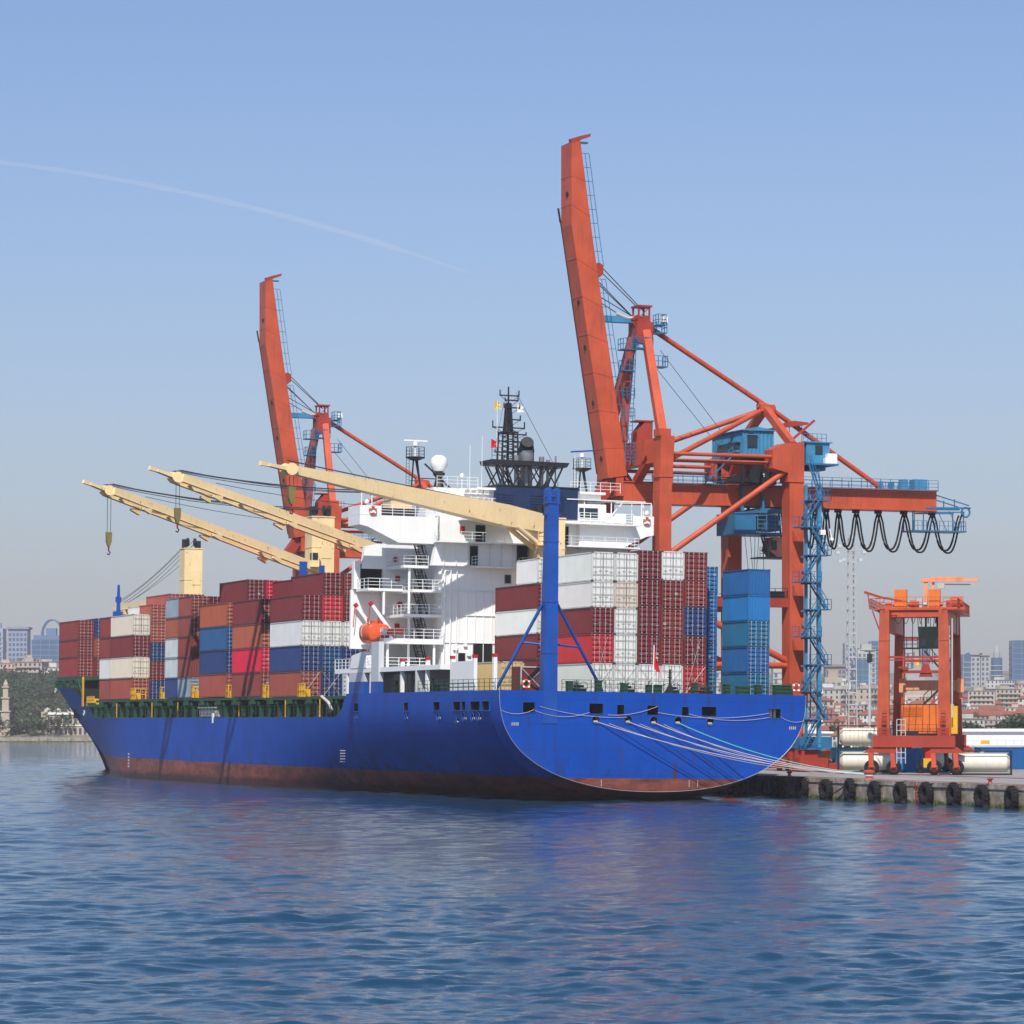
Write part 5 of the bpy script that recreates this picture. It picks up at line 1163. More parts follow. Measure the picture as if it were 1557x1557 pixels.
    # backstay, A-frame over the land legs
    nd = Vector((35.4, YC, 43.5))
    b = MB(); b.tube([(21.2, YC, 52.0), nd + Vector((0, 0, .35))], .30, 12); B(b, "backstay", O, smooth=True)
    b = MB(); b.tube([nd + Vector((.2, 0, .3)), (50.6, YC, 34.6)], .30, 12); B(b, "backstay", O, smooth=True)
    for y in (Y0, Y1):
        b = MB(); b.beam(nd, (35.0, y, 38.6), .75, .85); B(b, "a_frame_leg", O)
        b = MB(); b.tube([nd + Vector((-.3, 0, -.2)), (19.9, y, 36.6 if y < YC else 37.6)], .30, 12); B(b, "brace", O, smooth=True)
    b = MB(); b.box(34.6, YC - .6, 43.1, 36.4, YC + .6, 43.9); b.tube([(34.5, YC, 43.9), (36.6, YC, 43.4)], .42, 8); B(b, "node_plate", O)
    b = MB(); b.beam((35.0, Y0 + 1, 39.0), (38.2, Y0 + 1, 41.6), .25); b.prism([(36.8, 41.2), (40.3, 41.7), (40.4, 41.95), (38.5, 42.1), (36.6, 41.5)], 1, YC - 1.2, YC + .6)
    for x in (38.2, 39.8): b.beam((x, YC - .6, 39), (x, YC - .6, 41.6), .06)
    b.beam((32.0, YC, 40.6), (36.8, YC, 41.2), .25); B(b, "service_crane", "crane_red")
    # raised boom
    M_ = [(15.3, 34.85), (10.85, 63.0), (10.85, 72.1)]; Rr = [(17.6, 35.2), (13.45, 61.2), (11.9, 72.5)]
    yb0, yb1 = 47.5, 50.6
    vs = [(x, y, z) for y in (yb0, yb1) for x, z in M_ + Rr]
    b = MB(); b.add(vs, [(0, 3, 4, 1), (1, 4, 5, 2), (6, 7, 10, 9), (7, 8, 11, 10), (0, 1, 7, 6), (1, 2, 8, 7), (3, 9, 10, 4), (4, 10, 11, 5), (2, 5, 11, 8), (0, 6, 9, 3)]); bo = B(b, "boom", O)
    for t in (.08, .30, .52, .70, 1.25):
        if t < 1: x = M_[0][0] + (M_[1][0] - M_[0][0]) * t; z = M_[0][1] + (M_[1][1] - M_[0][1]) * t
        else: x, z = 10.83, 66.5
        b = MB(); b.torus((x - .03, YC - .3, z), .26, .06, 'x', 14, 5); b.lathe((x - .02, YC - .3, z), [(.03, -.02), (.24, -.02), (.24, .1), (.03, .1)], 12, 'x'); b.build("inspection_hole", "ship_black", bo)
    for t in (.12, .27, .42, .57, .72, .87, 1.25, 1.6):     # welded section joints standing a little proud
        if t < 1: k_ = t; A0, A1, C0, C1 = M_[0], M_[1], Rr[0], Rr[1]
        else: k_ = t - 1; A0, A1, C0, C1 = M_[1], M_[2], Rr[1], Rr[2]
        xa, za = A0[0] + (A1[0] - A0[0]) * k_, A0[1] + (A1[1] - A0[1]) * k_; xc, zc = C0[0] + (C1[0] - C0[0]) * k_, C0[1] + (C1[1] - C0[1]) * k_
        b = MB(); b.beam((xa - .02, yb0 - .015, za), (xc + .02, yb0 - .015, zc), .03, .10); b.beam((xa - .015, yb0, za), (xa - .015, yb1, za), .03, .10); b.build("weld_joint", "crane_orange", bo)
    b = MB(); b.prism([(12.4, 73.15), (11.2, 72.75), (11.3, 72.4), (12.0, 72.55), (13.6, 73.15), (13.7, 73.5)], 1, YC - .3, YC + .3); b.prism([(10.86, 72.1), (11.9, 72.5), (11.9, 72.62), (10.86, 72.22)], 1, yb0 - .03, yb1 + .03); b.build("boom_tip", "crane_red", bo)
    b = MB(); b.beam((15.15, yb1 - .1, 35.5), (10.74, yb1 - .1, 63.6), .10); b.beam((10.72, yb1 - .1, 63.6), (10.45, yb1 - .1, 65.2), .2, .12); b.build("boom_rail", "ship_black", bo)
    b = MB(); b.prism([(14.0, 57.0), (14.9, 57.7), (14.9, 58.7), (14.4, 59.0), (13.8, 58.8)], 1, YC - 1, YC + 1); b.build("rope_bracket", "crane_red", bo)
    b = MB()      # ladder cage up the back of the boom
    def bx(z): return (17.6 + (13.45 - 17.6) * (z - 35.2) / 26) if z < 61.2 else (13.45 + (11.9 - 13.45) * (z - 61.2) / 11.3)
    z = 37.0; P0 = None
    while z < 72.3:
        x = bx(z) + .12; b.beam((x, YC - .9, z), (x + 1.0, YC - .9, z), .06)
        if z + 1.55 < 72.6 and not (56.5 < z < 58.5):
            x2 = bx(z + 1.55) + .12
            for dx in (.5, 1.0): b.beam((x + dx, YC - .9, z), (x2 + dx, YC - .9, z + 1.55), .055)
        z += 1.55
    b.box(12.1, YC - 1.2, 72.2, 13.0, YC - .6, 72.35); bits(b.build("ladder", "crane_blue", bo))
    b = MB(); b.beam((14.6, YC, 32.5), (16.6, YC, 35.2), 1.8, 1.2); b.build("hinge_arm", "crane_red", bo)
    b = MB()
    for p, q in (((14.8, YC - .6, 58.6), (19.9, YC - .6, 53.9)), ((14.8, YC + .6, 58.6), (20.1, YC + .6, 54.1)), ((14.3, YC - .3, 57.2), (19.3, YC - .3, 52.7)), ((14.3, YC + .5, 57.3), (19.5, YC + .5, 52.9)), ((14.5, YC, 54.9), (18.0, YC, 53.0)), ((14.4, YC + .7, 55.8), (19.3, YC + .7, 53.3))): b.tube([p, q], .06, 5)
    b.tube([(22.3, YC, 49.6), (31.5, YC, 38.8)], .035, 4); b.tube([(22.2, YC + 1, 47.7), (31.0, YC + 1, 38.0)], .035, 4); B(b, "hoist_rope", "wire")
    # machinery house
    mh = MB(); mh.box(30.3, 44.2, 37.6, 34.2, 52.4, 37.75); corr(mh, 0, 44.2, 30.3, 34.2, 37.75, 40.5, -1, .5, .05); corr(mh, 1, 30.3, 44.2, 52.4, 37.75, 40.5, -1, .5, .05); corr(mh, 1, 34.2, 44.2, 52.4, 37.75, 40.5, 1, .5, .05); corr(mh, 0, 52.4, 30.3, 34.2, 37.75, 40.5, 1, .5, .05)
    mh.prism([(30.1, 40.5), (32.2, 40.85), (34.4, 40.5), (34.4, 40.42), (30.1, 40.42)], 1, 44.0, 52.6); mo = B(mh, "machinery_house", "light_blue")
    for x0, x1, z0, z1 in ((30.9, 32.1, 38.6, 39.9), (31.0, 31.5, 40.1, 40.35)): b = MB(); b.box(x0, 44.1, z0, x1, 44.19, z1); b.build("window", "window_glass", mo); b = MB(); b.box(x0 - .1, 44.02, z1, x1 + .1, 44.1, z1 + .1); b.build("hood", "light_blue", mo)
    b = MB(); b.box(30.2, 45.0, 38.4, 30.28, 50.5, 39.1); b.build("window", "window_glass", mo); b = MB(); b.box(30.0, 44.8, 39.15, 30.28, 50.7, 39.3); b.box(29.9, 45, 38.0, 30.28, 50, 38.25); b.build("sill", "light_blue", mo)
    b = MB()
    for x, y in ((30.8, 45.2), (33.8, 45.2), (30.8, 51.5), (33.8, 51.5)): b.beam((x, y, 34.6), (x, y, 37.6), .35)
    b.beam((32.0, 45, 34.6), (32.6, 45, 37.6), 1.0, .8); b.box(30.3, 44.8, 37.2, 34.2, 52, 37.6); b.box(29.5, 45.6, 34.7, 34.0, 46.6, 35.3); B(b, "house_support", "ship_black")
    b = MB(); b.stair((27.0, YC - 1.9, 34.6), (29.9, YC - 3.0, 37.7), .7, 9); b.stair((34.3, 44.0, 37.6), (36.5, 43.0, 35.0), .7, 8); B(b, "stairway", BL)
    # cabin beside the land leg
    b = MB(); b.box(36.3, 40.2, 36.6, 39.2, 42.6, 38.9); b.prism([(36.1, 38.9), (39.5, 38.9), (39.5, 39.0), (36.1, 39.05)], 1, 40.0, 42.8); o = B(b, "electrical_cabin", "light_blue"); g = MB(); g.box(37.4, 40.14, 37.6, 38.3, 40.19, 38.6); g.build("window", "window_glass", o)
    b = MB(); b.box(35.9, 39.3, 36.35, 39.9, 42.6, 36.55); b.box(36.6, 40, 35.8, 38.6, 42, 36.35); b.rail([(36.0, 39.35, 36.55), (36.5, 39.35, 36.55)], h=1, post=.5); b.rail([(36.3, 41.0, 39.0), (39.2, 41.0, 39.0)], h=1.0, post=.6, t=.05, rows=2); B(b, "balcony", BL)
    b = MB(); b.box(38.6, 39.5, 36.56, 39.8, 40.1, 37.7); b.box(38.3, 39.45, 36.56, 38.8, 40.0, 37.2); B(b, "air_conditioner", "ship_white")
    # trolley, hanging platform and cab
    b = MB(); b.box(30.5, YC - 2.2, 28.9, 37.9, YC + 2.6, 29.15); b.box(30.5, YC - 2.2, 29.15, 33.2, YC - 2.1, 31.3); b.box(30.5, YC - 2.2, 29.15, 30.6, YC + 2.6, 31.3)
    b.prism([(33.4, 31.9), (37.9, 31.9), (37.9, 31.5), (30.5, 31.2), (30.5, 31.35), (32.2, 31.5), (33.2, 31.7)], 1, YC - 2.3, YC + 2.6); b.box(34.5, YC - 1.6, 29.4, 36.6, YC + 1, 31.2)
    for x in (31.6, 34.2, 37.4): b.beam((x, YC - 2.0, 31.5), (x, YC - 1.6, 34.6), .3); b.beam((x, YC + 2.0, 31.5), (x, YC + 1.6, 34.6), .3)
    o = B(b, "trolley", BL); b = MB(); b.rail([(33.4, YC - 2.25, 29.15), (37.9, YC - 2.25, 29.15)], h=1.9, post=1.0, t=.07, rows=4); b.build("railing", "light_blue", o)
    b = MB(); b.box(33.0, YC - 1.8, 34.65, 36.0, YC + 1.5, 35.5); b.lathe((34.0, YC, 35.7), [(.1, -1.2), (.6, -1.2), (.6, 1.2), (.1, 1.2)], 12, 'y'); b.build("trolley_winch", "ship_black", o)
    b = MB(); b.prism([(35.9, 28.7), (38.6, 28.7), (38.6, 26.6), (36.4, 26.4), (35.4, 27.2)], 1, YC - 1.2, YC + 1.0); o = B(b, "operator_cab", "pale_orange"); b = MB(); b.box(35.6, YC - 1.25, 27.2, 36.3, YC - 1.21, 28.3); b.box(37.6, YC - 1.25, 27.4, 38.2, YC - 1.21, 28.3); b.build("window", "window_glass", o)
    b = MB(); b.box(34.0, YC - 1.6, 26.25, 38.6, YC + 1, 26.4); b.rail([(34.05, YC - 1.5, 26.4), (35.2, YC - 1.5, 26.4)], h=1.1, post=.4, t=.05); b.stair((35.1, YC - 1.4, 26.4), (34.4, YC - 1.4, 28.9), .7, 8); B(b, "cab_platform", "ship_black")
    b = MB(); b.box(36.0, YC - 2.6, 30.0, 36.7, YC - 2.3, 30.5); b.box(38.0, YC - 2, 29.5, 38.2, YC - 1.8, 30.2); B(b, "floodlight", "ship_white")
    b = MB()
    for x0, x1 in ((32.6, 33.2), (33.3, 33.7), (33.9, 33.8), (34.4, 34.0), (35.0, 35.0), (37.9, 37.9)): b.tube([(x0, YC - .5, 29), (x1, YC - .5, 23.5 if x0 < 37 else 18)], .035, 4)
    b.box(32.7, YC - 1.0, 22.4, 35.2, YC + 1.0, 23.5); B(b, "hoist_rope", "wire")
    # stair tower on the landward side of the near leg
    b = MB(); b.beam((36.65, 37.8, 4.0), (36.65, 37.8, 33.3), .42, .42); b.beam((35.45, 38.6, 4.0), (35.45, 38.6, 34.0), .3, .3); b.beam((36.65, 39.9, 8), (36.65, 39.9, 33.0), .12); B(b, "stair_post", "light_blue")
    zs = [4.6, 7.9, 11.0, 14.0, 17.1, 20.15, 23.2, 26.2, 29.3, 32.3]
    for i, z in enumerate(zs):
        b = MB()
        if i % 2: x0, x1 = 35.2, 37.9
        else: x0, x1 = 33.9, 36.7
        b.box(x0, 37.2, z - .12, x1, 38.9, z); b.rail([(x0 + (0 if i % 2 else 0), 37.2, z), (x1, 37.2, z)], h=1.1, post=.9, t=.05, rows=2)
        xx = x1 if i % 2 else x0; b.rail([(xx, 37.2, z), (xx, 38.9, z)], h=1.1, post=.9, t=.05, rows=2); b.beam((34.9, 38.8, z - .2), (36.6, 38.0, z - .2), .18); B(b, "platform", BL)
        if i:
            zp = zs[i - 1]; a_, c_ = ((34.5, 37.5, zp), (36.4, 37.5, z)) if i % 2 else ((37.4, 37.5, zp), (35.4, 37.5, z))
            b = MB(); b.stair(a_, c_, .7, 9); B(b, "stairway", BL)
    b = MB(); b.beam((35.6, 38.4, 33.0), (37.3, 38.4, 29.5), .1); b.beam((36.9, 38.4, 35.8), (37.6, 38.4, 30), .1); b.stair((37.2, 38.2, 32.3), (36.4, 39.4, 36.4), .6, 10); B(b, "stairway", BL)
    b = MB(); b.box(36.5, 37.0, 28.4, 37.1, 37.5, 28.95); b.tube([(37.7, 37.2, 29.1), (37.9, 37.2, 28.1)], .08, 5); b.box(37.75, 37.05, 27.8, 38.1, 37.35, 28.1); B(b, "floodlight", "ship_white")
    return e
near = sts(); near.matrix_local = MQ
index_kids(); far = copy_tree(near); far.matrix_local = MQ @ T(-.2, 117.0, -.4)
far["label"] = "farther orange ship-to-shore gantry crane behind the cream deck cranes, boom raised"
KIDS.clear()

# ================================================================== YARD: rubber-tyred crane, tanks, boxes, trucks, masts
def wm(x, y, rz=0, z=QZ): return T(x, y, z) @ Matrix.Rotation(R(rz), 4, 'Z')
def yard_crane():
    # local frame: x across the picture (wheel base), y away from the camera (span)
    e = empty("yard_crane", T(38.9, 333, QZ) @ Matrix.Rotation(R(-11), 4, 'Z'), "orange rubber-tyred gantry crane standing on the quay to the right", "yard crane")
    O = "rtg_orange"; WB, SP, HT = 6.1, 22.5, 17.3
    def B(mb, n, m=O, par=e, sm=False): return mb.build(n, m, par, sm)
    for j, y in enumerate((0, SP)):
        for i, x in enumerate((0, WB)):
            b = MB(); b.beam((x + (-.15 if i == 0 else .15), y, 2.9), (x, y, HT), 1.3, 1.0, 1.0, .95, up=(0, 1, 0)); b.box(x - .55, y - .53, HT - 3.3, x + .55, y + .53, HT - 3.2); B(b, "leg")
        b = MB(); b.box(-1.2, y - .6, 2.9, WB + 1.2, y + .6, 4.1); b.box(-.6, y - .5, 4.1, .6, y + .5, 4.9); b.box(WB - .6, y - .5, 4.1, WB + .6, y + .5, 4.9); B(b, "sill_beam", "crane_red")
        for i, x in enumerate((-.2, WB + .2)):
            b = MB(); b.prism([(x - 2.0, 2.3), (x + 2.0, 2.3), (x + 1.2, 2.9), (x - 1.2, 2.9)], 1, y - .45, y + .45); b.box(x - .4, y - .3, 2.6, x + .4, y + .3, 3.0); o = B(b, "bogie", "crane_red")
            for dx in (-1.15, 1.15):
                b = MB(); b.beam((x + dx - .1, y - .35, 2.3), (x + dx, y - .35, .8), .5, .2); b.beam((x + dx - .1, y + .35, 2.3), (x + dx, y + .35, .8), .5, .2); b.build("fork", "crane_orange", o)
                b = MB(); b.torus((x + dx, y, .80), .55, .24, 'y', 22, 8); w_ = b.build("wheel", "rubber", o, True)
                b = MB(); b.lathe((x + dx, y, .80), [(.1, -.2), (.38, -.15), (.38, .15), (.1, .2)], 14, 'y'); b.build("rim", "crane_red", o)
        b = MB(); b.rail([(0, y + .3, HT - 5), (WB, y + .3, HT - 5)], h=.0, post=20, t=.25, rows=1); B(b, "tie_rod", "crane_red")
    for i, x in enumerate((0, WB)):   # the two top girders running away from the camera
        b = MB(); b.box(x - .45, .5, HT - 2.2, x + .45, SP - .5, HT); B(b, "top_girder", "crane_orange")
        b = MB(); sgn = -1 if i == 0 else 1; xo = x + sgn * 1.0; b.box(min(x + sgn * .45, xo), -.8, HT - .1, max(x + sgn * .45, xo + sgn * .6), SP + .8, HT + .05); b.rail([(xo + sgn * .5, -.8, HT), (xo + sgn * .5, SP + .8, HT)], h=1.1, post=1.4, t=.07); b.rail([(xo + sgn * .5, -.8, HT), (x, -.8, HT)], h=1.1, post=.7, t=.07); B(b, "walkway", "crane_orange")
    b = MB(); b.prism([(-2.0, HT + 1.9), (-.2, HT + 1.3), (1.8, HT + .9), (1.6, HT + .75), (-.4, HT + 1.1), (-2.1, HT + 1.65)], 1, -1.0, -.5); b.beam((-1.5, -.8, HT), (-1.7, -.8, HT + 1.8), .1); b.beam((-1.2, -.8, HT - .2), (-.5, -.4, HT - 2.2), .1); B(b, "cable_tray", "crane_red")
    # trolley with machinery, jib and cab
    ty = 6.0
    b = MB(); b.box(-.9, ty - 2.2, HT + .02, WB + 2.0, ty + 2.2, HT + .32); b.box(-.4, ty - 2, HT - .7, WB + .4, ty + 2, HT + .0); b.rail([(-.8, ty - 2.15, HT + .3), (WB + 1.9, ty - 2.15, HT + .3)], h=1.1, post=1.2, t=.05, rows=2); o = B(b, "trolley", "crane_orange")
    for x0, x1, h_ in ((.7, 2.0, 1.9), (4.3, 5.5, 1.9)): b = MB(); b.box(x0, ty - 1.8, HT + .32, x1, ty - .6, HT + .32 + h_); b.build("motor_housing", "machine_orange", o)
    b = MB(); b.lathe((7.2, ty - 1.3, HT + .9), [(.1, -.6), (.55, -.6), (.55, .6), (.1, .6)], 14, 'x'); b.lathe((2.8, ty - 1.3, HT + .7), [(.1, -.5), (.4, -.5), (.4, .5), (.1, .5)], 14, 'x'); b.build("drum", "crane_orange", o)
    b = MB(); b.box(3.7, ty - .6, HT + .3, 4.15, ty - .15, HT + 3.3); b.beam((4.7, ty - .3, HT + 1.4), (4.7, ty - .3, HT + 3.1), .26); b.box(3.4, ty - .7, HT + 3.05, 9.4, ty - .2, HT + 3.4); b.box(4.4, ty - .72, HT + 3.35, 7.8, ty - .18, HT + 3.6); b.build("service_jib", "pale_orange", o)
    b = MB(); b.beam((5.4, ty - .3, HT + 2.8), (8.6, ty - .3, HT + 2.75), .12); b.box(5.2, ty - .6, HT + 2.35, 5.9, ty - .1, HT + 2.9); b.build("jib_hoist", "mast_grey", o)
    b = MB(); b.box(3.2, ty - 1.4, HT - 4.0, 5.7, ty + .9, HT - 1.7); ob = b.build("operator_cab", "dark_green", o); 
    b = MB(); b.beam((3.9, ty, HT - 1.7), (3.9, ty, HT), .2); b.beam((5.1, ty, HT - 1.7), (5.1, ty, HT), .2); b.rail([(1.4, ty - 1.2, HT - 3.9), (3.1, ty - 1.2, HT - 3.9)], h=1.1, post=.5, t=.08); b.box(1.4, ty - 1.3, HT - 4.05, 3.2, ty + .5, HT - 3.9)
    for x in (1.6, 2.5): b.beam((x, ty, HT - 5), (x, ty, HT), .07)
    b.build("cab_frame", "ship_black", o)
    b = MB(); b.box(3.5, ty - 1.46, HT - 3.8, 4.0, ty - 1.41, HT - 3.0); b.box(4.9, ty - 1.46, HT - 3.8, 5.4, ty - 1.41, HT - 3.0); b.build("window", "window_glass", ob)
    b = MB(); b.box(1.2, ty - .5, HT - 6.6, 6.2, ty + .5, HT - 6.3); b.prism([(3.2, HT - 7), (4.6, HT - 7), (4.2, HT - 5.6), (3.6, HT - 5.6)], 1, ty - .4, ty + .4); b.box(1.0, ty - .6, HT - 6.3, 2.0, ty + .6, HT - 5.9); b.build("headblock", "crane_red", o)
    b = MB()
    for x in (3.4, 4.4, 3.0, 4.8): b.tube([(x, ty, HT), (x * .7 + 1.2, ty, HT - 5.6)], .035, 4)
    b.build("hoist_rope", "wire", o)
    b = MB(); b.box(.9, ty + 4.2, HT - 8.4, 7.4, ty + 4.8, HT - 7.3); b.box(.8, ty + 3.8, HT - 8.6, 1.5, ty + 5.2, HT - 7.1); b.box(7.0, ty + 3.8, HT - 8.6, 7.7, ty + 5.2, HT - 7.1)
    b.box(.9, ty + 4.3, HT - 9.1, 1.2, ty + 4.7, HT - 8.6); b.box(7.2, ty + 4.3, HT - 9.3, 7.5, ty + 4.7, HT - 8.6); B(b, "spreader", "pale_orange")
    b = MB()
    for x in (1.4, 7.0): b.tube([(x, ty + 4.5, HT - 7.2), (x, ty + 1.5, HT)], .035, 4)
    B(b, "hoist_rope", "wire")
    # engine house, stairs
    yh = SP - 1.2
    b = MB(); b.box(.4, yh - 1.6, 4.3, 5.3, yh + 1.2, 7.4); o = B(b, "engine_house", "machine_orange")
    b = MB()
    for k in range(6): b.box(.5, yh - 1.68, 6.2 + k * .18, 2.6, yh - 1.6, 6.3 + k * .18)
    for k in range(12): b.box(4.5, yh - 1.68, 4.9 + k * .19, 5.2, yh - 1.6, 5.0 + k * .19)
    b.build("louvre", "machine_orange", o)
    b = MB(); b.box(.2, yh - 2.3, 3.9, 5.9, yh + 1.4, 4.25); b.rail([(.2, yh - 2.25, 4.25), (5.3, yh - 2.25, 4.25)], h=1.0, post=1.0, t=.05, rows=2); B(b, "engine_platform", "crane_red")
    b = MB(); b.rail([(.2, yh - 1.5, 7.45), (6.6, yh - 1.5, 7.45)], h=.0, post=30, t=.12, rows=1); b.stair((2.8, yh - 1.2, 7.5), (5.6, yh - 1.2, 10.2), .7, 10); b.stair((5.6, yh - .4, 10.2), (2.8, yh - .4, 13.4), .7, 10); B(b, "stairway", "ship_black")
    b = MB(); b.box(WB - .55, .8, 4.3, WB + 1.4, 2.0, 7.2); b.box(WB + .55, 1.0, 4.2, WB + 1.0, 1.8, 7.4); B(b, "control_cabinet", "safety_yellow")
    b = MB(); b.rail([(1.3, -.5, 1.2), (2.2, -.5, 1.2)], h=4.6, post=.45, t=.09, rows=8); B(b, "ladder", "mast_grey")
    b = MB(); b.box(1.5, -.4, 3.2, 4.8, .9, 4.2); b.box(2.2, 0, 3.0, 3.4, 1.2, 4.6); B(b, "gearbox", "ship_black")
    for k in range(5):
        b = MB(); x0 = -.3 + k * 1.6; b.box(x0, ty - 1.5 + (k % 2) * .6, HT + .32, x0 + .7, ty - .5, HT + .8 + .25 * (k % 3)); b.lathe((x0 + 1.0, ty - 1.2, HT + .65), [(.05, -.2), (.25, -.2), (.25, .2), (.05, .2)], 10, 'x'); b.build("gear_unit", ["crane_orange", "crane_red", "mast_grey"][k % 3], e)
    for x_, y_ in ((0, 0), (WB, 0), (0, SP), (WB, SP)):
        b = MB()
        for k in range(9): b.box(x_ - .62, y_ - .57, 3.5 + k * 1.55, x_ + .62, y_ + .57, 3.53 + k * 1.55) if k > 8 else None
        b.rail([(x_ - .2, y_ - .72, 4.2), (x_ + .25, y_ - .72, 4.2)], h=2.5, post=.45, t=.05, rows=7); b.box(x_ - .3, y_ - .66, 5.2, x_ + .3, y_ - .58, 5.9); b.build("leg_ladder", "crane_red", e)
    b = MB()
    for k in range(7): b.tube(sag((.5 + k * .9, ty, HT - .3), (1.0 + k * .7, ty + 6, HT - .4), .9, 8), .04, 4)
    b.tube(sag((-1.2, .5, HT + .2), (2.2, 6, HT + .2), .8, 8), .05, 4); b.build("cable", "ship_black", e)
    b = MB(); b.beam((0, SP, 5), (WB, SP, 9.5), .18); b.beam((0, SP, HT - 2.5), (WB, SP, HT - 2.5), .3); b.beam((0, .3, HT - 5.3), (WB, .3, HT - 5.3), .12); b.build("tie_rod", "crane_red", e)
    b = MB(); b.beam((WB + .9, 0, 6), (WB + .9, 0, HT - 1), .14); b.beam((WB + .55, .6, 4), (WB + .55, .6, HT), .09); B(b, "conduit", "mast_grey")
    return e
yard_crane()
def tank(x, y, rz, Ln, label, z=QZ, c_="tank_cream", rib=False, r=.98):
    e = empty("tank_container", wm(x, y, rz, z), label, "tank container", "tank containers in the port yard")
    b = MB(); b.lathe((0, 0, 1.28), [(.05, -Ln / 2 + .12), (r * .6, -Ln / 2 + .16), (r, -Ln / 2 + .5), (r, Ln / 2 - .5), (r * .6, Ln / 2 - .16), (.05, Ln / 2 - .12)], 26, 'x'); o = b.build("tank", c_, e, True)
    if rib:
        b = MB()
        for k in range(int(Ln / .45) - 2): b.torus((-Ln / 2 + .8 + k * .45, 0, 1.28), r + .01, .05, 'x', 24, 4)
        b.build("stiffening_ring", c_, e)
    b = MB()
    for s in (-1, 1):
        X = s * Ln / 2
        for y_ in (-1.15, 1.15): b.beam((X, y_, 0.02), (X, y_, 2.55), .13)
        for z_ in (.09, 2.49): b.beam((X, -1.15, z_), (X, 1.15, z_), .13)
        b.beam((X, -1.15, .1), (X, 0, 1.0), .09); b.beam((X, 1.15, .1), (X, 0, 1.0), .09)
    for y_ in (-1.15, 1.15): b.beam((-Ln / 2, y_, .09), (Ln / 2, y_, .09), .12); b.beam((-Ln / 2, y_, 2.49), (Ln / 2, y_, 2.49), .10)
    b.build("frame", "ship_black", e)
    b = MB(); b.box(-Ln / 2 + .3, -.25, 2.25, Ln / 2 - .3, .25, 2.32); b.lathe((0, 0, 0), [(.25, 2.2), (.25, 2.45), (.02, 2.5)], 12); b.build("top_walkway", "galvanised", e)
tank(49.0, 332.5, -7, 6.0, "cream tank container lying on the quay right of the yard crane")
tank(38.4, 346, -4, 6.0, "cream ribbed tank container raised on a stack left of the yard crane", QZ + 2.62, rib=True)
tank(38.4, 346, -4, 6.0, "weathered tank container at the bottom, left of the yard crane")
tank(44.8, 352, -4, 6.0, "cream tank container standing behind the yard crane's left wheels")
def yard_box(x, y, rz, Ln, c, label, z=QZ): container(0, -CW / 2, 0, Ln, Lw, c, label, M=wm(x, y, rz, z))
yard_box(49.3, 372, 100, L40, 'steelblue', "light blue container lying behind the cream tank container")
yard_box(60.2, 372.5, 100, L20, 'blue', "darker blue container at the right edge behind the tank container")
yard_box(46.2, 350, 96, L20, 'brightblue', "blue container seen between the yard crane's right wheels")
def lattice_mast(x, y, h, label, s=.55, lamps=True):
    e = empty("light_mast", wm(x, y, 12), label, "light mast"); b = MB()
    for i in (-s, s):
        for j in (-s, s): b.beam((i, j, 0), (i * .55, j * .55, h), .14, .14, .1, .1)
    n = int(h / 1.5)
    for k in range(n):
        z0, z1 = h * k / n, h * (k + 1) / n; w0 = s * (1 - .45 * k / n); w1 = s * (1 - .45 * (k + 1) / n)
        for a, c_ in (((-1, -1), (1, -1)), ((1, -1), (1, 1)), ((1, 1), (-1, 1)), ((-1, 1), (-1, -1))): b.beam((a[0] * w1, a[1] * w1, z1), (c_[0] * w1, c_[1] * w1, z1), .16)
    b.build("mast", "mast_grey", e)
    if lamps:
        b = MB(); b.rail([(-1.8, 0, h - 2.4), (1.8, 0, h - 2.4)], h=1.0, post=1.2, t=.04, rows=2); b.beam((-1.8, 0, h - 1.3), (1.8, 0, h - 1.3), .06); b.build("lamp_bracket", "mast_grey", e)
        for x_, z_ in ((-1.7, h - 1.1), (-1.9, h - 2.0), (-1.1, h - 2.9), (1.2, h - 2.9), (1.7, h - 1.9), (1.5, h - 1.0), (0, h + .1), (-1.6, h - 3.1)): b = MB(); b.box(x_ - .25, -.2, z_, x_ + .25, .2, z_ + .35); b.build("floodlight", "ship_grey", e)
    return e
lattice_mast(44.7, 420, 29.6, "tall slender lattice floodlight mast between the quay crane and the yard crane", .62)
e = empty("light_mast", wm(58.3, 520), "thin grey lamp pole just left of the yard crane", "light mast"); b = MB(); b.tube([(0, 0, 0), (0, 0, 17)], .28, 8, .16); b.build("pole", "mast_grey", e); b = MB(); b.box(-.4, -.3, 15.2, .4, .3, 16.6); b.beam((-1.5, 0, 17.1), (1.5, 0, 17.1), .1); b.box(-.8, -.5, 16.9, .8, .5, 17.0); b.build("lamp_head", "ship_black", e)
# excavator-like crane truck with a white cab
e = empty("mobile_crane", wm(38.4, 380, 0), "orange mobile machine with white cab parked behind the mooring lines", "mobile crane")
b = MB(); b.prism([(.6, .9), (2.3, .9), (2.0, 2.9), (1.7, 3.2), (.0, 3.2), (-.0, .9)], 1, -1.2, 0.8); o = b.build("cab", "ship_white", e)
b = MB(); b.box(.3, -1.26, 1.8, .8, -1.2, 2.9); b.prism([(1.0, 1.8), (1.9, 1.8), (1.75, 2.9), (1.0, 2.9)], 1, -1.26, -1.2); b.build("window", "window_glass", o)
b = MB(); b.box(-3.2, -1.1, 1.0, -.05, .9, 2.1); b.build("body", "machine_orange", e); b = MB(); b.box(-3.6, -1.1, .5, 3.4, 1.0, .9); b.build("chassis", "ship_navy", e)
for x in (-2.6, -.4, 2.2): b = MB(); b.torus((x, -1.0, .5), .33, .17, 'y', 18, 6); b.lathe((x, -1.0, .5), [(.1, -.12), (.3, -.1), (.3, .1), (.1, .12)], 10, 'y'); b.build("wheel", "rubber", e, True)
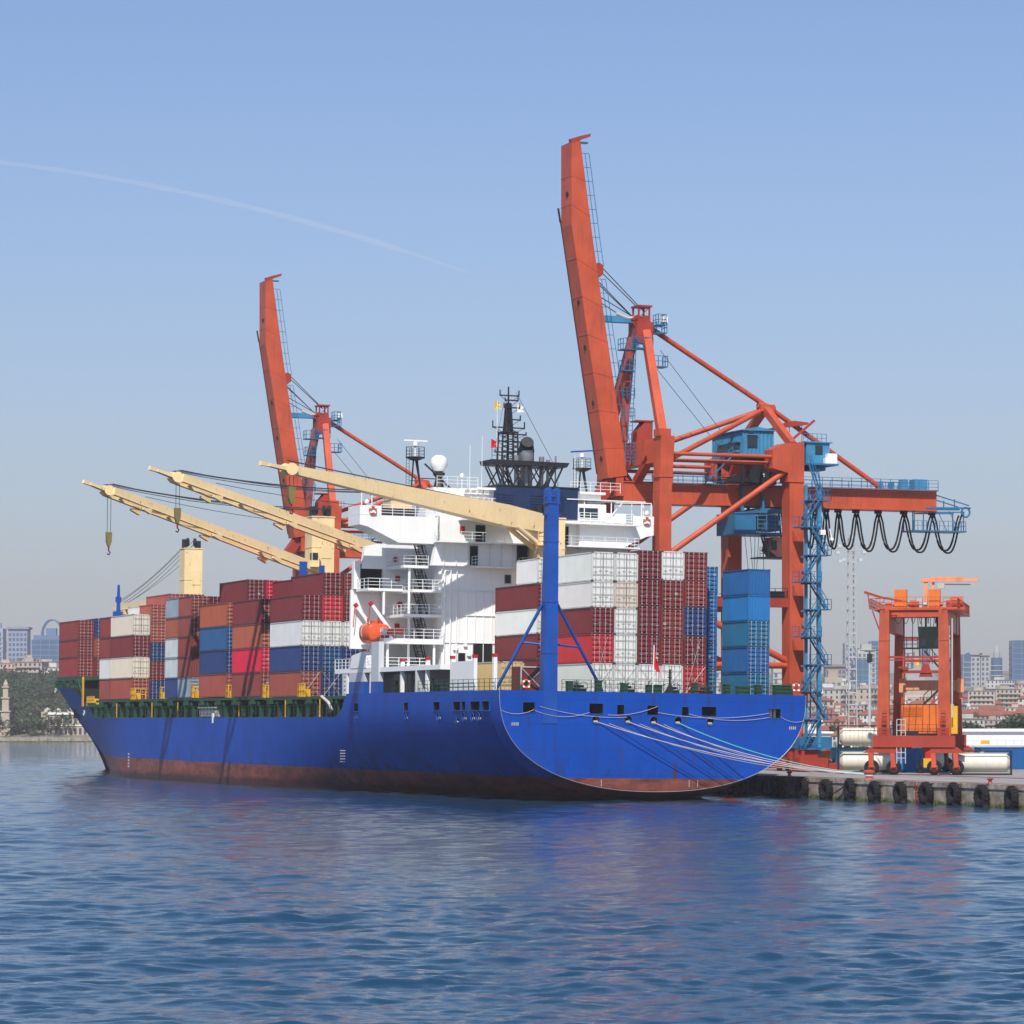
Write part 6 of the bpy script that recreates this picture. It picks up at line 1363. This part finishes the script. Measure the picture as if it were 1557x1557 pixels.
b = MB(); b.beam((-1, -.2, 2.1), (4.2, -.2, 4.0), .35); b.build("boom", "ship_white", e)
# small yellow service machine and trailers between the legs
e = empty("yard_tractor", wm(44.6, 345, 0), "small yellow and red yard tractor between the legs of the yard crane", "tractor")
b = MB(); b.box(-.2, -.8, .6, 1.2, 1.2, 1.6); b.build("body", "safety_yellow", e); b = MB(); b.box(0, -.6, 1.6, 1.1, .9, 2.9); b.build("cab", "fire_red", e); b = MB(); b.box(-.9, -.8, .4, 1.3, 1.2, .6); b.rail([(-.9, -.8, .6), (-.3, -.8, .6)], h=2.4, post=.6, t=.1, rows=1); b.build("chassis", "ship_black", e)
for x in (-.5, 1.0): b = MB(); b.torus((x, -.8, .42), .28, .14, 'y', 16, 6); b.build("wheel", "rubber", e, True)
for k, (x, y) in enumerate(((36.2, 372), (41.5, 360))):
    e = empty("flatbed_trailer", wm(x, y, 3), ["low yellow-sided flatbed trailer parked under the turquoise mooring line", "dark flatbed trailer left of the yard crane's front wheels"][k], "trailer"); b = MB(); b.box(-3, -1.2, .9, 3, 1.2, 1.15); b.build("bed", ["safety_yellow", "ship_black"][k], e)
    for x_ in (-2.2, -1.2, 2.2): b = MB(); b.torus((x_, -1.0, .42), .28, .14, 'y', 14, 6); b.build("wheel", "rubber", e, True)
# bollard with coiled lines
e = empty("bollard", MQ @ T(QF + 1.6, -6.5, QZ), "orange mushroom bollard holding the mooring lines at the quay edge", "bollard"); b = MB(); b.lathe((0, 0, 0), [(.5, 0), (.45, .15), (.28, .25), (.28, .5), (.55, .62), (.58, .78), (.3, .9), (.02, .92)], 18); b.build("head", "rtg_orange", e, True); b = MB(); b.torus((0, 0, .34), .38, .09, 'z', 18, 6); b.torus((0, .05, .48), .36, .08, 'z', 18, 6); b.build("rope_turns", "rope_white", e, True)
for a_, lab in ((9.5, "small rusty bollard on the quay edge close to the ship's stern"), (-31.0, "small rusty bollard on the quay edge below the tank container")):
    e = empty("bollard", MQ @ T(QF + .9, a_, QZ), lab, "bollard"); b = MB(); b.lathe((0, 0, 0), [(.28, 0), (.22, .1), (.15, .2), (.15, .32), (.3, .42), (.3, .5), (.02, .56)], 14); b.build("head", "crane_red", e, True); b = MB(); b.box(-.4, -.4, 0, .4, .4, .05); b.build("base_plate", "corner_steel", e)
# bits of rope left on the quay below the bollard
sl = MB(); sl.tube(sag(MQ @ Vector((QF - .2, -6.2, QZ)), MQ @ Vector((QF - .5, -1, .3)), .3, 8), .06, 5); tag(sl.build("mooring_line", "rubber"), "dark slack rope hanging down the quay wall beside a tyre", "rope")
# warehouse
def shed(x0, x1, y0, y1, h, mat, label, name="warehouse"):
    e = empty(name, T(0, 0, QZ), label, "warehouse"); b = MB(); b.box(x0, y0, 0, x1, y1, h); b.build("wall", mat, e)
    b = MB(); b.box(x0 - .4, y0 - .4, h, x1 + .4, y1 + .4, h + .3); b.build("roof", "ship_white", e); b = MB()
    for k in range(int((x1 - x0) / 1.1)): b.box(x0 + k * 1.1, y0 - 1.3, 2.35, x0 + k * 1.1 + .06, y0 - 1.24, 3.0)
    b.box(x0, y0 - 1.3, 3.0, x1, y0 - 1.2, 3.05); b.box(x0, y0 - 1.4, 2.1, x1, y0, 2.35); b.build("canopy", "mast_grey", e)
    for k in (1, 9): b = MB(); b.box(x0 + k * 2.4 + 2, y0 - 1.36, 2.5, x0 + k * 2.4 + 3.2, y0 - 1.3, 3.0); b.build("sign_panel", "safety_yellow", e)
    return e
shed(58.6, 98, 430, 470, 4.2, "warehouse_white", "long white warehouse with flat roof behind the tank container")
shed(38, 52, 520, 540, 3.6, "ship_grey", "low grey shed with pale roof beyond the mobile crane")
shed(30, 58, 600, 620, 5.5, "warehouse_white", "pale long shed behind the lattice mast")
# red and white harbour tower beyond the warehouse
e = empty("harbour_mast", wm(83.5, 620), "white tripod mast with red head behind the warehouse roof", "mast"); b = MB()
for dx in (-1.6, 0, 1.6): b.beam((dx * 1.6, 0, 0), (dx * .5, 0, 9), .35)
b.rail([(-2, 0, 4), (2, 0, 4)], h=1.0, t=.12); b.build("legs", "ship_white", e); b = MB(); b.prism([(-.7, 9), (.7, 9), (.3, 12), (-.3, 12)], 1, -.4, .4); b.beam((0, 0, 11.2), (5, 0, 10), .35); b.build("head", "fire_red", e)

# ================================================================== FAR SHORE AND CITY
rg = random.Random(21)
def ground_h(x, y):
    if x < -60:    # wooded bluff to the left
        if y < 1170: return -1.0
        t = min(1, (y - 1170) / 300); return 2 + 20 * t ** .8 + max(0, (y - 1500)) * .018 + 1.2 * math.sin(x * .02 + y * .013)
    t = max(0, y - 700); return 2.0 + t * .0070 + max(0, y - 1250) * .011 + max(0, y - 1700) * .010 + 1.5 * math.sin(x * .016) * min(1, t / 400) + 2.0 * max(0, min(1, (x - 60) / 140)) * min(1, t / 500)
def terrain():
    xs = [-900, -700, -560] + list(range(-460, 461, 20)) + [560, 700, 900]; ys = [470, 560, 640, 700] + list(range(760, 2600, 40)) + [2700, 2900, 3080]
    vs = []; fs = []; nx = len(xs)
    for y in ys:
        for x in xs:
            z = ground_h(x, y) if x >= -60 or y >= 1170 else -1.5
            if -60 <= x < 0 and y < 1170: z = -1.5
            vs.append((x, y, z))
    for j in range(len(ys) - 1):
        for i in range(nx - 1): a = j * nx + i; fs.append((a, a + 1, a + nx + 1, a + nx))
    b = MB(); b.add(vs, fs); o = b.build("terrain", "terrain_ground"); tag(o, kind='structure')
terrain()
b = MB(); b.box(-600, 1165, -1, -70, 1175, 1.6); o = b.build("shore_wall", "quay_wall"); tag(o, kind='structure')
# house prototypes: wall, roof and windows as material slots of one small mesh (each a few pixels large in the picture)
def house_mesh(kind, wd, dp, fl, mats=("wall_paint", "roof_tile", "city_window")):
    b = MB(); h = fl * 3.1; b.box(-wd / 2, -dp / 2, -12, wd / 2, dp / 2, h)
    b.m = 1
    if kind == 'hip':
        o = .6; b.add([(-wd / 2 - o, -dp / 2 - o, h), (wd / 2 + o, -dp / 2 - o, h), (wd / 2 + o, dp / 2 + o, h), (-wd / 2 - o, dp / 2 + o, h), (-wd * .2, 0, h + 2.4), (wd * .2, 0, h + 2.4)], [(0, 1, 5, 4), (1, 2, 5), (2, 3, 4, 5), (3, 0, 4), (3, 2, 1, 0)])
    elif kind == 'gable':
        o = .5; b.add([(-wd / 2 - o, -dp / 2 - o, h), (wd / 2 + o, -dp / 2 - o, h), (wd / 2 + o, dp / 2 + o, h), (-wd / 2 - o, dp / 2 + o, h), (-wd / 2 - o, 0, h + 2.6), (wd / 2 + o, 0, h + 2.6)], [(0, 1, 5, 4), (1, 2, 5), (2, 3, 4, 5), (3, 0, 4), (3, 2, 1, 0)])
    else:
        b.box(-wd / 2 - .3, -dp / 2 - .3, h, wd / 2 + .3, dp / 2 + .3, h + .5); b.m = 0; b.box(-wd * .2, -dp * .2, h + .5, wd * .12, dp * .25, h + 2.6)
    b.m = 2; n = max(2, int(wd / 3.0)); m_ = max(2, int(dp / 3.4))
    for f in range(fl):
        z = f * 3.1 + 1.0
        for i in range(n): x = -wd / 2 + wd * (i + .5) / n; b.box(x - .62, -dp / 2 - .06, z, x + .62, -dp / 2 + .02, z + 1.5)
        for i in range(m_):
            y = -dp / 2 + dp * (i + .5) / m_; b.box(-wd / 2 - .06, y - .6, z, -wd / 2 + .02, y + .6, z + 1.5); b.box(wd / 2 - .02, y - .6, z, wd / 2 + .06, y + .6, z + 1.5)
    if kind == 'balcony' or kind == 'flat':
        b.m = 0
        for f in range(1, fl): b.box(-wd * .42, -dp / 2 - 1.1, f * 3.1 - .1, wd * .42, -dp / 2, f * 3.1 + .75)
    return b.mesh("house", list(mats))
PR = [(house_mesh('hip', 11, 9, 2), "hip"), (house_mesh('hip', 15, 10, 3), "hip"), (house_mesh('gable', 13, 9, 3), "gable"), (house_mesh('gable', 18, 10, 2), "gable"), (house_mesh('hip', 13, 11, 4), "hip"),
      (house_mesh('flat', 13, 11, 4, ("wall_paint", "roof_grey", "city_window")), "flat"), (house_mesh('flat', 18, 12, 5, ("wall_paint", "roof_grey", "city_window")), "flat"), (house_mesh('flat', 12, 12, 7, ("wall_paint", "roof_grey", "city_window")), "flat")]
WALLS = [(.52, .48, .42), (.58, .55, .50), (.45, .38, .32), (.50, .42, .33), (.62, .60, .57), (.42, .33, .28), (.55, .50, .45), (.50, .36, .28)]
LAB = {'hip': ("red hip-roofed house among others on the city slope", "houses on the city slope"), 'gable': ("red gable-roofed house among others on the city slope", "gabled houses on the city slope"), 'flat': ("pale flat-roofed apartment block among red roofs on the city slope", "flat-roofed blocks on the city slope")}
def put_house(x, y, i, s=1.0, side=''):
    me, k = PR[i]; o = bpy.data.objects.new("house" if k != 'flat' else "apartment_block", me); col.objects.link(o)
    o.matrix_local = T(x, y, ground_h(x, y)) @ Matrix.Rotation(R(rg.gauss(0, 22)), 4, 'Z') @ Matrix.Diagonal((s, s, s * rg.uniform(.9, 1.12), 1))
    c_ = rg.choice(WALLS); j = rg.uniform(.8, 1.1); o.color = (c_[0] * j, c_[1] * j, c_[2] * j, 1)
    l, g = LAB[k]; tag(o, l + side, "house" if k != 'flat' else "apartment block", g + side)
CN = ['beige', 'cream', 'tan', 'sandy', 'off-white', 'terracotta-walled', 'stone-coloured', 'rosy brown']
def put_house(x, y, i, s=1.0, left=False):
    me, k = PR[i]; o = bpy.data.objects.new("house" if k != 'flat' else "apartment_block", me); col.objects.link(o)
    o.matrix_local = T(x, y, ground_h(x, y)) @ Matrix.Rotation(R(rg.gauss(0, 22)), 4, 'Z') @ Matrix.Diagonal((s, s, s * rg.uniform(.85, 1.05), 1))
    q = rg.randrange(8); c_ = WALLS[q]; j = rg.uniform(.85, 1.08); o.color = (c_[0] * j, c_[1] * j, c_[2] * j, 1)
    px = 778.5 + 4850 * x / y
    zone = "behind the ship" if px < 1225 else "by the stair tower" if px < 1290 else "by the lattice mast" if px < 1330 else "seen through the yard crane" if px < 1455 else "right of the yard crane"
    if left: zone = "across the water at left"
    depth = "at the slope's foot" if y < 760 else "low on the slope" if y < 960 else "halfway up the slope" if y < 1250 else "high on the slope" if y < 1600 else "near the slope's top"
    l = f"{CN[q]} {'flat-roofed block' if k == 'flat' else 'house with red ' + k + ' roof'} {depth} {zone}"
    tag(o, l, "house" if k != 'flat' else "apartment block", l)
for y in [700, 740, 780, 820, 860, 900, 945, 990, 1040, 1090, 1145, 1200, 1265, 1330, 1400, 1480, 1570, 1670, 1780, 1900]:
    # only the slice of slope between the ship and the right edge of the view
    xa, xb = y * (1076 - 778) / 4850, y * (1557 - 778) / 4850 + 12; x = xa + rg.uniform(0, 8)
    while x < xb:
        px = 778.5 + 4850 * x / y; vis = px > 1218 or px < 1100
        if not (y < 690 and px > 1440) and (vis or rg.random() < .4) and rg.random() < .94:
            i = rg.choice([0, 0, 1, 0, 2, 3, 1, 2, 5]) if y < 1300 else rg.choice([1, 4, 5, 6, 0, 2, 6])
            put_house(x, y + rg.uniform(-16, 16), i, rg.uniform(.32, .46) if y < 900 else rg.uniform(.40, .58) if y < 1200 else rg.uniform(.5, .8)); 
        x += rg.uniform(6, 10) * (.75 if y < 900 else .95 if y < 1200 else 1.45)
for y in [1500, 1570, 1640, 1720, 1810, 1910, 2010]:
    xa, xb = y * -815 / 4850, y * -640 / 4850; x = xa
    while x < xb: put_house(x, y + rg.uniform(-15, 15), rg.choice([1, 4, 6, 7, 5, 2, 6]), rg.uniform(.55, .85), True); x += rg.uniform(10, 17)
# towers of the skyline
def tower(x, y, wd, dp, ztop, style, label, rz=0, cap=None, colr=(.5, .5, .5)):
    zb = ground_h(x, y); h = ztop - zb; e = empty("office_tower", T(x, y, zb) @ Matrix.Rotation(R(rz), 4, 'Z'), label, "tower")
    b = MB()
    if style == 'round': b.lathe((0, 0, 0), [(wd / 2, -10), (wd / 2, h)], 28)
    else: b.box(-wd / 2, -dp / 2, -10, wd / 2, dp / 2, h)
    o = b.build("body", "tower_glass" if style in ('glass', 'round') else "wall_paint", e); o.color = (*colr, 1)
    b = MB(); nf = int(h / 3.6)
    if style == 'grid':
        nx = int(wd / 2.6)
        for f in range(nf):
            for i in range(nx): x_ = -wd / 2 + wd * (i + .5) / nx; b.box(x_ - .8, -dp / 2 - .25, f * 3.6 + .9, x_ + .8, -dp / 2 + .05, f * 3.6 + 2.8)
        for f in range(nf):
            for i in range(int(dp / 3)): y_ = -dp / 2 + 1.5 + i * 3; b.box(-wd / 2 - .25, y_ - .8, f * 3.6 + .9, -wd / 2 + .05, y_ + .8, f * 3.6 + 2.8)
        bits(b.build("window", "tower_glass", e))
    elif style == 'glass' or style == 'round':
        for f in range(nf):
            if style == 'round': b.torus((0, 0, f * 3.6 + 1), wd / 2, .45, 'z', 28, 4)
            else: b.box(-wd / 2 - .15, -dp / 2 - .2, f * 3.6, wd / 2 + .15, dp / 2 + .2, f * 3.6 + .7)
        if style == 'glass':
            for i in range(int(wd / 6) + 1): b.box(-wd / 2 + i * 6 - .25, -dp / 2 - .3, 0, -wd / 2 + i * 6 + .25, -dp / 2, h)
        o2 = b.build("floor_band", "wall_paint", e); o2.color = (*colr, 1)
    elif style == 'strip':
        for i in range(int(wd / 3.2)): x_ = -wd / 2 + 1.6 + i * 3.2; b.box(x_ - .8, -dp / 2 - .3, 2, x_ + .8, -dp / 2 + .05, h - 3)
        bits(b.build("window", "tower_glass", e))
        b = MB()
        for f in range(0, nf, 1): b.box(-wd / 2 - .1, -dp / 2 - .42, f * 3.6, wd / 2 + .1, -dp / 2 - .28, f * 3.6 + .8)
        o2 = b.build("floor_band", "wall_paint", e); o2.color = (*colr, 1)
    b = MB()
    if cap == 'slab': b.box(-wd / 2 - 1.2, -dp / 2 - 1.2, h, wd / 2 + 1.2, dp / 2 + 1.2, h + 1.6)
    elif cap == 'arch':
        b.box(-wd * .45, -dp / 2, h, wd * .45, dp / 2, h + 3)
        for s in (-4, 0, 4): b.tube([(7 * math.cos(t) + wd * .04, s, h + 3 + 11 * math.sin(t)) for t in np.linspace(0, math.pi, 13)], .5, 5)
        b.box(-3, -3, h + 3, 4, 3, h + 8)
    elif cap == 'crown': b.lathe((0, 0, 0), [(wd * .32, h), (wd * .3, h + 4), (wd * .16, h + 8), (.1, h + 9)], 16)
    elif cap == 'box': b.box(-wd * .25, -dp * .25, h, wd * .3, dp * .3, h + 4)
    elif cap == 'band':
        for k in range(3): b.box(-wd / 2 - .4, -dp / 2 - .4, h * .58 + k * 3, wd / 2 + .4, dp / 2 + .4, h * .58 + k * 3 + 1)
        b.lathe((0, 0, 0), [(3, h), (3, h + 4), (.2, h + 6)], 10)
    if b.v: o3 = b.build("crown", "wall_paint", e); o3.color = (*[v * .9 for v in colr], 1)
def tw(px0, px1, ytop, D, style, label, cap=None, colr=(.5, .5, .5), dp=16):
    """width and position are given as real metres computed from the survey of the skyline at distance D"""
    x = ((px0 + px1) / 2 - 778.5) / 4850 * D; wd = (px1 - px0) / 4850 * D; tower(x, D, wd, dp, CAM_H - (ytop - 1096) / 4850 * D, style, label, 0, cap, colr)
SKY = [(-14, 7, 956, 2350, 'strip', "light striped skyscraper at the far left edge", 'band', (.55, .57, .6)), (15, 44, 957, 2300, 'grid', "tall grey gridded skyscraper left of the bow", 'slab', (.45, .45, .5)),
       (51, 104, 973, 2200, 'glass', "wide blue glass tower topped by an arched crown", 'arch', (.22, .32, .45)), (1283, 1306, 978, 2350, 'grid', "grey tower left of the lattice mast", 'box', (.5, .5, .5)), (1302, 1330, 988, 2250, 'strip', "banded office tower right of the lattice mast", 'box', (.6, .58, .52)),
       (1296, 1322, 1003, 2100, 'glass', "low teal glass block by the lattice mast", None, (.12, .30, .34)), (1322, 1344, 975, 2400, 'glass', "blue glass tower behind the thin lamp pole", None, (.3, .38, .44)),
       (1375, 1386, 985, 2300, 'strip', "slim pale tower between the yard crane's legs", None, (.6, .58, .54)), (1387, 1398, 1000, 2200, 'grid', "beige residential tower between the yard crane's legs", 'box', (.6, .52, .42)), (1399, 1410, 980, 2400, 'glass', "slim glass tower right of centre between the yard crane's legs", None, (.3, .36, .42)),
       (1362, 1374, 992, 2450, 'glass', "bluish tower at left between the yard crane's legs", None, (.3, .36, .42)), (1436, 1447, 1000, 2350, 'glass', "blue-green tower just left of the yard crane's right leg", None, (.25, .38, .48)), (1462, 1474, 995, 2300, 'glass', "dark slim tower right of the yard crane", None, (.4, .43, .45)),
       (1474, 1488, 996, 2350, 'grid', "first of the twin beige towers right of the yard crane", 'slab', (.55, .52, .48)), (1489, 1502, 997, 2350, 'grid', "second of the twin beige towers right of the yard crane", 'slab', (.57, .53, .48)), (1507, 1524, 1000, 2300, 'round', "rounded tower with a dark domed crown", 'crown', (.52, .52, .52)),
       (1537, 1572, 974, 2150, 'glass', "large blue glass tower at the right edge", None, (.16, .28, .45)), (1174, 1190, 1014, 1900, 'strip', "white apartment tower seen right of the lone blue stack", 'box', (.66, .62, .55)), (1252, 1278, 1030, 1800, 'strip', "beige apartment tower beside the stair tower", 'box', (.6, .5, .38)),
       (1196, 1206, 1020, 2300, 'strip', "distant pale tower between stack and crane leg", None, (.6, .6, .58)), (1085, 1097, 1012, 1900, 'strip', "white tower seen in the gap between blue stacks", 'box', (.64, .62, .58)), (1338, 1350, 1030, 1500, 'strip', "white banded block behind the yard crane's left leg", None, (.66, .64, .58)),
       (1254, 1284, 1014, 2150, 'grid', "long brown-beige residential block beyond the stair tower", 'slab', (.42, .33, .28))]
for s_ in SKY: tw(s_[0], s_[1], s_[2], s_[3], s_[4], s_[5], s_[6], tuple(v * k for v, k in zip(s_[7], (.56, .62, .72) if s_[0] < 200 else (.66, .68, .70))))  # distance haze put into the colours: towers dulled, the far-left ones bluer
# domed building between the legs of the yard crane
x, y = (1395 - 778.5) / 4850 * 1350, 1350; zb = ground_h(x, y)
e = empty("domed_building", T(x, y, zb), "large grey domed hall seen between the yard crane's legs", "domed building")
b = MB(); b.lathe((0, 0, 0), [(11, 11), (10.6, 13), (8, 17), (4, 19.6), (.1, 20.6)], 24); b.build("dome", "roof_grey", e, True); b = MB(); b.lathe((0, 0, 0), [(12.5, -8), (12.5, 8), (11.3, 8.5), (11.3, 11)], 24); b.build("drum", "stone_cream", e)
b = MB()
for k in range(24): t = 2 * math.pi * (k + .5) / 24; b.c(12.5 * math.cos(t), 12.5 * math.sin(t), 5.6, 1.2, 1.2, 3.0)
bits(b.build("window", "city_window", e)); b = MB(); b.lathe((0, 0, 0), [(.8, 20.4), (.9, 21.6), (.1, 23)], 8); b.build("lantern", "safety_yellow", e)
# waterfront palace and clock tower at left
e = empty("palace", T((112 - 778.5) / 4850 * 1172, 1190, 1.5), "long cream waterfront palace with rows of windows under the wooded hill", "palace")
b = MB(); b.box(-11, -6, 0, 24, 6, 8.5); b.build("wall", "stone_cream", e); b = MB(); b.box(-11.4, -6.4, 8.5, 24.4, 6.4, 9.3); b.box(-11.3, -6.3, 4.3, 24.3, -5.9, 4.6); b.build("cornice", "ship_white", e)
wme = MB().box(-.45, -6.15, 0, .45, -5.95, 2.3).mesh("window", "city_window")
for f in (1.2, 5.4):
    for k in range(19): inst("window", wme, e, T(-10 + k * 1.8, 0, f))
for x_, h_ in ((-12.2, 9.6), (-8.2, 9.4), (-2.5, 10.4)):
    b = MB(); b.box(x_ - 1.8, -4, 0, x_ + 1.8, 4, h_); b.lathe((x_, 0, h_), [(1.5, 0), (1.2, .9), (.5, 1.3), (.1, 1.6)], 10); b.build("pavilion", "stone_cream", e)
e = empty("clock_tower", T((5 - 778.5) / 4850 * 1180, 1186, 1.5), "slender ornate stone clock tower at the left edge of the shore", "tower")
for k, (z0, z1, r) in enumerate(((0, 4.5, 2.0), (4.5, 10, 1.6), (10, 15, 1.25), (15, 19, .95))):
    b = MB(); b.box(-r, -r, z0, r, r, z1 - .4); b.box(-r - .4, -r - .4, z1 - .5, r + .4, r + .4, z1); b.build("stage", "stone_cream", e)
b = MB(); b.lathe((0, 0, 19), [(.9, 0), (1.0, .8), (.5, 1.6), (.1, 2.6)], 12); b.build("cupola", "stone_cream", e)
# trees: one tapered trunk with limbs and a crown of many leaf clumps; far wood as one mass
def crown_faces(b, cx, cy, cz, rx, rz, n, rr):
    lobes = [(cx + rr.uniform(-.55, .55) * rx, cy + rr.uniform(-.55, .55) * rx, cz + rr.uniform(-.45, .6) * rz, rr.uniform(.35, .6)) for _ in range(6)]
    for _ in range(n):
        lx, ly, lz, lr = rr.choice(lobes); u = rr.uniform(-1, 1); t = rr.uniform(0, 6.283); q = math.sqrt(1 - u * u); k = rr.uniform(.65, 1.05) * lr
        p = Vector((lx + rx * k * q * math.cos(t), ly + rx * k * q * math.sin(t), lz + rz * k * u)); s = rr.uniform(.35, .8) * rx * .22
        a = Vector((rr.gauss(0, 1), rr.gauss(0, 1), rr.gauss(0, .6))).normalized() * s; c_ = Vector((rr.gauss(0, 1), rr.gauss(0, 1), rr.gauss(0, 1))).normalized() * s
        b.add([p - a, p + c_ * .8, p + a, p - c_], [(0, 1, 2, 3)])
def wood(name, spots, mat, label, n=120):
    b = MB(); rr = random.Random(len(spots))
    for x, y, z, r in spots: crown_faces(b, x, y, z + r * .6, r, r * .95, n, rr)
    me = bpy.data.meshes.new(name); me.from_pydata([tuple(v) for v in b.v], [], b.f); me.materials.append(MATS[mat]); o = bpy.data.objects.new(name, me); col.objects.link(o); tag(o, label, "wood", kind='stuff')
sp_ = []; sp2 = []
for k in range(760):
    y = 1182 + 320 * rg.random() ** 1.1; x = y * (-rg.uniform(628, 812)) / 4850; (sp2 if rg.random() < .22 and y < 1290 and x > -190 else sp_).append((x, y, ground_h(x, y) + rg.uniform(-.5, 1.5), rg.uniform(3.0, 5.6)))
wood("hillside_wood", sp_, "foliage", "dense green wood covering the hill on the far shore"); wood("brown_wood", sp2, "foliage_brown", "brownish bare-leaved trees low on the wooded hill")
sp3 = []
for k in range(130):
    y = rg.choice([800, 900, 1000, 1150, 1300, 1480, 1650]) + rg.uniform(-40, 40); u = rg.random(); x = y * (rg.uniform(1075, 1560) - 778) / 4850; sp3.append((x, y, ground_h(x, y), rg.uniform(1.5, 2.8)))
wood("city_trees", sp3, "foliage", "green trees scattered between the houses of the city slope", 60)
def tree(x, y, h, r, label, seed):
    zb = ground_h(x, y); e = empty("leafy_tree", T(x, y, zb), label, "tree"); rr = random.Random(seed); b = MB(); b.tube([(0, 0, -1), (.2, 0, h * .3), (-.1, .1, h * .6)], .35, 7, .18)
    for t in range(5): a = t * 1.3; b.tube([(0, 0, h * .3 + t * .2), (math.cos(a) * r * .5, math.sin(a) * r * .5, h * .62)], .14, 5, .06)
    b.build("trunk", "bark", e); b = MB(); crown_faces(b, 0, 0, h * .62, r, h * .38, 420, rr)
    me = bpy.data.meshes.new("crown"); me.from_pydata([tuple(v) for v in b.v], [], b.f); me.materials.append(MATS["foliage"]); o = bpy.data.objects.new("crown", me); col.objects.link(o); o.parent = e
TL = ["broad green tree right of the yard crane above the warehouse roof", "green tree just left of the white tripod mast", "green tree right of the white tripod mast", "large green tree at the right edge above the warehouse",
      "round tree above the warehouse nearest the yard crane", "green tree behind the lattice mast's foot", "green tree left of the stair tower's foot"]
for k, (px, D, h, r) in enumerate(((1472, 660, 5.5, 2.8), (1492, 665, 5.0, 2.6), (1532, 660, 6.5, 3.6), (1553, 655, 7, 3.4), (1459, 670, 5, 2.5), (1312, 690, 5, 2.5), (1262, 690, 5, 2.6))): tree((px - 778.5) / 4850 * D, D, h, r, TL[k], k)

# ================================================================== contrail and haze
b = MB(); pts = []
for i in range(25):     # a long arc some nine kilometres off, sinking towards the right
    t = i / 24; X = 760 * t - 40; az = X - 778; el = 849 - .115 * X - .00017 * X * X; D = 9000
    pts.append((az / 4850 * (D + 1200 * t), D + 1200 * t, CAM_H + el / 4850 * (D + 1200 * t)))
pts_v = [Vector(p) for p in pts]
n = 10; vs = []
for i, p in enumerate(pts_v):
    r = (7 + 4 * (i / 24) + .8 * math.sin(i * 2.3)) * (1 - max(0, (i - 19) / 5) * .7)
    vs += [p + Vector((0, math.cos(a) * r, math.sin(a) * r * (1 + .15 * math.sin(i * 1.7)))) for a in [2 * math.pi * j / n for j in range(n)]]
fs = [(i * n + j, i * n + (j + 1) % n, (i + 1) * n + (j + 1) % n, (i + 1) * n + j) for i in range(24) for j in range(n)] + [tuple(range(n))[::-1], tuple(24 * n + j for j in range(n))]
b.add(vs, fs)
m = bpy.data.materials.new("contrail_vapour"); m.use_nodes = True; nt = m.node_tree; nt.nodes.remove(nt.nodes["Principled BSDF"]); pv = nt.nodes.new("ShaderNodeVolumePrincipled"); pv.inputs['Density'].default_value = .011; pv.inputs['Color'].default_value = (1, 1, 1, 1)
nt.links.new(pv.outputs[0], nt.nodes["Material Output"].inputs['Volume']); MATS["contrail_vapour"] = m
o = b.build("contrail", "contrail_vapour"); tag(o, "thin fading white contrail crossing the upper left sky", "contrail", kind='stuff')
m = bpy.data.materials.new("haze_air"); m.use_nodes = True; nt = m.node_tree; nt.nodes.remove(nt.nodes["Principled BSDF"]); pv = nt.nodes.new("ShaderNodeVolumePrincipled"); pv.inputs['Density'].default_value = .00010; pv.inputs['Color'].default_value = (.96, .94, 1.0, 1); pv.inputs['Anisotropy'].default_value = 0
nt.links.new(pv.outputs[0], nt.nodes["Material Output"].inputs['Volume']); MATS["haze_air"] = m
b = MB(); b.box(-3100, -320, -14.5, 3100, 3100, 96); o = b.build("haze", "haze_air"); tag(o, kind='stuff')
